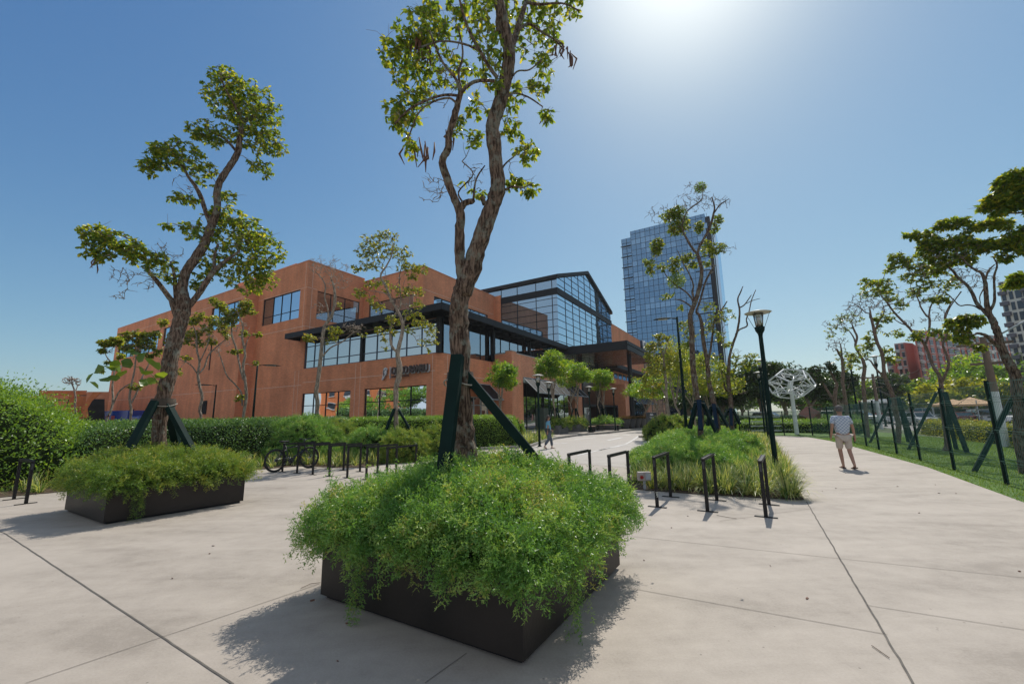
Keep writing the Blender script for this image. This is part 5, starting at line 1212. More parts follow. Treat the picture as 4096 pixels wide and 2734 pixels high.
# keep the striped grass to a rim of the bed
dR = np.abs((SB-np.array([5.04, 7.72]))@np.array([.8637, -.504])); keep = ((dB < 1.5) | (dR < 2.4)) & (dB > .12) & (SB[:, 1] < 28); near = (SB[:, 1] < 13)
liriope('border_grass', 'striped yellow and green ribbon grass edging the triangular bed beside the path', np.vstack([SB[keep & near], SB[keep & near]+.09]), seed=3, blades=46, L=.50, wid=.014)
liriope('border_grass', 'striped ribbon grass running along the far rim of the triangular bed', SB[keep & ~near], seed=4, blades=28, L=.46, wid=.019)
SA = scatter(bedA, 10, rg_); dA = pdist(SA, bedA); kA = (dA > .1) & (dA < 1.9) & (SA[:, 1] < 18.0) & (SA[:, 0] > -24) & (SA[:, 0] < -2.2)
liriope('border_grass', 'pale dry striped grass growing behind the row of bicycle racks', SA[kA], seed=6, blades=34, L=.50, wid=.015)
kC = pdist(SA, [(0.65, 20.9), (1.5, 24.0), (2.5, 27.03), (2.0, 29.5), (-.6, 29), (-0.3, 21.8)]) > .08
PC_ = scatter([(0.65, 20.9), (1.5, 24.0), (2.5, 27.03), (2.0, 29.5), (-.6, 29), (-0.3, 21.8)], 9, rg_)
liriope('border_grass', 'tall yellow green grass in the corner of the bed by the road', PC_, seed=8, blades=22, L=.68, wid=.024)

def conv_at(x, y, d): v = ato(x, y, d); return (v.x, v.y)
# hedges of the left bed
def poly_at(pts): return [conv_at(x, 925, d) for x, d in pts]
hl = poly_at([(-260, 16.5), (-60, 15.6), (60, 15.4), (150, 15.4), (215, 15.6), (235, 20), (60, 25), (-300, 28)])
hlc = np.array(conv_at(-60, 925, 14))
hedge('shrub', 'huge loose green shrub rising at left edge of the photo', hl, lambda P: 1.45+1.35*np.clip(1-np.abs(pdistaz(P))/1.0, 0, 1), L_HB if False else L_HG, cat='shrub', dens=620, L=.075, W=.036, edge=1.5, bump=.16, nz=1.6, spread=.12, seed=5, power=2.0) if False else None
def pdistaz(P): az = np.arctan2(P[:, 0], P[:, 1]); return (az-radians(-56))/radians(12)
hedge('shrub', 'huge loose green shrub rising at left edge of the photo', hl, lambda P: 1.45+1.5*np.clip(1-np.clip(pdistaz(P), 0, 9)*1.0, 0, 1), L_HB, cat='shrub', dens=680, L=.080, W=.038, edge=1.7, bump=.26, nz=1.5, spread=.19, seed=5, power=2.2, aim=1.2)
h2 = poly_at([(175, 15.4), (300, 16.0), (430, 16.4), (560, 17.0), (640, 17.4), (655, 18.6), (640, 24), (420, 23), (200, 20)])
hedge('hedge', 'long clipped hedge with small glossy leaves behind the left planter', h2, lambda P: np.full(len(P), 1.42), L_HG, dens=900, L=.055, W=.032, edge=.75, bump=.07, seed=6, spread=.06)
h3 = poly_at([(790, 19.0), (880, 19.6), (960, 19.8), (1050, 20.2), (1130, 20.6), (1180, 21.3), (1190, 23.0), (1120, 24.5), (960, 23.5), (790, 22.5)])
hedge('hedge', 'neatly clipped hedge with sunlit top and dark side by the road corner', h3, lambda P: np.full(len(P), 1.47), L_HB, dens=1000, L=.05, W=.03, edge=.55, bump=.035, seed=8, spread=.04, power=3.5)
h4 = poly_at([(560, 20), (700, 21), (800, 22), (820, 26), (640, 27), (520, 25)])
hedge('hedge', 'reddish green clipped hedge behind the fern bushes at the brick wall', h4, lambda P: np.full(len(P), 1.5), L_HG, dens=420, L=.06, W=.035, edge=.5, bump=.06, seed=9, spread=.05)
h5 = poly_at([(60, 25), (240, 27), (400, 28), (640, 30), (640, 34), (300, 33), (60, 31)])
hedge('hedge', 'far low hedge in front of the left wing of the brick building', h5, lambda P: np.full(len(P), 1.45), L_HB, dens=300, L=.08, W=.045, edge=.6, bump=.1, seed=10, spread=.06)
rb = conv_at(1180, 925, 27.0)
fern_mound('shrub', 'small round clipped shrub beside the first brick pier', rb, .62, .62, 1.35, 260, L_HB, seed=77, length=.2, steps=6, cat='shrub', nl=.05, nw=.014)
def fm(x, d, rx, h, n, leaf, label, seed, ry=None, L=.30): 
    c = conv_at(x, 925, d); return fern_mound('fern_bush', label, c, rx, ry or rx*.8, h, n, leaf, rot=.4, seed=seed, length=L, nl=.034, nw=.0065, group='feathery fern bushes in the beds')
fm(700, 17.9, 1.75, 1.50, 2300, L_FN, 'big round fern bush directly behind the bicycle', 31, ry=1.3)
fm(775, 18.6, 1.05, 1.40, 900, L_FY, 'yellowish fern bush at right shoulder of the big one behind the bicycle', 32)
fm(860, 16.9, 1.15, 1.15, 1200, L_FN, 'green fern bush left of the braced tree behind the racks', 33)
fm(930, 16.0, .95, 1.05, 1200, L_FY, 'lighter fern bush in front of the braced tree behind the racks', 34)
fm(1000, 16.6, .78, 1.12, 750, L_FY, 'small fern bush right of the braced tree behind the racks', 35)
fm(640, 19.5, 1.2, 1.35, 700, L_FY, 'fern bush between the long hedge and the brick wall', 36)
for i, (x, y, rx, h, lb) in enumerate([(4.15, 11.35, 1.1, .92, 'front left fern bush of the triangular bed'), (5.0, 11.1, .95, .85, 'front right fern bush of the triangular bed beside the striped grass'), (4.9, 13.0, 1.3, 1.0, 'fern bush around the foot of the tall braced tree'), (6.1, 12.9, 1.0, .9, 'fern bush between the tall braced tree and the near lamp post'),
                                   (6.1, 15.0, 1.5, 1.05, 'fern bush behind the tall braced tree'), (7.7, 15.6, 1.15, .98, 'fern bush beside the second braced tree of the triangular bed'), (8.2, 19.0, 1.7, 1.05, 'fern bush in the middle of the triangular bed'), (9.8, 21.3, 1.5, 1.0, 'farthest fern bush of the triangular bed near the path')]):
    fern_mound('fern_bush', lb, (x, y), rx, rx*.95, h*.70, int(1000*rx*rx/(1+.05*i)), L_FN, rot=i, seed=40+i, length=.30, nl=.034 if y < 14 else .05, nw=.0065 if y < 14 else .01, needles=4 if y < 14 else 3, group='feathery fern bushes in the beds')
fern_mound('fern_bush', 'clipped looking round fern bush at left by the road island', conv_at(1518, 925, 25.5), 1.05, .95, 1.25, 700, L_FY, seed=61, length=.26, nl=.05, nw=.01, needles=3, group='feathery fern bushes in the beds')
fern_mound('fern_bush', 'second round fern bush right behind the road island one', conv_at(1552, 925, 26.5), 1.15, .95, 1.2, 700, L_FY, seed=62, length=.26, nl=.05, nw=.01, needles=3, group='feathery fern bushes in the beds')

# ------------------------------------------------------------ trees traced in their own zoom frames
def RT(frame, *a, **k):
    t = Tree(*a, **k); ox, oy, sc = frame
    px0 = t.branch
    def br(pts, dz=0.0, **kw): return px0([(ox+x*sc, oy+y*sc, r*sc) for x, y, r in pts], dz, **kw)
    t.br = br; t.cl = lambda L_: [(ox+c[0]*sc, oy+c[1]*sc, c[2]*sc, c[3]*sc, c[4], *(c[5:])) for c in L_]
    t.W = lambda x, y, off=0.0: Vector(t.px(ox+x*sc, oy+y*sc, off)); return t
FR2 = (573.5, 573.5, .3293); FRL = (229.4, 602.2, .2377); FRB = (1376.4, 458.8, .3292); FRC = (1462.4, 659.5, .3841); FRA = (1881.0, 573.5, .3838); FRF = (2007.2, 344.1, .3293)
GT = 'slender trees in the left bed'
t = RT(FR2, 'slender_tree', 'nearly bare slender tree in front of the restaurant windows', conv_at(725, 965, 19.5), seed=21, bark=BARKG, leaf=L_Y, group=GT)
t.br([(465, 1150, 17), (470, 1060, 17), (462, 980, 16), (480, 860, 16), (495, 720, 15), (505, 620, 14), (520, 530, 13), (560, 475, 12), (585, 400, 11), (592, 320, 10), (580, 240, 8), (560, 190, 4)], dz=-.3, base=True)
t.br([(530, 500, 7), (545, 470, 6), (540, 400, 6), (520, 330, 6), (525, 250, 5), (495, 190, 4), (455, 150, 2)], dz=.4)
t.br([(505, 740, 7), (560, 680, 6), (640, 640, 5), (700, 590, 4), (760, 550, 2)], dz=-.3)
t.finish(t.cl([(410, 610, 45, 28, 34), (590, 560, 55, 28, 30), (590, 610, 40, 20, 18), (620, 385, 30, 18, 6), (540, 640, 40, 20, 8), (790, 590, 40, 20, 6)]), L=.14, W=.055, per=7, leafless=t.cl([(560, 120, 140, 80, 90), (620, 230, 90, 50, 40), (480, 420, 60, 60, 22), (720, 540, 100, 40, 50), (470, 110, 70, 60, 30)]), tw=DEADTW, twig_r=.010, nt=8)
t = RT(FR2, 'slender_tree', 'slender yellow leaved tree partly hiding the restaurant sign', conv_at(908, 960, 17.0), seed=22, bark=BARKG, leaf=L_Y, group=GT)
t.br([(1020, 1260, 18), (1016, 1180, 18), (1015, 1050, 18), (1020, 950, 20), (1038, 880, 23), (1040, 800, 21), (1028, 720, 17), (1045, 640, 15), (1062, 560, 14), (1055, 480, 12), (1015, 400, 10), (980, 340, 9), (950, 260, 9), (910, 180, 7), (950, 110, 6), (985, 40, 5), (1000, -40, 3)], dz=-.4, base=True)
t.br([(1022, 710, 10), (985, 660, 10), (978, 580, 9), (985, 510, 8), (1010, 450, 8), (1045, 400, 6), (1050, 330, 5), (1040, 200, 4), (1060, 100, 3)], dz=.5)
t.br([(1062, 560, 6), (1080, 480, 5), (1100, 420, 4), (1140, 380, 3)], dz=.3)
t.br([(985, 340, 5), (940, 300, 4), (880, 290, 3), (820, 280, 2)], dz=-.3)
c_ = [(860, -60, 110, 50, 60), (960, -90, 80, 40, 40), (800, 20, 80, 45, 46), (930, 10, 100, 55, 56), (1060, 20, 80, 50, 44), (740, 130, 45, 22, 20), (840, 110, 90, 40, 40), (1090, 110, 80, 40, 46), (1180, 130, 60, 40, 46), (1130, 190, 50, 26, 22), (860, 235, 70, 40, 32), (760, 300, 50, 34, 34), (850, 350, 40, 30, 16), (960, 250, 60, 40, 22), (1080, 280, 90, 40, 40), (1170, 290, 50, 34, 26), (900, 400, 40, 30, 18), (1170, 380, 60, 34, 26),
      (1000, 490, 60, 34, 30), (900, 560, 40, 28, 14), (1130, 450, 80, 34, 30), (1200, 510, 70, 34, 34), (1270, 560, 50, 44, 30), (1110, 560, 50, 30, 14), (930, 620, 30, 34, 14), (990, 570, 40, 24, 16), (1220, 640, 60, 24, 16), (1290, 640, 30, 18, 10), (1245, 700, 14, 14, 5), (940, 690, 22, 22, 6)]
t.finish(t.cl(c_), L=.13, W=.055, per=7, twig_r=.010, leafless=t.cl([(1000, 300, 180, 200, 50)]), nt=8, pods=())
tie = t.W(1020, 1105)
brace('tree_brace', 'green timber braces on the yellow leaved tree behind the bicycle racks', [(t.W(950, 1245, -.3), t.W(1006, 1105, -.1)), (t.W(1130, 1275, -.2), t.W(1034, 1108, -.05)), (t.W(1010, 1245, .8), t.W(1022, 1105, .12))], tie, w=.10, d=.08, rope=.14)
t = RT(FR2, 'slender_tree_x', 'x', (0, 1), seed=1); bpy.data.objects.remove(t.t)
tb = RT(FR2, 'p', 'p', conv_at(725, 965, 19.5)); bpy.data.objects.remove(tb.t)
brace('tree_brace', 'green timber braces on the nearly bare tree before the restaurant', [(tb.W(425, 1190, -.2), tb.W(452, 1140, -.1)), (tb.W(495, 1200, -.2), tb.W(472, 1140, -.05)), (tb.W(462, 1190, .5), tb.W(466, 1140, .1))], tb.W(462, 1140), w=.10, d=.08)
t = RT(FRL, 'slender_tree', 'pale barked slender tree before the wall corner of the left wing', conv_at(557, 960, 24.0), seed=23, bark=BARKG, leaf=L_Y, group=GT)
t.br([(1385, 1480, 16), (1400, 1380, 18), (1412, 1280, 18), (1402, 1150, 16), (1382, 1000, 14), (1400, 880, 13), (1372, 720, 12), (1380, 620, 9), (1345, 520, 7), (1310, 440, 4)], dz=-.3, base=True)
t.br([(1385, 1130, 12), (1350, 1000, 11), (1315, 830, 11), (1272, 700, 10), (1272, 600, 9), (1240, 520, 8), (1190, 430, 6), (1150, 380, 3)], dz=.5)
t.br([(1372, 1380, 10), (1366, 1260, 10), (1300, 1170, 8), (1225, 1090, 8), (1180, 960, 7), (1145, 860, 4)], dz=-.4)
t.br([(1395, 850, 7), (1430, 730, 5), (1480, 690, 3), (1540, 690, 2)], dz=.2)
t.finish(t.cl([(1100, 370, 60, 50, 24), (1180, 430, 70, 50, 34), (1250, 480, 80, 50, 34), (1400, 400, 70, 60, 40), (1450, 470, 70, 40, 30), (1350, 480, 60, 50, 28), (1290, 560, 60, 60, 24), (1200, 560, 60, 50, 26), (1400, 680, 50, 30, 16), (1520, 690, 40, 24, 12), (1280, 860, 50, 24, 14), (1340, 1300, 60, 30, 16), (1510, 970, 50, 24, 10), (1360, 850, 20, 20, 6)]), L=.19, W=.085, per=7, twig_r=.012, leafless=t.cl([(1300, 650, 160, 200, 34), (1140, 850, 60, 80, 14)]), tw=DEADTW, nt=8)
t = RT(FRL, 'slender_tree', 'forked slender tree right of the crooked planter tree', conv_at(463, 960, 27.0), seed=24, bark=BARKG, leaf=L_Y, group=GT)
t.br([(975, 1510, 16), (962, 1420, 17), (985, 1300, 17), (960, 1180, 17), (945, 1080, 15), (960, 960, 13), (935, 840, 11), (930, 700, 8), (900, 610, 5)], dz=-.2, base=True)
t.br([(965, 1060, 11), (1010, 1000, 10), (1050, 890, 9), (1150, 790, 7), (1215, 740, 4)], dz=.4)
t.br([(938, 1070, 8), (880, 990, 7), (800, 945, 5), (730, 930, 3)], dz=-.3)
t.br([(960, 960, 8), (1000, 880, 7), (1040, 780, 6), (1060, 680, 4)], dz=-.4)
t.finish(t.cl([(880, 560, 70, 60, 32), (960, 520, 60, 50, 26), (1040, 640, 80, 60, 36), (900, 680, 80, 60, 36), (840, 740, 50, 60, 24), (960, 780, 70, 50, 22), (1100, 560, 80, 50, 34), (1180, 620, 70, 60, 34), (1080, 760, 60, 40, 20), (1220, 700, 40, 40, 14), (830, 920, 50, 30, 12), (760, 1060, 30, 30, 8), (650, 760, 40, 60, 14), (700, 700, 40, 60, 16)]), L=.20, W=.085, per=7, twig_r=.012, leafless=t.cl([(980, 700, 180, 160, 50)]), tw=DEADTW, nt=8)
t = RT(FRL, 'slender_tree', 'wide yellow crowned tree left of the crooked planter tree', conv_at(300, 960, 27.0), seed=25, bark=BARKG, leaf=L_Y, group=GT)
t.br([(292, 1520, 16), (300, 1420, 16), (285, 1300, 15), (300, 1200, 13), (330, 1050, 10), (345, 930, 8), (350, 840, 5)], dz=-.2, base=True)
t.br([(305, 1350, 12), (370, 1220, 11), (410, 1100, 10), (470, 980, 8), (520, 870, 7), (545, 760, 4)], dz=.4)
t.finish(t.cl([(230, 720, 70, 70, 34), (330, 700, 80, 70, 40), (430, 710, 70, 60, 34), (530, 700, 60, 60, 28), (380, 780, 90, 60, 40), (250, 820, 70, 50, 30), (490, 800, 50, 60, 24), (330, 860, 60, 40, 18), (560, 860, 50, 50, 20), (600, 580, 60, 60, 24), (340, 1200, 70, 40, 16), (520, 1140, 50, 30, 8), (460, 900, 60, 40, 16)]), L=.20, W=.085, per=7, twig_r=.012, leafless=t.cl([(360, 850, 160, 120, 40)]), nt=8)
t = RT(FRL, 'slender_tree', 'leftmost slender tree leaning out before the end of the wing', conv_at(256, 960, 24.0), seed=26, bark=BARKG, leaf=L_Y, group=GT)
t.br([(60, 1550, 15), (100, 1440, 15), (125, 1340, 14), (120, 1200, 12), (135, 1080, 10), (135, 1000, 9), (60, 900, 6), (50, 830, 3)], dz=.3, base=True)
t.br([(130, 1360, 10), (180, 1250, 10), (250, 1190, 8), (330, 1150, 5)], dz=-.3)
t.br([(138, 1000, 7), (180, 940, 6), (170, 860, 4), (130, 760, 3)], dz=.2)
t.finish(t.cl([(40, 780, 50, 40, 28), (100, 760, 60, 50, 34), (20, 850, 34, 24, 14), (170, 760, 50, 50, 20), (90, 960, 40, 16, 8), (0, 1040, 40, 20, 10), (200, 900, 50, 30, 12)]), L=.20, W=.085, per=7, twig_r=.012, leafless=t.cl([(60, 850, 100, 80, 24)]), nt=8)
t = RT((0, 831.6, .2377), 'bare_tree', 'leafless grey tree before the low buildings at far left', conv_at(170, 955, 46), seed=27, bark=BARKG, leaf=L_Y)
t.br([(725, 510, 14), (722, 420, 13), (728, 340, 12), (715, 260, 10), (690, 200, 7), (660, 170, 4)], base=True)
t.br([(722, 290, 8), (745, 230, 6), (740, 180, 4)], dz=.4); t.br([(712, 250, 7), (695, 180, 5), (690, 130, 3)], dz=-.4)
t.finish([], leafless=t.cl([(680, 170, 90, 50, 60), (745, 190, 50, 50, 30)]), twig_r=.03, tw=DEADTW, nt=7)

# trees of the triangular bed
GB_ = 'braced trees in the triangular bed'
t = RT(FRB, 'tall_tree', 'tallest tree in the triangular bed with mistletoe balls and bare top twigs', conv_at(1603, 990, 15.5), seed=31, bark=BARK, leaf=L_A, group=GB_)
t.br([(702, 1600, 24), (700, 1480, 24), (672, 1350, 23), (652, 1200, 22), (642, 1050, 21), (640, 920, 20), (630, 840, 20), (632, 790, 18), (655, 730, 17), (682, 650, 16), (702, 560, 15), (708, 480, 14), (690, 410, 14), (675, 370, 12)], dz=-.4, base=True)
t.br([(675, 372, 10), (640, 330, 9), (600, 262, 8), (580, 215, 7), (575, 170, 6), (600, 90, 5), (640, 50, 5), (700, 5, 5), (715, -30, 3), (712, -90, 2)], dz=.3)
t.br([(680, 365, 10), (700, 310, 9), (740, 240, 9), (772, 170, 9), (790, 100, 8), (798, 50, 6), (780, -20, 4)], dz=-.4)
t.br([(792, 95, 5), (830, 40, 5), (870, 10, 4), (900, -10, 2)], dz=-.3)
t.br([(648, 760, 8), (620, 730, 6), (570, 700, 5), (520, 690, 3)], dz=-.2)
t.br([(655, 740, 9), (640, 690, 7), (600, 640, 6), (540, 600, 5), (480, 550, 4), (440, 490, 3)], dz=.3)
t.br([(660, 720, 8), (645, 640, 7), (650, 590, 6), (620, 510, 5), (580, 440, 4), (540, 350, 3)], dz=-.4)
t.finish(t.cl([(490, 110, 70, 40, 44), (540, 90, 60, 40, 44), (560, 180, 70, 60, 60), (520, 210, 50, 40, 26), (690, 190, 34, 40, 30), (400, 310, 46, 40, 44), (390, 350, 40, 40, 34), (340, 440, 46, 34, 18), (350, 500, 40, 30, 14), (430, 470, 40, 30, 14), (540, 430, 70, 34, 30), (600, 400, 60, 30, 24), (640, 450, 50, 24, 16), (520, 480, 50, 30, 18), (740, 330, 40, 60, 24), (830, 330, 50, 50, 24), (820, 140, 40, 40, 22), (800, 200, 30, 34, 14), (780, 370, 30, 34, 12), (470, 670, 50, 18, 10), (560, 750, 22, 18, 5), (740, 440, 30, 30, 10)]),
         L=.12, W=.05, per=8, nk=2.0, twig_r=.008, six=False, leafless=t.cl([(600, 40, 160, 60, 60), (400, 110, 90, 60, 34), (740, 20, 110, 60, 40), (880, 350, 70, 40, 26), (860, 20, 60, 50, 20), (650, -60, 100, 70, 40)]), nt=10, tw=TWIG)
tC = t
# mistletoe balls
for (x, y, r_) in ((530, 560, 62), (690, 195, 30), (400, 325, 38)):
    pass
rng = np.random.default_rng(5); P_, D_ = [], []
for (x, y, r_, n_) in ((532, 560, 66, 900), (545, 110, 70, 700), (700, -90, 40, 500)):
    c = np.array(t.W(x, y, 0)); rr = t.pr(c, r_*.3292); u = nrm(rng.normal(size=(n_, 3)))*(rng.random((n_, 1))**.45)*[rr, rr, rr*.9]; P_.append(c+u); D_.append(u*1.2+rng.normal(size=(n_, 3))*rr*.5-[0, 0, rr*.2])
P_, D_ = np.concatenate(P_), np.concatenate(D_); V, F = leaf_np(P_, D_, rng.uniform(.05, .09, len(P_)), rng.uniform(.02, .032, len(P_)), rng)
np_mesh('mistletoe', V, F, L_A, t.t, rnd=rng.random(len(P_))*.7)
brace('tree_brace', 'green and blue timber braces on the tallest tree of the triangular bed', [(t.W(625, 1590, -.35), t.W(675, 1395, -.1)), (t.W(812, 1620, -.3), t.W(712, 1400, -.05)), (t.W(702, 1600, -.6), t.W(690, 1392, -.2))], t.W(690, 1405), w=.13, d=.09, mats=[GREEN, GREEN, BLUEG], rope=.19)
t = RT(FRB, 'tall_tree', 'dark stemmed tree close right of the tallest one in the triangular bed', conv_at(1643, 985, 18.5), seed=32, bark=BARK, leaf=L_A, group=GB_)
t.br([(822, 1580, 21), (805, 1480, 20), (785, 1380, 20), (758, 1260, 18), (750, 1150, 17), (735, 1060, 16), (718, 960, 15), (710, 870, 13), (690, 800, 11), (672, 775, 9), (700, 690, 8), (735, 570, 8), (770, 500, 7), (800, 455, 5)], dz=-.2, base=True)
t.br([(752, 1130, 10), (770, 1040, 9), (785, 930, 8), (800, 830, 7), (850, 760, 6), (885, 705, 4)], dz=.4)
t.finish(t.cl([(600, 880, 50, 50, 30), (620, 960, 50, 50, 30), (590, 1010, 34, 34, 18), (760, 740, 60, 30, 20), (880, 800, 70, 50, 30), (790, 820, 50, 40, 20), (760, 900, 60, 50, 24), (830, 950, 50, 50, 20), (700, 1110, 40, 40, 18), (820, 1100, 40, 50, 16), (880, 1010, 40, 30, 12), (740, 1240, 60, 50, 26), (700, 1180, 40, 50, 16)]), L=.14, W=.055, per=7, twig_r=.009, leafless=t.cl([(800, 850, 130, 120, 44), (760, 480, 60, 40, 10)]), nt=9)
brace('tree_brace', 'green timber braces on the dark stemmed tree of the triangular bed', [(t.W(750, 1570, -.2), t.W(778, 1425, -.05)), (t.W(905, 1600, -.3), t.W(808, 1430, -.05)), (t.W(815, 1590, -.5), t.W(792, 1420, -.15))], t.W(790, 1430), w=.13, d=.09, mats=[GREEN, GREEN, BLUEG], rope=.18)
t = RT(FRB, 'tall_tree', 'tree with bare antler like top behind the near lamp post', conv_at(1675, 975, 21.5), seed=33, bark=BARK, leaf=L_A, group=GB_)
t.br([(915, 1560, 20), (912, 1450, 19), (905, 1350, 18), (893, 1250, 17), (898, 1150, 14), (905, 1080, 11), (930, 990, 10), (955, 920, 9), (970, 830, 8), (972, 760, 7), (960, 690, 6), (980, 640, 5), (996, 600, 3)], dz=-.3, base=True)
t.br([(945, 935, 7), (975, 900, 6), (1025, 875, 6), (1020, 830, 5), (1040, 770, 4), (1055, 700, 4), (1085, 625, 3)], dz=.3)
t.br([(972, 750, 5), (1005, 730, 5), (1035, 690, 4), (1055, 660, 3)], dz=-.3); t.br([(1020, 720, 3), (1060, 700, 3), (1115, 685, 2)], dz=.1)
t.br([(900, 1370, 8), (870, 1300, 8), (860, 1250, 6), (840, 1180, 4)], dz=.4)
t.finish(t.cl([(1060, 1110, 60, 50, 40), (1000, 1160, 60, 40, 36), (940, 1110, 40, 40, 20), (830, 1230, 60, 50, 36), (800, 1310, 60, 40, 34), (970, 1270, 50, 40, 30), (900, 1200, 50, 40, 24), (850, 1160, 40, 30, 18), (930, 1320, 40, 30, 20), (860, 1350, 50, 30, 24), (900, 1000, 30, 30, 8)]), L=.15, W=.06, per=7, twig_r=.009, leafless=t.cl([(950, 1080, 60, 60, 16), (980, 1340, 60, 20, 10)]), nt=9)
brace('tree_brace', 'green timber braces on the antler topped tree of the triangular bed', [(t.W(860, 1530, -.2), t.W(895, 1455, -.05)), (t.W(975, 1560, -.2), t.W(925, 1455, -.05)), (t.W(918, 1570, -.4), t.W(910, 1450, -.12))], t.W(910, 1460), w=.12, d=.09, mats=[GREEN, GREEN, BLUEG], rope=.17)
t = RT(FRC, 'young_tree', 'young golden green tree left of the tall curved street lamp', conv_at(1532, 965, 27), seed=34, bark=BARKG, leaf=L_Y, group=GB_)
t.br([(188, 800, 11), (182, 730, 11), (172, 640, 10), (170, 560, 9), (160, 480, 8), (155, 410, 6), (145, 370, 4), (140, 330, 3)], base=True); t.br([(170, 650, 6), (150, 610, 5), (135, 590, 3)], dz=.3); t.br([(158, 400, 4), (175, 350, 3), (185, 320, 2)], dz=-.2)
t.finish(t.cl([(130, 290, 34, 22, 30), (175, 300, 26, 20, 20), (80, 350, 34, 30, 34), (120, 350, 40, 40, 40), (60, 410, 30, 30, 30), (110, 430, 50, 40, 50), (180, 400, 40, 40, 34), (70, 500, 40, 40, 44), (130, 500, 50, 50, 50), (50, 560, 40, 34, 40), (110, 580, 50, 34, 44), (30, 620, 30, 30, 26), (90, 640, 40, 26, 24), (190, 470, 30, 40, 24)]), L=.17, W=.08, per=8, twig_r=.012, nt=8)
def ctree(x, d, zt, zb, hw, leaf, label, seed, n=5200, group='young trees by the entrance', L=.15, W=.085, limbs=6, stems=1, tr=.09, nm='young_tree', bark=BARKG, open_=1.0, yb=965):
    c = conv_at(x, yb, d); hh = (zt-zb)/2; zc = (zt+zb)/2; rg2 = np.random.default_rng(seed); bl = []
    for i in range(8):
        a = rg2.uniform(0, 2*pi); q = rg2.uniform(.2, .62); bl.append((cos(a)*hw*q, sin(a)*hw*q, zc+rg2.uniform(-.45, .5)*hh, hw*rg2.uniform(.38, .58), hw*rg2.uniform(.38, .58), hh*rg2.uniform(.28, .45)))
    bl.append((0, 0, zt-hh*.35, hw*.45, hw*.45, hh*.35))
    return crown_tree(nm, label, c, zb*.72, tr, bl, leaf, n, L=L, W=W, seed=seed, limbs=limbs, stems=stems, group=group, bark=bark, open_=open_)
ctree(1150, 27.0, 5.0, 2.7, 1.25, L_BR, 'small bright green tree in front of the brick pier nearest the restaurant', 51, 4200)
ctree(1273, 32.0, 6.4, 3.6, 1.65, L_BR, 'fullest bright green tree with two stems in first entrance planter', 52, 6500, stems=2)
ctree(1318, 35.5, 6.1, 3.3, 1.55, L_BR, 'bright green tree in the second entrance planter', 53, 6000, stems=2)
ctree(1383, 39.5, 5.6, 3.2, 1.5, L_BR, 'darker feathery green tree under the entrance canopy', 54, 5600, stems=2)
ctree(1480, 44, 5.2, 2.4, 2.3, L_BR, 'light green tree beyond the row of round pots', 55, 5200)
ctree(1555, 34, 7.2, 2.8, 1.8, L_Y, 'golden tree behind the tall curved street lamp', 56, 4200, tr=.1)
ctree(1595, 38, 6.8, 2.5, 2.3, L_A, 'green tree behind trunk of the tallest bed tree', 57, 4600)
ctree(1510, 38, 4.8, 2.2, 1.8, L_BR, 'low light green tree behind the young golden green one', 58, 4000)
ctree(1635, 34, 5.6, 2.2, 1.9, L_Y, 'yellow tinged tree low behind the dark stemmed one', 59, 5000)
for nm_, x, y_, d in (('green timber braces on the tree in the first entrance planter', 1273, 950, 31.9), ('green timber braces on the tree in the second entrance planter', 1318, 948, 35.4), ('green timber braces on the tree in the third entrance planter', 1383, 945, 39.4)):
    c = Vector((*conv_at(x, 925, d), 0)); brace('tree_brace', nm_, [(c+Vector((.62*cos(a), .62*sin(a), .5)), c+Vector((.12*cos(a), .12*sin(a), 2.0))) for a in (3.3, 5.6, 1.2)], c+Vector((0, 0, 1.9)), w=.1, d=.08)

# ------------------------------------------------------------ lamps
LGL = glassmat('lamp_glass', (.9, .9, .9), refl=.15, body=(.75, .76, .74)); LWH = pm('lamp_white', (.62, .60, .54), (.5, .48, .43), scale=6, rough=.5)
def make_lamp(loc, H, label, group):
    t = thing('lamp_post', label, 'lamp', loc, group=group)
    mb = MB(); mb.lathe([(.10, 0), (.10, .04), (.062, .06), (.058, .5), (.048, H-.62), (.05, H-.60)], 12); mb.build('pole', GREEN, t, smooth=False, local=True)
    mb = MB(); mb.lathe([(.045, H-.66), (.06, H-.58), (.105, H-.50), (.115, H-.44), (.115, H-.41)], 16); mb.build('collar', GREEN, t, local=True)
    mb = MB(); mb.lathe([(.085, H-.41), (.10, H-.25), (.125, H-.05)], 18); g_ = mb.build('lamp_glass', LGL, t, smooth=True, local=True)
    mb = MB(); mb.lathe([(.045, H-.40), (.045, H-.12)], 10); mb.build('bulb', LWH, g_, local=True)
    mb = MB(); mb.lathe([(.30, H-.045), (.31, H-.035), (.22, H-.005), (.06, H+.03), (.01, H+.035)], 24); mb.build('lamp_shade', LWH, t, smooth=True, local=True)
    mb = MB()
    for k in range(4): a = pi/4+k*pi/2; mb.tube([(.11*cos(a), .11*sin(a), H-.44), (.27*cos(a), .27*sin(a), H-.045)], .006, 5)
    mb.build('stays', GREEN, t, local=True); return t
GL_ = 'green lamp posts with flat round tops'
def lpos(x, y, H): d = ray(x*OV, y*OV); return Vector((d[0], d[1], 0))*((H-CH)/d[2])
lp0 = make_lamp(lpos(1738, 714, 4.05), 4.05, 'nearest tall green lamp post with flat round top by the path', GL_)
dup(lp0, lpos(1742, 825, 4.05), label='second green lamp post just behind the nearest one')
dup(lp0, lpos(1739, 853, 4.05), label='third lamp post along the path seen lower behind the second')
lpS = make_lamp(lpos(1234, 856, 3.5), 3.5, 'lamp post nearest the awning, leftmost of four at the entrance', GL_)
lpS.location = (ray(*rdc(365, 75))[0]*21.4, ray(*rdc(365, 75))[1]*21.4, 0) if False else lpos((2050+365/3.614)/OV, (1500-5/3.614)/OV, 3.5)
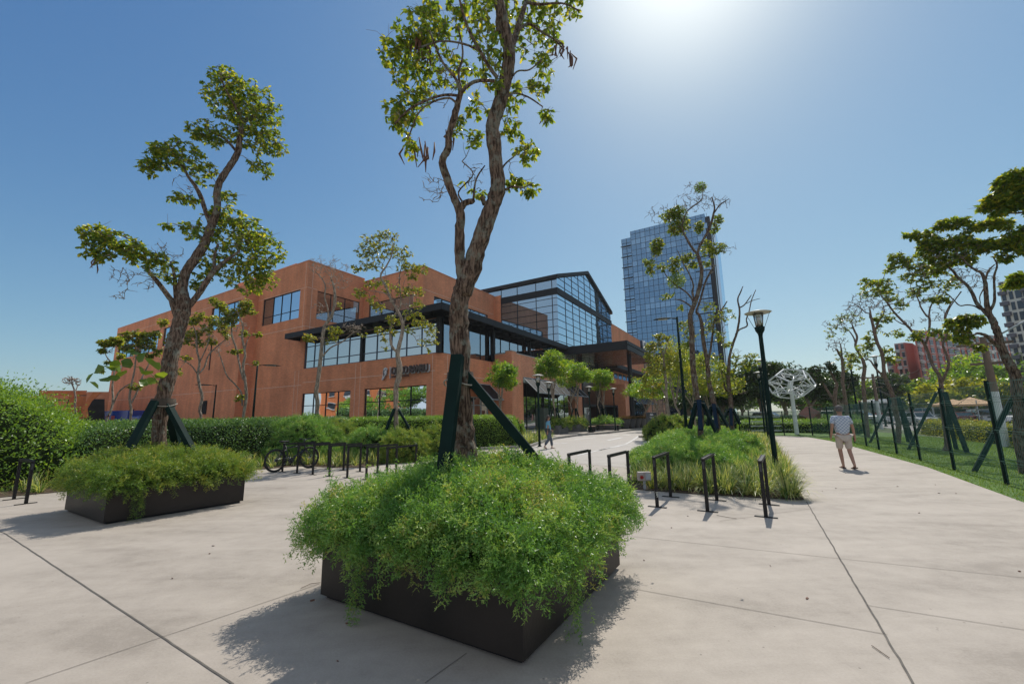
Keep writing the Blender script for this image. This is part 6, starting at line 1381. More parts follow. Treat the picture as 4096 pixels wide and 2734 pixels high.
dup(lpS, lpos((2050+520/3.614)/OV, (1500+100/3.614)/OV, 3.5), label='second lamp post of four at the entrance, behind the walker')
dup(lpS, (5.93, 33.02, 0.12), label='third lamp post of four at the entrance, on the kerb corner')
dup(lpS, (8.5, 35.92, 0.12), label='rightmost lamp post of four at the entrance')
for (x, y, d, lb) in ((1948, 821, 46, 'distant lamp post right of the white frame sculpture'), (2006, 816, 50, 'distant lamp post among the lawn trees')):
    v = ato(x, y, d); o = dup(lpS, (v.x, v.y, 0), label=lb, scale=(1.3, 1.3, v.z/3.5))
def arm_lamp(x, y, H, side, label, arm=.75, group='curved arm street lamps', hl=.75):
    p = lpos(x, y, H); t = thing('street_lamp', label, 'lamp', p, group=group); rgt = Vector((p.y, -p.x, 0)).normalized()*side
    mb = MB(); mb.tube([p, p+Vector((0, 0, H*.5)), p+Vector((0, 0, H+.05))], [.075, .065, .05], 10); mb.build('pole', GREEN, t, smooth=True)
    mb = MB(); mb.tube([p+Vector((0, 0, H-.03)), p+rgt*arm*.3+Vector((0, 0, H))], .028, 8); mb.build('arm', GREEN, t)
    mb = MB(); c = p+rgt*(arm*.3+hl/2)+Vector((0, 0, H+.01)); fw = Vector((p.x, p.y, 0)).normalized(); R0 = []
    for k, (s, r_, h_) in enumerate(((-1, .02, .01), (-.8, .10, .035), (-.35, .16, .06), (.2, .17, .07), (.7, .11, .05), (1, .03, .02))):
        R0.append([c-rgt*s*hl/2*-1+fw*r_*cos(a)+Vector((0, 0, (h_ if sin(a) > 0 else h_*.45)*sin(a))) for a in np.linspace(0, 2*pi, 13)[:-1]])
    for i in range(5):
        for k in range(12): mb.quad(R0[i][k], R0[i][(k+1) % 12], R0[i+1][(k+1) % 12], R0[i+1][k])
    hd_ = mb.build('lamp_head', GREEN, t, smooth=True)
    mb = MB(); mb.box(c-Vector((0, 0, .028)), rgt*hl*.25, fw*.10, Vector((0, 0, .008))); mb.build('lamp_glass', LWH, hd_)
arm_lamp(1553, 729, 6.0, -1, 'tall curved arm street lamp in front of the glass tower', hl=.85)
arm_lamp((400+1520/2.4125)/OV, (1050+988/2.4125)/OV, 5.0, 1, 'street lamp against the brick wall left of the restaurant', hl=1.1)
arm_lamp((400+1122/2.4125)/OV, (1050+1183/2.4125)/OV, 4.4, -1, 'street lamp before the left wing behind the forked tree', hl=1.2)
arm_lamp((930/2.4125)/OV, (1450+320/2.4125)/OV, 4.6, -1, 'street lamp at left before the low brick hall', hl=1.4)
arm_lamp((660/2.4125)/OV, (1450+362/2.4125)/OV, 4.3, -1, 'leftmost far street lamp beside the leafless grey tree', hl=1.4)

# ------------------------------------------------------------ entrance furniture
PLM = pm('planter_grey', (0.12, 0.12, 0.125), (0.085, 0.085, 0.09), scale=2, rough=.5)
WOODB = pm('bench_wood', (0.26, 0.15, 0.09), (0.16, 0.09, 0.055), scale=2, rough=.6, stretch=(1, 12, 1))
def eplanter(c, s, h, label, fl, seed, leaf):
    c = Vector((*c, .12)); t = thing('planter_box', label, 'planter', c, group='grey entrance planters'); mb = MB(); th = .05
    for (d, e) in ((VP_, VQ), (VQ, VP_)):
        for sg in (-1, 1): mb.box(c+e*sg*(s/2-th/2)+Vector((0, 0, h/2)), d*(s/2-(th if d is VQ else 0)), e*th/2, Vector((0, 0, h/2)))
    mb.build('side_panels', PLM, t); mb = MB(); mb.box(c+Vector((0, 0, h-.08)), VP_*(s/2-th), VQ*(s/2-th), Vector((0, 0, .02))); mb.build('soil', SOIL, t)
    fern_mound('fern_bush', fl, (c.x, c.y), s*.56, s*.56, .38, 380, leaf, seed=seed, z0=h+.05, length=.5, nl=.06, nw=.014, needles=3, group='ferns in the entrance planters')
eplanter(conv_at(1267, 925, 32.2), 1.75, .62, 'grey planter box at the kerb nearest the walker', 'yellow fern hanging over planter nearest the walker', 71, L_FY)
eplanter(conv_at(1313, 925, 35.6), 1.75, .6, 'grey planter box behind the first along the kerb', 'fern in second entrance planter', 72, L_FY)
eplanter(conv_at(1386, 925, 39.6), 2.3, .55, 'wide grey planter box before the entrance doors', 'dark green fern in the wide planter before the entrance doors', 73, L_FN)
def bench(c, L_, label, rz):
    t = thing('bench', label, 'bench', (*c, .12), rz, group='timber topped benches'); mb = MB()
    for k in range(4): mb.abox(-L_/2, -.24+k*.125, .42, L_/2, -.24+k*.125+.105, .46)
    mb.build('seat', WOODB, t, local=True)
    for s in (-1, 1): mb = MB(); mb.abox(s*L_*.4-.04, -.2, 0, s*L_*.4+.04, .2, .418); mb.build('leg', BLACKM, t, local=True)
bench(conv_at((2050+1130/3.614)/OV, 925, 34.2), 1.1, 'short bench beside the second entrance planter', atan2(VQ.y, VQ.x)+.2)
bench(conv_at((2050+1360/3.614)/OV, 925, 37.6), 2.2, 'long bench in front of the wide entrance planter', atan2(VP_.y, VP_.x))
POTM = pm('pot_charcoal', (0.06, 0.06, 0.063), (0.04, 0.04, 0.042), scale=3, rough=.6)
L_RD = leafmat('leaf_reddish', [(0, (.10, .05, .03)), (.6, (.20, .10, .05)), (1, (.14, .14, .04))], trans=.3)
pot0 = None; pl_ = ['first round charcoal pot with reddish plants, nearest the wide planter', 'second round charcoal pot of the curved row', 'third round charcoal pot of the curved row', 'fourth round charcoal pot of the curved row', 'fifth round charcoal pot of the curved row', 'last round charcoal pot, nearest the dark car park totem']
for k in range(6):
    p = Vector((10.12, 39.3, .12)).lerp(Vector((13.9, 43.6, .12)), k/5)
    if k == 0:
        pot0 = thing('plant_pot', pl_[0], 'plant pot', p, group='round charcoal pots by the entrance'); mb = MB(); mb.lathe([(.36, 0), (.40, .05), (.58, .78), (.62, .82), (.62, .88), (.55, .88), (.53, .80)], 20); mb.build('pot', POTM, pot0, smooth=False, local=True)
        rng = np.random.default_rng(3); n = 1400; u = nrm(rng.normal(size=(n, 3))); u[:, 2] = np.abs(u[:, 2]); V, F = leaf_np(u*[.55, .55, .26]+[0, 0, .84], u+rng.normal(size=(n, 3))*.6, rng.uniform(.06, .11, n), rng.uniform(.02, .04, n), rng); np_mesh('plant', V, F, L_RD, pot0, rnd=rng.random(n), local=True)
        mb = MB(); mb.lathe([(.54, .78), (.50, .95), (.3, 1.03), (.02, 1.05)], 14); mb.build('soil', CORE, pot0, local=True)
    else: dup(pot0, p, label=pl_[k])
# car park totem
c = Vector((9.67, 30.05, .13)); t = thing('totem_sign', 'dark totem sign with a white car symbol at the road island', 'sign', c)
mb = MB(); mb.box(c+Vector((0, 0, .72)), (.36, 0, 0), (0, .09, 0), (0, 0, .72)); mb.build('panel', POTM, t, bevel=.01)
mb = MB(); z = 1.22; y = -.094
def cp_(pts): mb.poly([c+Vector((a, y, b_)) for a, b_ in pts])
cp_([(-.12, z), (.12, z), (.12, z+.06), (.09, z+.075), (.065, z+.13), (-.065, z+.13), (-.09, z+.075), (-.12, z+.06)]); mb.build('car_symbol', LETW, t)
mb = MB(); y = -.098; cp_([(-.055, z+.075), (.055, z+.075), (.04, z+.11), (-.04, z+.11)]); cp_([(-.095, z+.02), (-.06, z+.02), (-.06, z+.05), (-.095, z+.05)]); cp_([(.06, z+.02), (.095, z+.02), (.095, z+.05), (.06, z+.05)]); mb.build('car_window', POTM, t)
text_mesh('VALLET', .075, LETW, t, c+Vector((-.14, -.096, 1.08)), (1, 0, 0), (0, 0, 1), depth=.002) if False else None
mb = MB(); mb.box(c+Vector((0, -.093, 1.10)), (.15, 0, 0), (0, .001, 0), (0, 0, .012)); mb.box(c+Vector((0, -.093, 1.04)), (.10, 0, 0), (0, .001, 0), (0, 0, .010)); mb.build('text_lines', LETW, t)
c = Vector((*conv_at((2050+1098/3.614)/OV, 925, 36.5), .12)); t = thing('totem_sign', 'narrow grey totem lettered A left of the entrance doors', 'sign', c)
mb = MB(); mb.box(c+Vector((0, 0, .95)), (.16, 0, 0), (0, .05, 0), (0, 0, .95)); mb.build('panel', PLM, t)
text_mesh('A', .42, LETW, t, c+Vector((-.13, -.056, 1.3)), (1, 0, 0), (0, 0, 1), depth=.004)
c = Vector((*conv_at((2050+432/3.614)/OV, 925, 29.5), 0)); t = thing('utility_cabinet', 'dark green utility cabinet beside the shop window', 'cabinet', c)
mb = MB(); mb.box(c+Vector((0, 0, .98)), VQ*.45, VP_*.3, Vector((0, 0, .98))); mb.build('casing', pm('cabinet_green', (.035, .05, .035), (.022, .032, .024), rough=.6), t, bevel=.01)
# bollards
for k, (x, d) in enumerate(((2481, 40.5), (2461, 41.5))):
    c = Vector((*conv_at(x/OV, 925, d), .12)); t = thing('bollard', ('thin black bollard left of the first round pot', 'thin black bollard behind the rightmost entrance lamp')[k], 'bollard', c, group='black bollards'); mb = MB(); mb.lathe([(.05, 0), (.05, .9), (.04, .93)], 10, c); mb.build('post', BLACKM, t)
# electric socket box
c = Vector((2.66, 9.0, 0)); t = thing('socket_box', 'grey electric socket box with a red socket on a short post', 'electrical box', c)
GB2 = pm('box_grey', (.42, .36, .32), (.33, .28, .25), scale=8, rough=.6)
mb = MB(); mb.box(c+Vector((0, 0, .10)), (.022, 0, 0), (0, .022, 0), (0, 0, .10)); mb.build('post', GREYM, t)
bx = MB(); bx.box(c+Vector((0, 0, .27)), (.13, 0, 0), (0, .06, 0), (0, 0, .085)); bx_ = bx.build('casing', GB2, t, bevel=.008)
mb = MB(); mb.tube([c+Vector((-.065, -.062, .26)), c+Vector((-.065, -.085, .255))], .034, 16); mb.build('socket', pm('socket_red', (.42, .03, .02), (.3, .02, .015), rough=.4), bx_)
mb = MB(); mb.box(c+Vector((.065, -.064, .27)), (.05, 0, 0), (0, .004, 0), (0, 0, .06)); mb.build('cover', GREYM, bx_); mb = MB(); mb.box(c+Vector((-.065, -.0615, .325)), (.03, 0, 0), (0, .001, 0), (0, 0, .006)); mb.build('label_strip', LETW, bx_)
# fallen bits on the concrete
mb = MB(); rr = random.Random(4)
for k in range(46):
    x = rr.uniform(-4, 9); y_ = rr.uniform(3, 12)
    a = rr.uniform(0, pi); l_ = rr.uniform(.006, .018); mb.box((x, y_, .006), (cos(a)*l_, sin(a)*l_, 0), (-sin(a)*l_*.35, cos(a)*l_*.35, .002), (0, 0, .003))
lt = mb.build('leaf_litter', POD); tag(lt, 'scattered dry leaf crumbs lying on the plaza concrete', 'litter', kind='stuff')
for k, (pts, lb) in enumerate((([Go(1137, 1349), Go(1175, 1340), Go(1215, 1330), Go(1240, 1333)], 'thin broken dry twig lying left of the near planter'), ([Go(1644, 1182), Go(1665, 1186), Go(1690, 1190)], 'thin dry twig lying at the foot of a bicycle rack'), ([Go(2000, 1482), Go(2040, 1510)], 'thin straight dry twig lying across the sealed joint'))):
    mb = MB(); pts = [p+Vector((0, 0, .008)) for p in pts]
    if k == 0: pts = [Go(690, 1350)+Vector((0, 0, .008)), Go(712, 1341)+Vector((0, 0, .012)), Go(735, 1337)+Vector((0, 0, .008))]
    mb.tube(pts, .003, 5); tag(mb.build('dry_twig', TWIG), lb, 'twig', 'fallen dry twigs')
# ------------------------------------------------------------ wire mesh fence along the path
WIRE = pm('fence_wire', (0.09, 0.22, 0.17), (0.06, 0.15, 0.12), scale=5, rough=.45)
def make_fence(pts, label, tops, dens=.055, nm='mesh_fence'):
    pts = [Vector(p) for p in pts]; t = thing(nm, label, 'fence', pts[0])
    for i, p in enumerate(pts):
        mb = MB(); d = (pts[min(i+1, len(pts)-1)]-pts[max(i-1, 0)]).normalized(); s = Vector((-d.y, d.x, 0)); h = tops[i]
        mb.box(p+Vector((0, 0, h/2)), d*.03, s*.03, Vector((0, 0, h/2))); mb.build('post', GREEN, t, bevel=.004)
    for i in range(len(pts)-1):
        a, b_ = pts[i], pts[i+1]; d = b_-a; L_ = d.length; d = d/L_; s = Vector((-d.y, d.x, 0)); h = min(tops[i], tops[i+1])-.06; n = int(L_/dens); paths = []
        lv = [.05, .40, .45, .50, 1.0, 1.05, 1.10, 1.60, 1.65, 1.70, h]; lv = [z*h/1.98 if z != h else h for z in lv]
        prof = [(.02, 0)];
        for k in (1, 4, 7): prof += [(lv[k], 0), (lv[k+1], .035), (lv[k+2], 0)]
        prof.append((h+.03, 0))
        for k in range(1, n):
            q = a+d*(L_*k/n); P = np.array([tuple(q+s*o+Vector((0, 0, z))) for z, o in prof]); paths.append((P, np.full(len(P), .0028)))
        for z in lv:
            o = .035 if z in (lv[2], lv[5], lv[8]) else 0
            P = np.array([tuple(a+d*.03+s*o+Vector((0, 0, z))), tuple(b_-d*.03+s*o+Vector((0, 0, z)))]); paths.append((P, np.full(2, .0038)))
            P = P+np.array(s)*.008; paths.append((P, np.full(2, .0030)))
        V, F = tubes_np(paths, 3); np_mesh('mesh_panel', V, F, WIRE, t)
    return t
fpts = [F0+FU*s for s in (-12.0, -9.6, -7.2, -4.8, -2.4)]+[Vector((9.98, 8.94, 0)), Vector((11.11, 11.07, 0)), Vector((12.24, 13.16, 0)), Vector((13.33, 15.16, 0)), Vector((14.07, 16.75, 0)), Vector((14.95, 18.4, 0)), Vector((15.93, 20.26, 0)), Vector((17.0, 22.4, 0)), Vector((18.0, 24.6, 0)), Vector((18.4, 26.6, 0))]
make_fence(fpts, 'dark green wire mesh fence with square posts along the right of the path', [2.1]*6+[2.06, 2.0, 1.96, 1.9, 1.87, 1.82, 1.8, 1.75, 1.7], dens=.06)
make_fence([Vector((18.4, 26.6, 0)), Vector((17.19, 27.44, 0)), Vector((15.0, 28.6, 0)), Vector((12.9, 29.9, 0))], 'short stretch of green wire mesh fence closing the far end of the path', [1.7, 1.5, 1.5, 1.5], dens=.09)
# white slatted screen
c = Vector((*conv_at((2800+575/2.4125)/OV, 925, 33), 0)); t = thing('slatted_screen', 'white slatted screen with dark end post beyond the far lamp posts', 'screen', c); mb = MB()
dd = Vector((1, -.35, 0)).normalized()
for k in range(5): mb.beam(c-dd*.7+Vector((0, 0, .25+k*.3)), c+dd*1.1+Vector((0, 0, .25+k*.3)), .03, .06)
mb.build('slats', GREYM, t); mb = MB(); mb.box(c-dd*.72+Vector((0, 0, .8)), dd*.03, Vector((0, .03, 0)), (0, 0, .8)); mb.build('post', GREEN, t)

# lawn blades near the path edge and behind the fence
rng = np.random.default_rng(8); LP_ = scatter([(-1.3, -12), (1.5, -5.0), (5.0, 1.2), (8.36, 7.3), (11.0, 11.66), (14.25, 18.23), (16.0, 22.0), (17.1, 25.2), (24, 26), (15.5, 8.5), (8.5, -5), (2, -18)], 520, rng)
LP_ = LP_[(LP_[:, 1] > 5) & (LP_[:, 1] < 24)]; n = len(LP_); D = rng.normal(size=(n, 3))*[.5, .5, .1]+[0, 0, 1]
V, F = leaf_np(np.column_stack([LP_, np.full(n, -.015)]), D, rng.uniform(.03, .065, n), rng.uniform(.006, .012, n), rng)
L_LW = leafmat('grass_blades', [(0, (.07, .15, .02)), (.6, (.15, .27, .03)), (1, (.26, .32, .06))], trans=.4, rough=.5)
o = np_mesh('lawn_grass', V, F, L_LW, rnd=rng.random(n)); tag(o, 'short bright green lawn grass on both sides of the mesh fence', 'grass', kind='stuff')

# yellow hedge beyond the lawn
def fpl(a, b_): v = F0+FU*a+FR*b_; return (v.x, v.y)
hedge('hedge', 'low yellow green hedge between lawn and car park, nearer stretch', [fpl(-6, 4.4), fpl(11.6, 4.6), fpl(12.3, 5.6), fpl(-6, 5.6)], lambda P: np.full(len(P), .78), L_HY, dens=650, L=.055, W=.035, edge=.45, bump=.08, seed=15, spread=.07)
hedge('hedge', 'low yellow green hedge between lawn and car park, farther stretch', [fpl(14.2, 4.8), fpl(24, 5.4), fpl(24, 6.8), fpl(14.2, 6.2)], lambda P: np.full(len(P), .75), L_HY, dens=420, L=.07, W=.04, edge=.45, bump=.08, seed=16, spread=.07)
hedge('hedge', 'wide low green hedge behind the white frame sculpture', poly_at([(1690, 36), (1790, 36), (1920, 36), (1985, 36), (1985, 41), (1690, 42)]), lambda P: np.full(len(P), .72), L_HB, dens=320, L=.08, W=.05, edge=.5, bump=.05, seed=17, spread=.07)
hedge('hedge', 'darker hedge row farther behind the white frame sculpture', poly_at([(1560, 44), (1985, 44), (1985, 48), (1560, 48)]), lambda P: np.full(len(P), .95), L_HG, dens=200, L=.1, W=.06, edge=.5, bump=.08, seed=18, spread=.08)
sheet('lawn', [conv_at(1560, 925, 33), conv_at(1700, 925, 33.5), conv_at(1985, 925, 33), conv_at(2010, 925, 70), conv_at(1560, 925, 70)], -.008, LAWN)

# ------------------------------------------------------------ sculptures
WHT = pm('white_paint', (.72, .73, .72), (.58, .60, .60), scale=2, rough=.45)
sc = Vector((18.61, 28.39, 0)); t = thing('frame_sculpture', 'white openwork polyhedron of steel struts on a tall white post', 'sculpture', sc)
mb = MB(); mb.tube([sc, sc+Vector((0, 0, 2.9))], [.13, .11], 12); mb.tube([sc+Vector((0, 0, 2.9)), sc+Vector((0, 0, 3.45))], [.11, .09], 12); mb.build('post', WHT, t)
ph = (1+5**.5)/2; dv = [Vector(v) for v in [(a, b_, c_) for a in (-1, 1) for b_ in (-1, 1) for c_ in (-1, 1)]+[(0, a/ph, b_*ph) for a in (-1, 1) for b_ in (-1, 1)]+[(a/ph, b_*ph, 0) for a in (-1, 1) for b_ in (-1, 1)]+[(a*ph, 0, b_/ph) for a in (-1, 1) for b_ in (-1, 1)]]
cc_ = sc+Vector((0, 0, 3.28)); Rm = Matrix.Rotation(.35, 3, 'X') @ Matrix.Rotation(.9, 3, 'Z')
def dvp(v): q = Rm @ v; return cc_+Vector((q.x*.84, q.y*.84, q.z*.60))
mb = MB(); E2 = 2/ph
for i in range(20):
    for j in range(i+1, 20):
        if abs((dv[i]-dv[j]).length-E2) < .01: mb.beam(dvp(dv[i]), dvp(dv[j]), .075, .075)
fr = mb.build('frame', WHT, t)
mb = MB(); ic = [Vector(v) for v in [(0, a, b_*ph) for a in (-1, 1) for b_ in (-1, 1)]+[(a, b_*ph, 0) for a in (-1, 1) for b_ in (-1, 1)]+[(a*ph, 0, b_) for a in (-1, 1) for b_ in (-1, 1)]]
for f_ in ic:
    fn = f_.normalized(); vs = sorted(dv, key=lambda v: -v.dot(fn))[:5]; m_ = sum(vs, Vector((0, 0, 0)))/5
    for v in vs: mb.beam(dvp(m_*.62), dvp(v), .03, .03)
mb.build('inner_struts', WHT, t)
RUST = pm('rust', (.20, .075, .05), (.11, .04, .03), scale=1.5, rough=.8)
sc = ato((2800+1060/2.4125)/OV, (1300+885/2.4125)/OV, 42); t = thing('cube_sculpture', 'rusty cube sculpture balanced on one corner among the hedges', 'sculpture', (sc.x, sc.y, 0))
mb = MB(); Rm = Matrix.Rotation(.9, 3, 'Z') @ Matrix.Rotation(.72, 3, 'Y') @ Matrix.Rotation(.62, 3, 'X'); h_ = .52; mb.box(sc, Rm @ Vector((h_, 0, 0)), Rm @ Vector((0, h_, 0)), Rm @ Vector((0, 0, h_))); mb.build('cube', RUST, t, bevel=.01)
mb = MB(); rt_ = Vector((sc.y, -sc.x, 0)).normalized()
mb.beam(sc+rt_*-.9+Vector((0, 0, .95)), sc+rt_*-.2+Vector((0, 0, -.3)), .05, .05); mb.beam(sc+rt_*.9+Vector((0, 0, .8)), sc+rt_*.4+Vector((0, 0, -.2)), .05, .05); mb.beam(sc+rt_*-.9+Vector((0, 0, .95)), sc+rt_*.9+Vector((0, 0, .95)), .05, .05)
mb.box(sc+Vector((0, 0, -.95)), rt_*1.6, Vector((.1, .3, 0)), (0, 0, .05)); mb.build('frame', RUST, t)

# ------------------------------------------------------------ cars, buses and the car park
def paint(name, c, metal=.0): return pm('car_'+name, c, tuple(x*.85 for x in c), scale=1, rough=.22, metal=metal, spec=.7)
CGL = pm('car_glass', (.025, .03, .035), (.015, .018, .02), scale=2, rough=.05, spec=1.0)
LAMPM = pm('headlight_glass', (.7, .7, .68), (.55, .55, .55), scale=9, rough=.15); TAILM = pm('tail_light', (.4, .02, .02), (.3, .01, .01), rough=.3); CHRM = pm('chrome', (.6, .6, .62), (.5, .5, .52), rough=.2, metal=1)
PLT = pm('plastic_dark', (.03, .03, .032), (.02, .02, .022), rough=.6)
PROF = {  # x from rear to front, z : lower body outline top, then greenhouse
 'hatch': dict(L=4.2, W=1.72, H=1.52, belt=[(-2.1, .62), (-2.08, .95), (-1.95, 1.0), (1.0, .98), (1.75, .88), (2.02, .74), (2.1, .55)], roof=[(-1.95, 1.0), (-1.72, 1.40), (-1.3, 1.52), (-.1, 1.52), (.35, 1.44), (1.05, .98)]),
 'sedan': dict(L=4.5, W=1.75, H=1.45, belt=[(-2.25, .62), (-2.22, .98), (-1.6, 1.02), (1.0, .97), (1.8, .86), (2.15, .72), (2.25, .5)], roof=[(-1.65, 1.02), (-1.05, 1.38), (-.6, 1.45), (-.05, 1.45), (.35, 1.38), (1.05, .97)]),
 'suv': dict(L=4.5, W=1.85, H=1.72, belt=[(-2.25, .65), (-2.22, 1.1), (-2.1, 1.14), (1.0, 1.12), (1.85, 1.04), (2.15, .85), (2.25, .6)], roof=[(-2.1, 1.14), (-1.95, 1.6), (-1.5, 1.72), (0, 1.72), (.4, 1.64), (1.1, 1.12)]),
 'van': dict(L=4.7, W=1.9, H=2.0, belt=[(-2.35, .6), (-2.33, 1.15), (-2.28, 1.2), (1.4, 1.15), (2.0, 1.0), (2.25, .8), (2.35, .55)], roof=[(-2.28, 1.2), (-2.2, 1.88), (-1.9, 2.0), (.6, 2.0), (1.0, 1.92), (1.75, 1.08)]),
 'pickup': dict(L=5.0, W=1.85, H=1.75, belt=[(-2.5, .7), (-2.48, 1.12), (-2.4, 1.14), (1.2, 1.12), (2.0, 1.05), (2.35, .85), (2.5, .6)], roof=[(-.75, 1.13), (-.65, 1.62), (-.4, 1.75), (.4, 1.75), (.75, 1.66), (1.35, 1.11)])}
def make_car(kind, col, label, loc, rz, extra=None, cat='car', nm='parked_car', group='cars in the car park'):
    p = PROF[kind]; t = thing(nm, label, cat, loc, rz, group); W = p['W']/2
    def loft(secs, mat, name, parent, smooth=True):
        mb = MB(); n = len(secs[0])
        for s_ in secs: mb.v += [tuple(q) for q in s_]
        for i in range(len(secs)-1):
            for k in range(n): mb.f.append((i*n+k, i*n+(k+1) % n, (i+1)*n+(k+1) % n, (i+1)*n+k))
        mb.f.append(tuple(range(n-1, -1, -1))); mb.f.append(tuple((len(secs)-1)*n+k for k in range(n))); return mb.build(name, mat, parent, smooth=False, bevel=.03 if name == 'body' else .01, local=True)
    out = p['belt']+[(p['L']/2-.02, .32), (-p['L']/2+.02, .32)]
    secs = [[(x*(.985 if abs(y) > W-.02 else 1), y, z if z < .9 or abs(y) < W-.02 else z-.05) for x, z in out] for y in (-W, -W+.10, 0, W-.10, W)]
    body = loft(secs, col, 'body', t)
    r_ = p['roof']; secs = [[(x, y*(1-.0*(z > 1.3)), z) for x, z in r_] for y in (-W+.10, -W+.16, W-.16, W-.10)]
    secs = [[(x, y*(1-.14*max(0, (z-1.0)/.6)), z) for x, z in r_] for y in (-W+.09, W-.09)]
    loft(secs, CGL, 'windows', t)
    top = [(x, z) for x, z in r_ if z > p['H']-.16]; mb = MB(); x0, x1 = top[0][0]+.02, top[-1][0]-.02; yw = (W-.09)*(1-.14*(p['H']-1)/.6)+.01
    mb.abox(x0, -yw, p['H']-.07, x1, yw, p['H']+.012); mb.build('roof', col, t, bevel=.03, local=True)
    mb = MB()
    for s in (-1, 1):
        for (xa, za), (xb, zb) in ((r_[0], r_[1]), (r_[-1], r_[-2]), (r_[1], r_[2]), (r_[-2], r_[-3])):
            f_ = lambda z: s*((W-.09)*(1-.14*max(0, (z-1)/.6))+.004); mb.beam((xa, f_(za), za), (xb, f_(zb), zb), .05, .05)
        xm = (r_[0][0]+r_[-1][0])/2; mb.beam((xm, s*(W-.085), r_[0][1]), (xm+.05, s*(yw+.0), p['H']-.05), .05, .07)
    mb.build('pillars', col, t, local=True)
    for sx in (-p['L']*.3, p['L']*.31):
        for s in (-1, 1):
            mb = MB(); mb.tube([(sx, s*(W-.21), .32), (sx, s*(W+.005), .32)], .32, 18); w = mb.build('wheel', TYRE, t, local=True); mb = MB(); mb.tube([(sx, s*(W-.05), .32), (sx, s*(W+.012), .32)], .19, 12); mb.build('rim', CHRM, w, local=True)
    fx = p['L']/2; fz = [z for x, z in p['belt'] if x > fx-.45][0]-.12
    for s in (-1, 1):
        mb = MB(); mb.abox(fx-.22, s*(W-.24)-.17, fz-.09, fx-.055, s*(W-.24)+.17, fz+.07); mb.build('headlight', LAMPM, t, bevel=.02, local=True)
        mb = MB(); mb.abox(-fx-.012, s*(W-.15)-.10, .72, -fx+.06, s*(W-.15)+.10, .95); mb.build('tail_light', TAILM, t, local=True)
        mb = MB(); mb.abox(.80, s*(W+.02)-.0, 1.0, .95, s*(W+.17), 1.13); mb.build('mirror', col, t, bevel=.02, local=True)
    mb = MB(); mb.abox(fx-.10, -W*.5, fz-.10, fx+.004, W*.5, fz+.03); mb.abox(fx-.06, -W*.62, .34, fx+.015, W*.62, .50); mb.build('grille', PLT, t, local=True)
    mb = MB(); mb.abox(fx+.012, -.22, .44, fx+.022, .22, .54); mb.build('number_plate', WHT, t, local=True)
    return t
SILV = paint('silver', (.50, .51, .52), .2); CWH = paint('white', (.72, .72, .71)); CRED = paint('red', (.30, .03, .035)); CDK = paint('grey', (.10, .11, .13)); CBL = paint('blue', (.04, .07, .16))
ZP = -.44
def cp2(x, y): v = G(3200+x/1.96, 1250+y/1.96, ZP); return (v.x, v.y, ZP)
def face(p, deg): return atan2(-p[1], -p[0])+radians(deg)
for (kind, col, x, y, deg, lab) in (('hatch', SILV, 962, 884, 18, 'silver estate car facing the fence with a red board on its roof'), ('hatch', CWH, 795, 874, 25, 'pale car half hidden behind the tree nearest the buses'), ('van', CWH, 1030, 850, 30, 'white people carrier behind the silver estate car'),
                                     ('sedan', CRED, 1262, 874, 200, 'dark red saloon seen from behind beside the awning post'), ('pickup', CWH, 1322, 845, 75, 'white pickup truck behind the beige awnings'), ('suv', SILV, 1452, 876, 20, 'silver four wheel drive right of the beige awnings'),
                                     ('van', CWH, 1440, 815, 80, 'white van roof showing above the silver four wheel drive'), ('hatch', CWH, 1600, 868, 30, 'white car right of the white painted pole'), ('sedan', CDK, 1118, 845, 30, 'dark grey car between the people carrier and the red saloon'), ('hatch', SILV, 1185, 838, 30, 'light car just behind roof of the red saloon'),
                                     ('hatch', CDK, 1680, 860, 20, 'dark car near right edge behind the fence'), ('sedan', CBL, 1375, 868, 15, 'dark blue car between the red saloon and silver four wheel drive')):
    p = cp2(x, y); make_car(kind, col, lab, p, face(p, deg))
p = cp2(960, 884); v = Vector(p)+Vector((0, 0, 1.58)); mb = MB(); mb.box(v, Vector((p[1], -p[0], 0)).normalized()*.75, (0, .12, 0), (0, 0, .035)); tag(mb.build('roof_board', CRED), 'red board lying across the roof of the silver estate car', 'board')
for (x, d, lab) in ((1925, 62, 'far pale car seen under the trees behind the cube sculpture'), (1762, 66, 'far white car beyond the dark spreading tree'), (1968, 60, 'far white car near head of the walking man')):
    c = conv_at(x, 925, d); make_car('hatch', CWH, lab, (*c, -.1), atan2(-c[1], -c[0])+1.2, group='far parked cars')
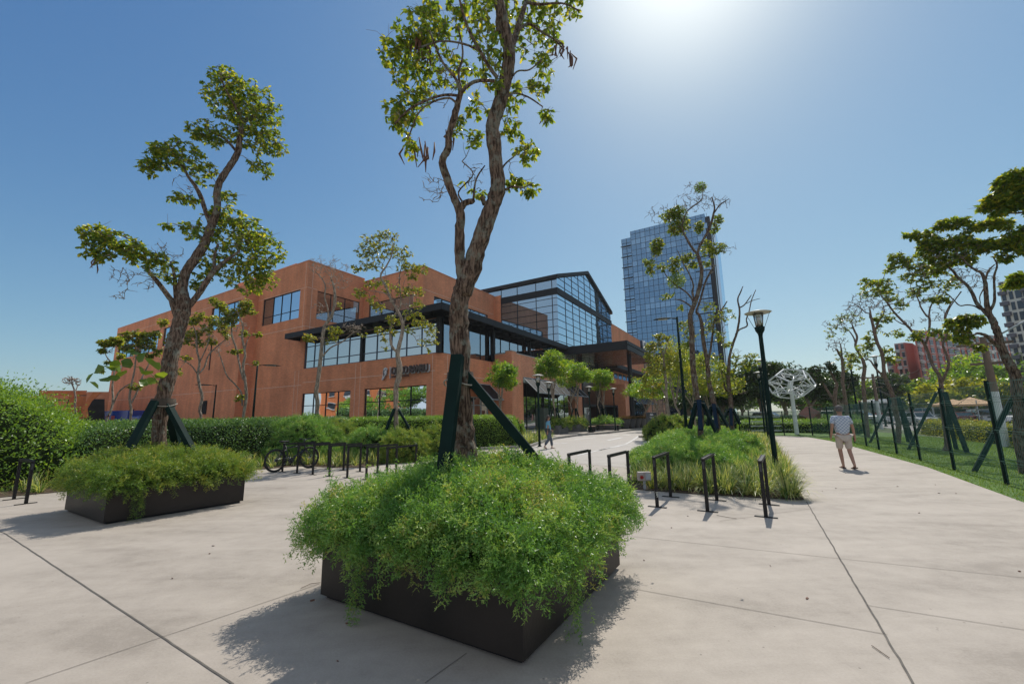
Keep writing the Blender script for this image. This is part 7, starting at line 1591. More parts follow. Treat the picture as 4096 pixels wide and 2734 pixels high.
def make_bus(p, rz, front, lab, L_=10.0):
    t = thing('bus', lab, 'bus', p, rz, 'buses by the kerb'); W = 1.25
    mb = MB(); mb.abox(-L_, -W, .35, 0, W, 1.25); mb.build('body', CWH, t, bevel=.08, local=True)
    mb = MB(); mb.abox(-L_, -W, 1.25, 0, W, 1.40); mb.abox(-L_+.02, -W-.005, .9, -.3, W+.005, 1.1); mb.build('stripe', CRED, t, local=True)
    mb = MB(); mb.abox(-L_+.05, -W+.02, 1.40, -.04, W-.02, 2.75); mb.build('windows', CGL, t, bevel=.06, local=True)
    mb = MB(); mb.abox(-L_, -W, 2.75, -.02, W, 3.05); mb.abox(-L_*.7, -W*.7, 3.05, -1.2, W*.7, 3.3); mb.build('roof', front, t, bevel=.08, local=True)
    for k in range(7): mb = MB(); x = -L_+.4+k*(L_-.8)/6; mb.abox(x-.05, -W-.003, 1.4, x+.05, W+.003, 2.75); mb.build('pillar', PLT, t, local=True)
    for sx in (-2.2, -L_+2.4):
        for s in (-1, 1): mb = MB(); mb.tube([(sx, s*(W-.28), .48), (sx, s*(W+.01), .48)], .48, 18); w = mb.build('wheel', TYRE, t, local=True); mb = MB(); mb.tube([(sx, s*(W-.1), .48), (sx, s*(W+.02), .48)], .25, 12); mb.build('rim', CHRM, w, local=True)
    for s in (-1, 1):
        mb = MB(); mb.abox(-.02, s*.95-.18, .62, .03, s*.95+.18, .82); mb.build('headlight', LAMPM, t, local=True)
        mb = MB(); mb.abox(.05, s*1.42-.08, 1.9, .2, s*1.42+.08, 2.4); mb.beam((0, s*1.2, 2.5), (.12, s*1.42, 2.4), .04, .04); mb.build('mirror', PLT, t, local=True)
    mb = MB(); mb.abox(-.03, -.5, 2.42, .0, .9, 2.68); mb.build('destination_board', pm('board_black', (.02, .02, .02), rough=.4), t, local=True)
    text_mesh('102', .2, pm('amber', (.7, .25, .03), (.6, .2, .02), rough=.5), t, (.012, .15, 2.46), (0, 1, 0), (0, 0, 1), depth=.004)
    return t
for o_ in ():
    pass
p = cp2(668, 868); make_bus(p, face(p, 12), CWH, 'white bus with dark windscreen behind the first leaning lawn tree')
p = cp2(470, 856); make_bus((p[0], p[1], ZP), face(p, 14), CRED, 'red roofed bus at left, partly behind the fence corner')
# beige awnings
BEI = pm('awning_beige', (.62, .38, .20), (.52, .31, .16), scale=2, rough=.8)
pa_ = cp2(1240, 884); pb_ = cp2(1390, 884)
for (x, zt, lab) in ((1235, 2.95, 'left beige pyramid awning in the car park'), (1375, 3.15, 'right beige pyramid awning in the car park, the taller one')):
    q = Vector(cp2(x, 880)); t = thing('pyramid_awning', lab, 'awning', q, group='beige awnings in the car park'); rr_ = Vector((q.y, -q.x, 0)).normalized(); ff = Vector((q.x, q.y, 0)).normalized()
    co_ = [q+rr_*a*1.9+ff*b_*1.9+Vector((0, 0, 2.35)) for a, b_ in ((-1, -1), (1, -1), (1, 1), (-1, 1))]; ap = q+Vector((0, 0, zt)); mb = MB()
    for k in range(4): mb.add([co_[k], co_[(k+1) % 4], ap], [(0, 1, 2)]); mb.quad(co_[k], co_[(k+1) % 4], co_[(k+1) % 4]-Vector((0, 0, .22)), co_[k]-Vector((0, 0, .22)))
    mb.build('canopy', BEI, t)
    for k in range(4): mb = MB(); w = q+(co_[k]-q)*.93; w.z = ZP; mb.tube([w, Vector((w.x, w.y, 2.3))], .05, 8); mb.build('post', GREYM, t)
ORG = pm('barrier_orange', (.75, .16, .03), (.6, .12, .02), scale=3, rough=.5)
for (x, y, lab, h) in ((1025, 903, 'orange road barrier in front of the silver estate car', .95), (1393, 916, 'orange ribbed barrel left of the white painted pole', .9)):
    q = Vector(cp2(x, y)); t = thing('traffic_barrier', lab, 'barrier', q, group='orange traffic barriers'); mb = MB()
    mb.lathe([(.24, 0), (.26, .05), (.20, .1), (.22, h*.5), (.18, h*.52), (.19, h*.9), (.10, h)], 12, q); mb.build('drum', ORG, t); mb = MB(); mb.lathe([(.225, h*.30), (.225, h*.42)], 12, q); mb.build('white_band', WHT, t)
# utility poles and wires
POLE = pm('pole_timber', (.24, .16, .12), (.16, .11, .08), scale=3, rough=.9)
def upole(x0, y0, x1, y1, d, label, white=0.35, r=.16):
    b0 = ato((3200+x0/1.96)/OV, (1250+y0/1.96)/OV, d); b1 = ato((3200+x1/1.96)/OV, (1250+y1/1.96)/OV, d); b0 = Vector((b0.x, b0.y, ZP)); H_ = b1.z; t = thing('utility_pole', label, 'pole', b0, group='utility poles in the car park'); tp = Vector((b0.x, b0.y, H_))
    mb = MB(); mb.tube([b0+Vector((0, 0, 2.6)), tp], [r*.85, r*.6], 12); mb.build('shaft', POLE, t); mb = MB(); mb.tube([b0, b0+Vector((0, 0, 2.6))], [r, r*.86], 12); mb.build('white_base', WHT, t)
    mb = MB(); s = Vector((b0.y, -b0.x, 0)).normalized(); mb.beam(tp-s*.8-Vector((0, 0, .3)), tp+s*.8-Vector((0, 0, .3)), .08, .1); mb.beam(tp-s*.5-Vector((0, 0, 1.1)), tp+s*.5-Vector((0, 0, 1.1)), .08, .1); mb.build('cross_arm', POLE, t)
    mb = MB()
    for k in (-.7, 0, .7): mb.lathe([(.03, 0), (.05, .06), (.03, .12), (.04, .18)], 8, tp+s*k-Vector((0, 0, .25)))
    mb.build('insulators', GREYM, t); return tp
tpA = upole(1585, 930, 1430, 190, 26, 'thick utility pole with white painted foot beside the large right hand tree'); tpB = upole(630, 868, 567, 480, 46, 'distant utility pole with white foot near the buses', r=.15)
mb = MB(); s = Vector((tpA.y, -tpA.x, 0)).normalized()
def wire(a, b_, sag, r=.010): mb.tube([a.lerp(b_, k/10)-Vector((0, 0, sag*4*(k/10)*(1-k/10))) for k in range(11)], r, 4, cap=False)
for k, dz in enumerate((-.1, -.35, -1.1, -1.4, -2.4, -2.8)):
    o_ = s*(-.7+.35*(k % 4)); wire(tpA+o_+Vector((0, 0, dz)), tpB+o_*.9+Vector((0, 0, dz)), .9+.1*k); wire(tpA+o_+Vector((0, 0, dz)), tpA+o_+Vector((14, -19, dz-.5)), .8)
    wire(tpB+o_*.9+Vector((0, 0, dz)), tpB+Vector((-6, 45, dz))+o_, 1.0)
tag(mb.build('overhead_wires', PLT), 'thin dark overhead wires strung between the utility poles', 'wires')
arm_lamp((3200+400/1.96)/OV, (1250+548/1.96)/OV, 9.0, 1, 'far street lamp between lawn trees left of the bus', hl=1.6)
p = ato((3200+1655/1.96)/OV, (1250+130/1.96)/OV, 30); t = thing('street_lamp', 'grey street lamp arm crossing before the pale tower block at right edge', 'lamp', (p.x+2.2, p.y-2.0, ZP)); q = Vector((p.x+2.2, p.y-2.0, ZP))
mb = MB(); mb.tube([q, Vector((q.x, q.y, p.z+.8)), Vector((p.x+.9, p.y-.8, p.z+.75)), Vector(p)-Vector((.5, -.4, .35))], [.08, .06, .045, .035], 8); mb.build('pole', GREYM, t, smooth=True)

# ------------------------------------------------------------ trees on the lawn behind the fence
GLW = 'braced trees on the lawn behind the fence'
def braces_at(t, d_, x, y, lab, sp=1.0, h=1.5):
    b = Vector(t.base); tie = Vector((b.x, b.y, h)) if t is None else Vector(t.px(x, y)); 
    legs = []
    for a in (.4, 2.5, 4.6): f_ = Vector((b.x+sp*cos(a), b.y+sp*sin(a), -.02)); legs.append((f_, tie+Vector((.13*cos(a), .13*sin(a), .06))))
    brace('tree_brace', lab, legs, tie, w=.12, d=.09, group='green braces on the lawn trees')
BK2 = barkmat('bark_reddish', (0.30, 0.20, 0.155), (0.12, 0.08, 0.06), lich=(.24, .22, .19), amount=.4, sc=.8)
t = RT(FRF, 'lawn_tree', 'large leaning tree with wide flat crown nearest the right edge', conv_at(2338, 1010, 15.8), seed=61, bark=BARK, leaf=L_A, group=GLW)
t.br([(1010, 2050, 50), (1000, 1850, 48), (990, 1680, 50), (975, 1560, 50), (930, 1480, 42), (885, 1380, 38), (862, 1300, 34), (835, 1220, 32), (800, 1150, 28), (785, 1100, 24), (775, 1020, 20), (768, 930, 18), (745, 860, 14), (700, 835, 12), (650, 800, 9), (600, 740, 6)], dz=-.3, base=True)
t.br([(800, 1160, 22), (750, 1110, 18), (705, 1060, 17), (680, 1000, 15), (640, 940, 14), (580, 890, 12), (540, 840, 10), (470, 770, 8), (430, 700, 6), (400, 640, 4)], dz=.5)
t.br([(795, 1130, 16), (830, 1060, 13), (832, 970, 11), (830, 880, 10), (850, 800, 8), (820, 740, 5)], dz=-.5)
t.br([(690, 1050, 9), (650, 1010, 8), (690, 960, 7)], dz=.2) if False else None
t.br([(735, 1110, 8), (690, 1085, 7), (640, 1078, 7), (590, 1082, 6), (545, 1040, 5), (500, 1000, 4), (440, 990, 3)], dz=-.6)
t.br([(600, 985, 6), (560, 1040, 5), (520, 1100, 5), (490, 1180, 5), (495, 1240, 4)], dz=.5)
t.br([(862, 1370, 22), (810, 1325, 19), (770, 1290, 17), (715, 1275, 13), (690, 1285, 8), (640, 1270, 5)], dz=-.6)
t.br([(770, 900, 9), (790, 840, 8), (830, 800, 6)], dz=.4); t.br([(760, 960, 6), (730, 1020, 5), (735, 1070, 4)], dz=-.3)
t.finish(t.cl([(260, 590, 50, 34, 30), (350, 600, 60, 50, 46), (480, 520, 60, 44, 50), (580, 500, 70, 44, 46), (460, 640, 90, 60, 84), (580, 640, 90, 60, 90), (700, 540, 70, 50, 50), (800, 520, 80, 50, 60), (900, 520, 60, 44, 44), (700, 680, 80, 60, 64), (820, 660, 90, 60, 72), (930, 640, 80, 60, 64), (1000, 600, 70, 60, 60), (480, 760, 80, 60, 56), (380, 720, 70, 60, 44), (580, 760, 60, 60, 36), (650, 760, 60, 50, 34), (900, 740, 60, 50, 36), (350, 680, 60, 40, 34), (440, 830, 60, 40, 26), (1040, 700, 60, 60, 40), (1060, 560, 60, 50, 36),
                (570, 1230, 80, 60, 76), (640, 1180, 60, 40, 44), (620, 1310, 70, 40, 50), (710, 1190, 50, 50, 40), (540, 1180, 40, 30, 18), (720, 1380, 40, 24, 14)]), L=.16, W=.068, per=8, twig_r=.008, leafless=t.cl([(700, 900, 160, 100, 60), (600, 870, 100, 80, 30), (450, 800, 200, 100, 60)]), nt=12, dsc=1.0, nk=.95, ek=1.35)
braces_at(t, 0, 2342, 918, 'dark timber braces on the large leaning tree at right edge', .85)
t = RT(FRF, 'lawn_tree', 'tree outside the right edge whose leafy bough reaches into the top right corner', conv_at(2500, 1010, 13.0), seed=62, bark=BARK, leaf=L_A, group=GLW)
t.br([(1500, 2100, 60), (1490, 1600, 50), (1450, 1100, 40), (1380, 760, 30), (1260, 560, 20), (1140, 450, 13), (1038, 435, 11), (980, 440, 10), (920, 435, 7), (860, 410, 4)], base=True)
t.br([(1380, 760, 18), (1300, 400, 14), (1200, 220, 10), (1080, 180, 6)], dz=.4)
t.finish(t.cl([(980, 180, 80, 50, 60), (900, 250, 70, 60, 66), (1010, 260, 90, 70, 84), (830, 350, 70, 50, 56), (930, 350, 90, 60, 76), (780, 400, 50, 34, 34), (1030, 350, 80, 60, 66), (880, 430, 70, 30, 34), (1120, 250, 100, 80, 70), (1120, 400, 90, 70, 60), (1250, 300, 120, 120, 70), (1000, 830+40, 40, 20, 10), (1000, 900, 60, 34, 40), (950, 940, 50, 26, 26), (1060, 920, 70, 34, 40)]), L=.17, W=.075, per=8, twig_r=.008, nt=10, dsc=1.0, nk=1.0, ek=1.3)
t = RT(FRA, 'lawn_tree', 'forked lawn tree in front of the red brick flats', conv_at(2158, 1005, 22.5), seed=63, bark=BK2, leaf=L_A, group=GLW)
t.br([(760, 1150, 20), (740, 1000, 19), (728, 880, 18), (724, 800, 17), (712, 750, 15), (680, 700, 13), (655, 640, 12), (635, 580, 11), (610, 540, 10), (565, 500, 9), (525, 455, 9), (470, 400, 8), (430, 355, 7), (400, 310, 7), (372, 280, 5), (350, 240, 3)], dz=.4, base=True)
t.br([(632, 560, 9), (650, 500, 9), (655, 410, 9), (635, 390, 7), (605, 345, 6), (590, 300, 5), (560, 240, 3)], dz=-.3); t.br([(650, 400, 6), (660, 340, 6), (690, 290, 4), (720, 240, 3)], dz=.2)
t.br([(726, 790, 12), (755, 730, 11), (770, 680, 10), (755, 620, 9), (735, 560, 8), (760, 500, 7), (765, 450, 7), (745, 400, 6), (770, 340, 5), (800, 290, 3)], dz=-.5)
t.br([(520, 450, 5), (480, 435, 4), (440, 410, 3)], dz=-.3)
t.finish(t.cl([(270, 200, 34, 34, 18), (320, 200, 40, 34, 22), (380, 190, 40, 30, 22), (410, 240, 50, 40, 34), (430, 290, 40, 30, 20), (480, 330, 40, 40, 22), (420, 110, 44, 34, 34), (480, 60, 60, 40, 56), (440, 40, 50, 26, 34), (550, 70, 60, 50, 60), (540, 170, 50, 40, 34), (600, 120, 60, 40, 44), (560, 250, 50, 30, 34), (640, 200, 60, 50, 40), (690, 290, 60, 24, 34), (740, 300, 50, 24, 26), (660, 120, 70, 50, 56), (600, 500, 50, 30, 22), (560, 530, 40, 20, 14), (700, 490, 50, 30, 24), (740, 520, 40, 30, 20), (780, 200, 60, 60, 40)]), L=.17, W=.07, per=7, twig_r=.011, nk=1.05, ek=1.35, leafless=t.cl([(380, 300, 100, 70, 34), (600, 280, 130, 80, 54), (560, 430, 60, 30, 14), (700, 380, 70, 60, 24)]), nt=9)
braces_at(t, 0, 2160, 903, 'green braces on the forked lawn tree before the red flats', .95)
t = RT(FRA, 'lawn_tree', 'S curved lawn tree leaning left beside the buses', conv_at(2052, 985, 26.5), seed=64, bark=BK2, leaf=L_A, group=GLW)
t.br([(470, 1050, 20), (450, 950, 19), (435, 870, 17), (405, 800, 15), (385, 740, 14), (378, 670, 13), (368, 610, 13), (345, 560, 12), (328, 500, 12), (315, 440, 10), (303, 390, 8), (298, 350, 5)], dz=-.3, base=True)
t.br([(378, 750, 9), (345, 720, 8), (322, 690, 7), (300, 660, 5), (265, 640, 3)], dz=.3); t.br([(330, 480, 7), (350, 430, 6), (380, 380, 4)], dz=.4); t.br([(303, 380, 5), (270, 370, 4), (220, 330, 3), (170, 340, 2)], dz=.2)
t.finish(t.cl([(270, 200, 30, 30, 12), (260, 260, 40, 30, 20), (330, 250, 50, 34, 26), (380, 240, 50, 34, 26), (380, 400, 60, 34, 30), (330, 470, 40, 34, 18), (330, 420, 34, 26, 12), (450, 500, 50, 24, 22), (420, 410, 34, 24, 14), (400, 600, 40, 30, 20), (440, 650, 50, 30, 24), (390, 640, 30, 30, 12), (270, 590, 50, 34, 30), (210, 640, 40, 34, 24), (180, 660, 34, 40, 20), (300, 560, 40, 34, 22), (290, 520, 40, 30, 14)]), L=.18, W=.075, per=7, twig_r=.013, nk=1.05, ek=1.35, leafless=t.cl([(230, 320, 90, 50, 50), (330, 340, 90, 70, 50), (200, 370, 60, 40, 24)]), nt=9)
braces_at(t, 0, 2056, 915, 'green braces on the S curved lawn tree beside the buses', .95)
t = RT(FRA, 'lawn_tree', 'thin lawn tree with drooping leaf tips left of the S curved one', conv_at(1984, 965, 31), seed=65, bark=BK2, leaf=L_A, group=GLW)
t.br([(275, 980, 15), (266, 880, 15), (258, 790, 14), (266, 710, 13), (258, 660, 12), (235, 620, 10), (212, 570, 9), (222, 520, 8), (205, 480, 7), (190, 440, 4)], base=True); t.br([(214, 560, 6), (200, 520, 5), (180, 490, 4), (150, 460, 2)], dz=.3)
t.finish(t.cl([(70, 450, 30, 34, 14), (120, 410, 40, 30, 20), (60, 500, 30, 30, 14), (180, 400, 40, 30, 18), (150, 480, 40, 20, 12), (40, 520, 14, 14, 4), (230, 420, 40, 30, 14), (250, 620, 40, 40, 26), (200, 640, 40, 30, 20), (240, 690, 30, 30, 14)]), L=.18, W=.07, per=6, twig_r=.014, nk=1.05, ek=1.35, leafless=t.cl([(130, 440, 100, 50, 60), (200, 400, 60, 50, 26)]), nt=8)
t = RT(FRA, 'lawn_tree', 'thin bare topped lawn tree right of the white frame sculpture', conv_at(1932, 960, 36), seed=66, bark=BK2, leaf=L_A, group=GLW)
t.br([(160, 980, 15), (150, 890, 14), (136, 790, 13), (138, 720, 12), (132, 650, 11), (115, 620, 9), (100, 590, 7)], base=True); t.br([(132, 650, 7), (128, 600, 6), (122, 560, 4)], dz=.2)
t.finish(t.cl([(150, 620, 30, 30, 16), (140, 700, 30, 30, 16), (170, 690, 30, 30, 14), (100, 640, 20, 20, 4)]), L=.18, W=.075, per=7, twig_r=.015, nk=1.05, ek=1.35, leafless=t.cl([(90, 570, 60, 40, 50), (130, 540, 40, 30, 20)]), nt=8)
t = RT(FRA, 'lawn_tree', 'low forked lawn tree just right of the white frame sculpture', conv_at(1915, 960, 38), seed=67, bark=BK2, leaf=L_DK, group=GLW)
t.br([(95, 980, 16), (88, 900, 16), (92, 850, 13), (100, 800, 11), (75, 750, 9), (62, 720, 6)], base=True); t.br([(85, 900, 11), (50, 850, 10), (20, 800, 9), (-20, 770, 8), (-50, 740, 5)], dz=.3)
t.finish(t.cl([(60, 690, 40, 30, 40), (80, 730, 40, 40, 34), (110, 760, 40, 40, 24), (-20, 710, 50, 30, 44), (-60, 740, 50, 40, 50), (0, 770, 40, 40, 30), (-90, 790, 40, 40, 34)]), L=.2, W=.09, per=9, twig_r=.015, nt=8)

# ------------------------------------------------------------ masses of trees behind
def bigtree(x, d, ytop, hw_px, leaf, label, seed, n=5200, L=.34, W=.22, zb=1.6, tr=.28, nm='broad_tree', group='dark spreading trees beyond the bed', flat=1.0):
    c = conv_at(x, 925, d); zt = ato(x, ytop, d).z; hw = hw_px*OV/FPX*d; rg2 = np.random.default_rng(seed); bl = []
    for i in range(9):
        a = rg2.uniform(0, 2*pi); q = rg2.uniform(.25, .68); bl.append((cos(a)*hw*q, sin(a)*hw*q, zb+(zt-zb)*rg2.uniform(.35, .80), hw*rg2.uniform(.30, .46), hw*rg2.uniform(.30, .46), (zt-zb)*rg2.uniform(.18, .26)))
    bl.append((0, 0, zb+(zt-zb)*.8, hw*.4, hw*.4, (zt-zb)*.2)); bl.append((0, 0, zb+(zt-zb)*.45, hw*.6, hw*.6, (zt-zb)*.25))
    return crown_tree(nm, label, c, max(1.2, zb+.3), tr, bl, leaf, n, L=L, W=W, seed=seed, limbs=7, group=group)
bigtree(1745, 47, 833, 78, L_DK, 'dark dome shaped tree behind the near lamp posts', 81, 11000, L=.28, W=.18)
bigtree(1655, 50, 880, 70, L_DK, 'low dark tree behind the stems of the triangular bed', 82, 8000)
bigtree(1860, 54, 846, 62, L_DK, 'dark tree behind top of the white frame sculpture', 83, 9000, L=.28, W=.18)
bigtree(1800, 60, 860, 50, L_DK, 'dark tree left of the white frame sculpture', 84, 6000)
bigtree(1925, 60, 850, 34, L_DK, 'dark rounded tree right behind the white frame sculpture', 85, 5000)
bigtree(1580, 52, 905, 60, L_DK, 'low dark tree behind the golden trees', 86, 6000)
for (x, d, yt, hw, lf, lb, sd) in ((2140, 84, 868, 60, L_HB, 'bright green tree behind the buses', 87), (2230, 74, 812, 62, L_BR, 'big round bright green tree below the red flats', 88), (2300, 66, 838, 50, L_HB, 'green tree at right under the pale tower block', 89), (2190, 66, 868, 55, L_HY, 'low yellow green tree behind the silver car', 90), (2115, 74, 880, 45, L_HY, 'yellow green tree right of the distant utility pole', 91),
                                     (2070, 110, 856, 40, L_DK, 'dark green tree behind the distant utility pole', 92), (2010, 120, 868, 34, L_Y, 'orange tinged far tree between lawn trunks', 93), (1965, 110, 872, 30, L_BR, 'pale green far tree left of the thin lawn tree', 94), (2255, 60, 865, 60, L_HY, 'yellow flowering tree row behind the beige awnings', 95), (2340, 52, 862, 50, L_HB, 'leafy tree behind the pole at right edge', 96), (2420, 60, 800, 70, L_HB, 'green tree beyond the right edge', 97), (2040, 86, 895, 40, L_HB, 'low green tree behind the red roofed bus', 98), (1700, 90, 890, 60, L_BR, 'light green tree far behind the bed ferns', 99), (1840, 95, 895, 60, L_HB, 'pale tree far behind the sculpture post', 100), (1900, 85, 900, 40, L_HB, 'small far tree behind the rusty cube', 101)):
    d = d if x < 2035 else (52*1.65 if d == 52 else min(d*1.42, 100))
    bigtree(x, d, yt, hw, lf, lb, sd, 5200, L=.5, W=.34, zb=.6, group='trees around the car park')

# ------------------------------------------------------------ blocks of flats and far buildings
FLR = pm('flats_red', (.52, .19, .15), (.45, .16, .125), scale=.3, rough=.85); FLP = pm('flats_pink', (.66, .30, .25), (.58, .25, .21), scale=.3, rough=.85); FLC = pm('flats_cream', (.74, .70, .60), (.66, .62, .54), scale=.3, rough=.85)
WFR = pm('window_surround', (.62, .60, .57), (.5, .48, .46), scale=3, rough=.7); WDK = pm('window_dark', (.035, .04, .05), (.02, .022, .03), scale=.8, rough=.12, spec=.8); GRYB = pm('flats_grey', (.16, .15, .17), (.12, .115, .13), scale=.5, rough=.8)
def flats(name, label, corner, au, wu, av, wv, H, z0, mat, matv, nu, nv, nf, ac=True, balc=(), group=None, sill=WFR, topband=None):
    """corner at the near vertical edge; two visible faces run along azimuths au and av"""
    t = thing(name, label, 'building', (*corner[:2], z0), group=group); c = Vector((*corner[:2], z0)); U = Vector((sin(au), cos(au), 0)); Vv = Vector((sin(av), cos(av), 0)); h = Vector((0, 0, H))
    for (o_, d, w, oth, m_) in ((c, U, wu, Vv*wv, mat), (c, Vv, wv, U*wu, matv)):
        mb = MB(); mb.quad(o_, o_+d*w, o_+d*w+h, o_+h); mb.quad(o_+d*w, o_+d*w+oth, o_+d*w+oth+h, o_+d*w+h); mb.build('wall', m_, t)
    mb = MB(); mb.quad(c+h, c+U*wu+h, c+U*wu+Vv*wv+h, c+Vv*wv+h); mb.build('roof', GRYB, t)
    for fi, (d, w, oth, nn) in enumerate(((U, wu, Vv, nu), (Vv, wv, U, nv))):
        if nn == 0: continue
        nrm_ = Vector((d.y, -d.x, 0)); nrm_ = nrm_ if nrm_.dot(oth) < 0 else -nrm_; st = w/nn; fh = H/nf
        for i in range(nn):
            for j in range(nf):
                q = c+d*(st*(i+.5))+Vector((0, 0, fh*(j+.55))); hw_, hh_ = (min(.58, st*.26), .52)
                if i in balc and fi == 0: hw_ = st*.42
                mb = MB(); mb.box(q+nrm_*.02, d*hw_, nrm_*.06, Vector((0, 0, hh_))); w_ = mb.build('window', WDK, t)
                if wu*H < 3000 and (nf <= 12):
                    mb = MB(); mb.box(q+nrm_*.06+Vector((0, 0, -hh_-.09)), d*(hw_+.12), nrm_*.10, Vector((0, 0, .09))); mb.box(q+nrm_*.04+Vector((0, 0, hh_+.07)), d*(hw_+.08), nrm_*.07, Vector((0, 0, .07))); mb.build('sill', sill, w_)
                if ac and (i*7+j*3+fi) % 3 == 0: mb = MB(); mb.box(q+nrm_*.22+Vector((0, 0, -hh_-.42)), d*.38, nrm_*.2, Vector((0, 0, .25))); mb.build('air_conditioner', GRYB if sill is WDK else WFR, w_)
    return t
def pt_at(xs_, ys_, d): v = at(xs_, ys_, d); return v
def rrp(x, y, d): return at(3200+x/1.96, 1250+y/1.96, d)
def facade(name, label, xa, ya, xb, yb, d, mat, matv, nu, nf, depth=12, **k):
    ra, rb_ = ray(xa, ya), ray(xb, yb); za = CH+ra[2]*d; d2 = (za-CH)/rb_[2]; A_ = Vector((ra[0]*d, ra[1]*d, 0)); B_ = Vector((rb_[0]*d2, rb_[1]*d2, 0)); u_ = B_-A_; w_ = u_.length
    au = atan2(u_.x, u_.y); vv = Matrix.Rotation(-.10, 3, 'Z') @ A_.normalized()
    return flats(name, label, (A_.x, A_.y), au, w_, atan2(vv.x, vv.y), depth, za+.5, -.5, mat, matv, nu, 0, nf, **k)
facade('block_of_flats', 'narrow pink end of the red brick flats with two window columns', 3576, 1374, 3617, 1369, 118, FLP, FLR, 2, 9)
facade('block_of_flats', 'plain dark red stair bay of the red brick flats', 3617.5, 1369, 3650, 1372, 117, FLR, FLR, 0, 9)
facade('block_of_flats', 'tall red brick block of flats with many small windows', 3651, 1318, 3915, 1344, 112, FLR, FLR, 11, 11, balc=(5, 6))
facade('block_of_flats', 'lowest dark red wing at left of the red brick flats', 3545, 1440, 3575, 1436, 125, FLR, FLR, 1, 7)
facade('block_of_flats', 'dull red block of flats behind the large right hand tree', 3935, 1338, 4075, 1352, 104, FLR, FLR, 8, 10)
facade('tower_block', 'pale cream tower block with dark windows at right edge', 3990, 1130, 4200, 1082, 84, FLC, FLC, 7, 13, depth=16, balc=(2, 3), sill=WDK)
# low brick hall far left
lx = lambda x, y, d: at(x/2.4125, 1450+y/2.4125, d)
hall_ = thing('brick_hall', 'low angular orange brick hall far behind the left shrub', 'building', (lx(700, 500, 75).x, lx(700, 500, 75).y, 0))
def slab(x0, x1, ytop, d0, depth, mat, nm='wall', z0=-.3):
    p0, p1 = lx(x0, ytop, d0), lx(x1, ytop, d0); r_ = (p1-p0); r_.z = 0; f_ = Vector((p0.x+p1.x, p0.y+p1.y, 0)).normalized(); H_ = p0.z; H2 = p1.z; mb = MB()
    a, b_ = Vector((p0.x, p0.y, z0)), Vector((p1.x, p1.y, z0)); mb.quad(a, b_, Vector((b_.x, b_.y, H2)), Vector((a.x, a.y, H_))); mb.quad(b_, b_+f_*depth, Vector((b_.x, b_.y, H2))+f_*depth, Vector((b_.x, b_.y, H2))); mb.quad(a, a+f_*depth, Vector((a.x, a.y, H_))+f_*depth, Vector((a.x, a.y, H_))); mb.quad(Vector((a.x, a.y, H_)), Vector((b_.x, b_.y, H2)), Vector((b_.x, b_.y, H2))+f_*depth, Vector((a.x, a.y, H_))+f_*depth); mb.build(nm, mat, hall_)
ORB = brickmat('brick_orange', (.70, .22, .07), (.58, .17, .055), (.45, .2, .1))
slab(380, 840, 268, 95, 20, ORB); slab(300, 700, 318, 84, 6, BRICK); slab(665, 900, 292, 80, 6, ORB); slab(840, 1060, 280, 70, 8, BRICK)
mb = MB(); fo = [(905, 280), (985, 282), (890, 365), (845, 440), (858, 530), (800, 530), (795, 440), (850, 340)]
P0 = [lx(x, y, 64) for x, y in fo]; f_ = Vector((P0[0].x, P0[0].y, 0)).normalized()*1.5; P1 = [p+f_ for p in P0]; n_ = len(fo); mb.poly(P0); mb.poly(P1[::-1]); [mb.quad(P0[i], P0[(i+1) % n_], P1[(i+1) % n_], P1[i]) for i in range(n_)]
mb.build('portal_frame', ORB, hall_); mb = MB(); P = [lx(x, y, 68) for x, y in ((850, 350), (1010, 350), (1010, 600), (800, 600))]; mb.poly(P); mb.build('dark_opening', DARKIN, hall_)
# blue lorry
p = conv_at(316, 925, 66); t = thing('lorry', 'bright blue lorry parked behind the long hedge', 'lorry', (*p, 0), atan2(-p[1], -p[0])+.5)
LBL = paint('lorry_blue', (.012, .06, .30)); mb = MB(); mb.abox(-4.2, -1.15, .8, .6, 1.15, 2.75); mb.build('cargo_box', LBL, t, bevel=.03, local=True)
mb = MB(); mb.abox(.75, -1.05, .5, 2.6, 1.05, 2.1); mb.build('cab', LBL, t, bevel=.12, local=True); mb = MB(); mb.abox(2.55, -.9, 1.3, 2.62, .9, 1.95); mb.abox(1.3, -1.07, 1.35, 2.2, 1.07, 1.9); mb.build('windows', CGL, t, local=True)
mb = MB(); mb.abox(-4.2, -.9, .5, 2.4, .9, .78); mb.build('chassis', PLT, t, local=True)
for sx in (-3.0, 1.7):
    for s in (-1, 1): mb = MB(); mb.tube([(sx, s*.8, .45), (sx, s*1.08, .45)], .45, 16); mb.build('wheel', TYRE, t, local=True)
mb = MB(); 
for k in range(2): mb.abox(-3.4+k*1.0, 1.152, 1.2+k*.2, -2.7+k*1.0, 1.156, 2.2); mb.abox(-3.4+k*1.0, -1.156, 1.2+k*.2, -2.7+k*1.0, -1.152, 2.2)
mb.build('side_marking', pm('marking_red', (.35, .06, .08), (.3, .05, .06), rough=.5), t, local=True)
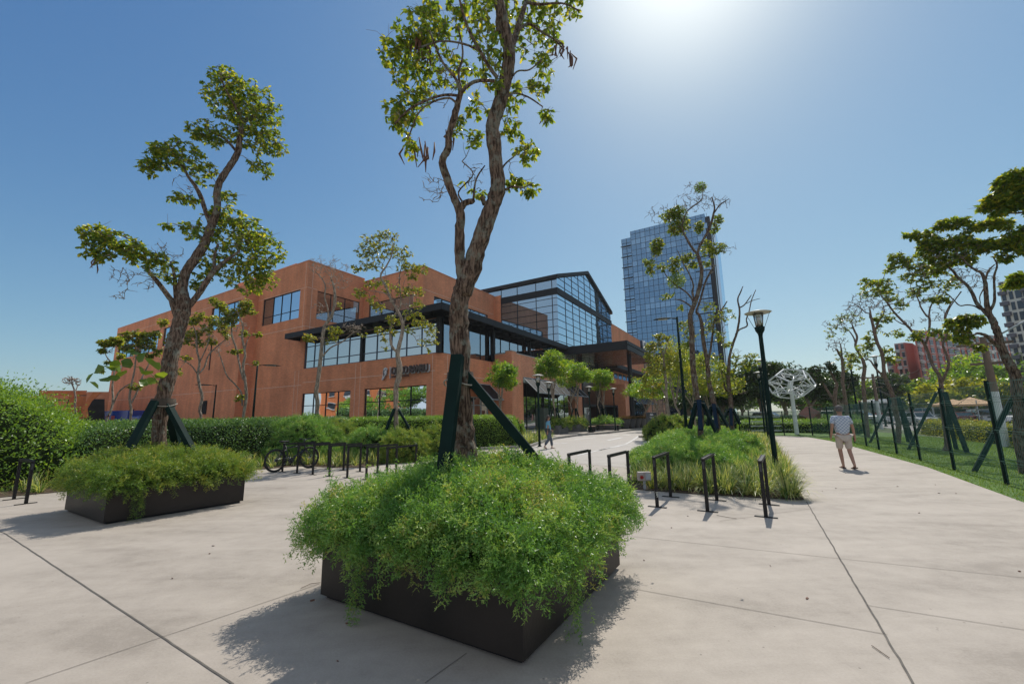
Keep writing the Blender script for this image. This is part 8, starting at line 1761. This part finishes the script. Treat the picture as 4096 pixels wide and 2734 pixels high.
# orange flats and trees to the left, outside the frame: the restaurant windows mirror them
a_ = Vector((-74, 20, 0)); flats('block_of_flats', 'orange brick block of flats mirrored in the restaurant windows', (a_.x, a_.y), radians(0), 18, radians(-90), 14, 11, -.3, ORB, ORB, 5, 0, 4)
for k, (x, y, h_, lf) in enumerate(((-58, 8.5, 9.5, L_HB), (-58, 15, 9.0, L_DK), (-57, 22, 8.2, L_HB), (-62, 32, 5, L_HB))):
    rg2 = np.random.default_rng(k); bl = [(rg2.normal()*1.5, rg2.normal()*1.5, h_*rg2.uniform(.5, .8), 2.4, 2.4, 1.6) for _ in range(6)]
    crown_tree('street_tree', ('green tree before left end of the mirrored orange flats', 'tall green tree before the middle of the mirrored orange flats', 'small tree mirrored in the left restaurant window', 'tree at far end of the mirrored orange flats')[k], (x, y), 2.2, .2, bl, lf, 3600, L=.45, W=.3, seed=k, group='mirrored trees')

hedge('hedge', 'added dark hedge out of frame that darkens the windows below the mirrored flats', [(-53, -10), (-50, -10), (-50, 36), (-53, 36)], lambda P: np.full(len(P), 2.6), L_HG, dens=60, L=.25, W=.16, edge=.8, bump=.3, seed=44, spread=.15, step=.5)  # unseen hedge added to darken the foot of the window reflections
# ------------------------------------------------------------ people
SKIN = pm('skin', (.42, .235, .16), (.36, .19, .13), scale=6, rough=.55); SKIN2 = pm('skin_brown', (.36, .19, .125), (.30, .155, .10), scale=6, rough=.55)
HAIRG = pm('hair_grey', (.16, .14, .13), (.08, .07, .065), scale=30, rough=.8); HAIRB = pm('hair_brown', (.05, .03, .022), (.03, .018, .014), scale=30, rough=.7)
def skin_mesh(name, verts, edges, mat, parent, sub=2, root=0):
    me = bpy.data.meshes.new(name); me.from_pydata([v[:3] for v in verts], [], []); me.clear_geometry(); me.from_pydata([tuple(v[:3]) for v in verts], edges, [])
    me.materials.append(mat); o = bpy.data.objects.new(name, me); link(o, parent); m = o.modifiers.new('skin', 'SKIN'); m.use_smooth_shade = True
    for i, v in enumerate(verts):
        sv = me.skin_vertices[0].data[i]; r = v[3]; sv.radius = (r, v[4] if len(v) > 4 else r); sv.use_root = (i == root)
    s = o.modifiers.new('sub', 'SUBSURF'); s.levels = sub; s.render_levels = sub; return o
def checkmat(name, a, b_, c_, s=24):
    m, N, L, b = newmat(name); tc = N.new('ShaderNodeTexCoord'); ck = N.new('ShaderNodeTexChecker'); ck.inputs['Scale'].default_value = s; ck.inputs['Color1'].default_value = (*a, 1); ck.inputs['Color2'].default_value = (*b_, 1); L.new(tc.outputs['Object'], ck.inputs['Vector'])
    wv = N.new('ShaderNodeTexWave'); wv.inputs['Scale'].default_value = s*.32; wv.bands_direction = 'Z'; L.new(tc.outputs['Object'], wv.inputs['Vector']); mx = N.new('ShaderNodeMixRGB'); mx.inputs[2].default_value = (*c_, 1)
    mr = N.new('ShaderNodeMath'); mr.operation = 'MULTIPLY'; mr.inputs[1].default_value = .45; L.new(wv.outputs['Fac'], mr.inputs[0]); L.new(mr.outputs[0], mx.inputs[0]); L.new(ck.outputs['Color'], mx.inputs[1]); L.new(mx.outputs[0], b.inputs['Base Color']); b.inputs['Roughness'].default_value = .85; return m
def person(label, loc, rz, H, pose, mats, hair_long=False, bag=False):
    """built facing +x, then turned; pose: joint positions for both legs and arms"""
    k = H/1.75; t = thing('person', label, 'person', loc, rz); S = lambda v: (v[0]*k, v[1]*k, v[2]*k)+tuple(q*k for q in v[3:])
    V, E = [], []
    def n(*v): V.append(S(v)); return len(V)-1
    pel = n(0, 0, .95, .13, .15); ab = n(.0, 0, 1.08, .115, .14); ch = n(.01, 0, 1.27, .13, .17); nb = n(.0, 0, 1.45, .065, .075); nk = n(.02, 0, 1.51, .055, .055); hb = n(.03, 0, 1.58, .075, .07); hd = n(.03, 0, 1.66, .092, .078); ht = n(.02, 0, 1.72, .062, .055)
    E += [(pel, ab), (ab, ch), (ch, nb), (nb, nk), (nk, hb), (hb, hd), (hd, ht)]
    L_, A_ = pose
    for s, (kn, an, toe) in zip((1, -1), L_):
        h = n(0, s*.09, .88, .085, .085); kk = n(kn[0], s*.095, kn[1], .056, .056); cf = n((kn[0]*.6+an[0]*.4), s*.095, kn[1]*.6+an[1]*.4, .052, .052); aa = n(an[0], s*.095, an[1], .036, .036); he = n(an[0]-.02, s*.095, max(.035, an[1]-.05), .036, .032); tt = n(toe[0], s*.105, toe[1], .026, .036); E += [(pel, h), (h, kk), (kk, cf), (cf, aa), (aa, he), (he, tt)]
    hands = []
    for s, (el, wr) in zip((1, -1), A_):
        sh = n(0, s*.19, 1.41, .055, .055); e = n(el[0], s*(.19+el[2]), el[1], .04, .04); w = n(wr[0], s*(.19+wr[2]), wr[1], .027, .027); d = Vector((wr[0]-el[0], s*(wr[2]-el[2]), wr[1]-el[1])).normalized()
        P = Vector((wr[0], s*(.19+wr[2]), wr[1])); pm_ = P+d*.06; p_ = n(*pm_, .020, .036); E += [(ch, sh), (sh, e), (e, w), (w, p_)]
        sd = Vector((1, 0, 0)); cu = Vector((0, -s, 0))
        for f_, ln in ((-.030, .052), (-.010, .062), (.010, .060), (.028, .050)):
            a = n(*(pm_+d*.035+sd*f_), .0085); b_ = n(*(pm_+d*(.035+ln*.55)+sd*f_+cu*.008), .008); c = n(*(pm_+d*(.035+ln)+sd*f_+cu*.024), .0065); E += [(p_, a), (a, b_), (b_, c)]
        a = n(*(P+d*.03+sd*.035), .0095); b_ = n(*(P+d*.065+sd*.052+cu*.01), .008); E += [(w, a), (a, b_)]
    body = skin_mesh('body', V, E, mats['skin'], t)
    # nose and ears
    mb = MB()
    def sp(c, r, nn=8):
        prof = [(r*sin(pi*i/6), -r*cos(pi*i/6)) for i in range(7)]; prof[0] = (r*.05, -r); prof[-1] = (r*.05, r); mb.lathe(prof, nn, Vector(S(c)))
    sp((.125, 0, 1.625), .017*k); sp((.02, .083, 1.64), .02*k); sp((.02, -.083, 1.64), .02*k); mb.build('face_features', mats['skin'], t, smooth=True, local=True)
    mb = MB(); sp((.108, .03, 1.655), .010*k); sp((.108, -.03, 1.655), .010*k); mb.build('eyes', PLT, t, smooth=True, local=True); mb = MB(); mb.box(S((.118, 0, 1.59)), (.006*k, 0, 0), (0, .022*k, 0), (0, 0, .004*k)); mb.build('mouth', POD, t, local=True)
    # hair
    mb = MB(); ring = []
    for i in range(7):
        th = i/6*pi/2
        ring.append([Vector(S((.012+cos(th)*.104*cos(a)*(1.0 if cos(a) < .3 else .86), cos(th)*.092*sin(a), 1.645+(-.075*(1-cos(a))*.5 if i == 0 else 0)+sin(th)*.118))) for a in np.linspace(0, 2*pi, 17)[:-1]])
    for i in range(6):
        for j in range(16): mb.quad(ring[i][j], ring[i][(j+1) % 16], ring[i+1][(j+1) % 16], ring[i+1][j])
    mb.build('hair', mats['hair'], t, smooth=True, local=True)
    if hair_long:
        mb = MB(); mb.tube([S((-.05, 0, 1.62)), S((-.10, 0, 1.52)), S((-.09, 0, 1.38))], [.06*k, .05*k, .02*k], 8); mb.build('hair', mats['hair'], t, smooth=True, local=True)
    # shirt
    V, E = [], []
    pel = n(0, 0, .90, .155, .185); ab = n(0, 0, 1.06, .14, .175); ch = n(.005, 0, 1.27, .15, .195); nb = n(-.005, 0, 1.435, .075, .10); E += [(pel, ab), (ab, ch), (ch, nb)]
    for s, (el, wr) in zip((1, -1), A_): sh = n(0, s*.185, 1.40, .072, .072); e = n(el[0]*.72, s*(.19+el[2]*.75), 1.41+(el[1]-1.41)*.72, .07, .07); E += [(ch, sh), (sh, e)]
    skin_mesh('shirt', V, E, mats['shirt'], t)
    V, E = [], []; pel = n(0, 0, .93, .14, .17); E_ = []; fr_ = mats.get('leg_len', .78)
    for s, (kn, an, toe) in zip((1, -1), L_):
        h = n(0, s*.092, .84, .108, .108); kk = n(kn[0]*fr_/1.0, s*.1, .88+(kn[1]-.88)*fr_, .088, .088); E += [(pel, h), (h, kk)]
        if mats.get('long'): a2 = n(kn[0], s*.1, kn[1], .08, .08); b2 = n(an[0], s*.1, an[1]+.05, .075, .075); E += [(kk, a2), (a2, b2)]
    skin_mesh('shorts' if not mats.get('long') else 'trousers', V, E, mats['shorts'], t)
    for s, (kn, an, toe) in zip((1, -1), L_):
        mb = MB(); c = Vector(S(((an[0]+toe[0])/2-.01, s*.10, toe[1]-.012))); d = Vector((toe[0]-an[0]+.06, 0, toe[1]-max(.035, an[1]-.05))).normalized(); mb.box(c, d*.135*k, (0, .047*k, 0), Vector((-d.z, 0, d.x))*.014*k); mb.build('sandal', mats['shoe'], t, bevel=.008, local=True)
    if bag:
        mb = MB(); mb.box(S((-.10, -.22, .98)), (.13*k, 0, 0), (0, .05*k, 0), (0, 0, .10*k)); b_ = mb.build('shoulder_bag', mats['bag'], t, bevel=.03, local=True); mb = MB(); mb.tube([S((-.10, -.21, 1.08)), S((-.02, -.08, 1.45)), S((.06, .08, 1.40)), S((.14, -.05, 1.15))], .010*k, 6); mb.build('strap', mats['bag'], b_, local=True)
    return t
walk_m = (((.07, .50), (-.02, .09), (.11, .025)), ((-.02, .49), (-.24, .12), (-.12, .04)))
arms_m = (((-.06, 1.13, .06), (.04, .90, .08)), ((.00, 1.12, .07), (.02, .88, .09)))
mp = Vector((8.92, 11.72, 0))
person('man walking away along the path in a checked blue and white shirt and beige shorts', mp, atan2(.87, .42)+.1, 1.66, (walk_m, arms_m),
       dict(skin=SKIN, hair=HAIRG, shirt=checkmat('check_shirt', (.60, .62, .66), (.26, .32, .44), (.42, .46, .55)), shorts=pm('shorts_beige', (.56, .47, .40), (.48, .40, .34), scale=8, rough=.9), shoe=pm('sandal_brown', (.10, .05, .035), rough=.8), leg_len=1.0))
mb = MB(); q = Vector((8.78, 11.9, .86)); 
wp = Vector((1.60, 19.75, 0)); walk_w = (((.16, .50), (.20, .09), (.32, .03)), ((-.02, .49), (-.24, .16), (-.14, .05)))
person('walker on the road in pale blue top and grey trousers with a shoulder bag', wp, radians(10), 1.50, (walk_w, (((.05, 1.13, .05), (.20, .98, .02)), ((-.08, 1.13, .04), (-.12, .88, .06)))),
       dict(skin=SKIN2, hair=HAIRB, shirt=pm('top_blue', (.16, .38, .50), (.12, .30, .42), scale=6, rough=.85), shorts=pm('trousers_grey', (.10, .12, .15), (.07, .085, .11), scale=6, rough=.9), shoe=pm('shoe_tan', (.3, .2, .14), rough=.8), long=True, bag=pm('bag_dark', (.03, .035, .04), rough=.7)), hair_long=True, bag=True)
p = cp2(440, 895); person('person in a dark top standing by the red roofed bus beyond the fence', (p[0]*.86, p[1]*.86, -.3), face(p, 160), 1.72, ((((.0, .50), (.0, .09), (.12, .03)), ((.0, .50), (.0, .09), (.12, .03))), arms_m),
       dict(skin=SKIN2, hair=HAIRG, shirt=pm('top_black', (.03, .03, .032), (.02, .02, .022), rough=.9), shorts=pm('trousers_navy', (.04, .045, .06), (.03, .03, .045), rough=.9), shoe=PLT, long=True))
# ------------------------------------------------------------ the air of a bright, slightly hazy noon
hm = bpy.data.materials.new('haze'); hm.use_nodes = True; hn = hm.node_tree.nodes; hn.remove(hn['Principled BSDF'])
pv = hn.new('ShaderNodeVolumePrincipled'); pv.inputs['Color'].default_value = (.86, .90, .95, 1); pv.inputs['Density'].default_value = .00028; pv.inputs['Anisotropy'].default_value = .35
hm.node_tree.links.new(pv.outputs[0], hn['Material Output'].inputs['Volume'])
mb = MB(); mb.abox(-170, -60, -1.5, 190, 260, 62); hz_ = mb.build('haze', hm); tag(hz_, kind='stuff')
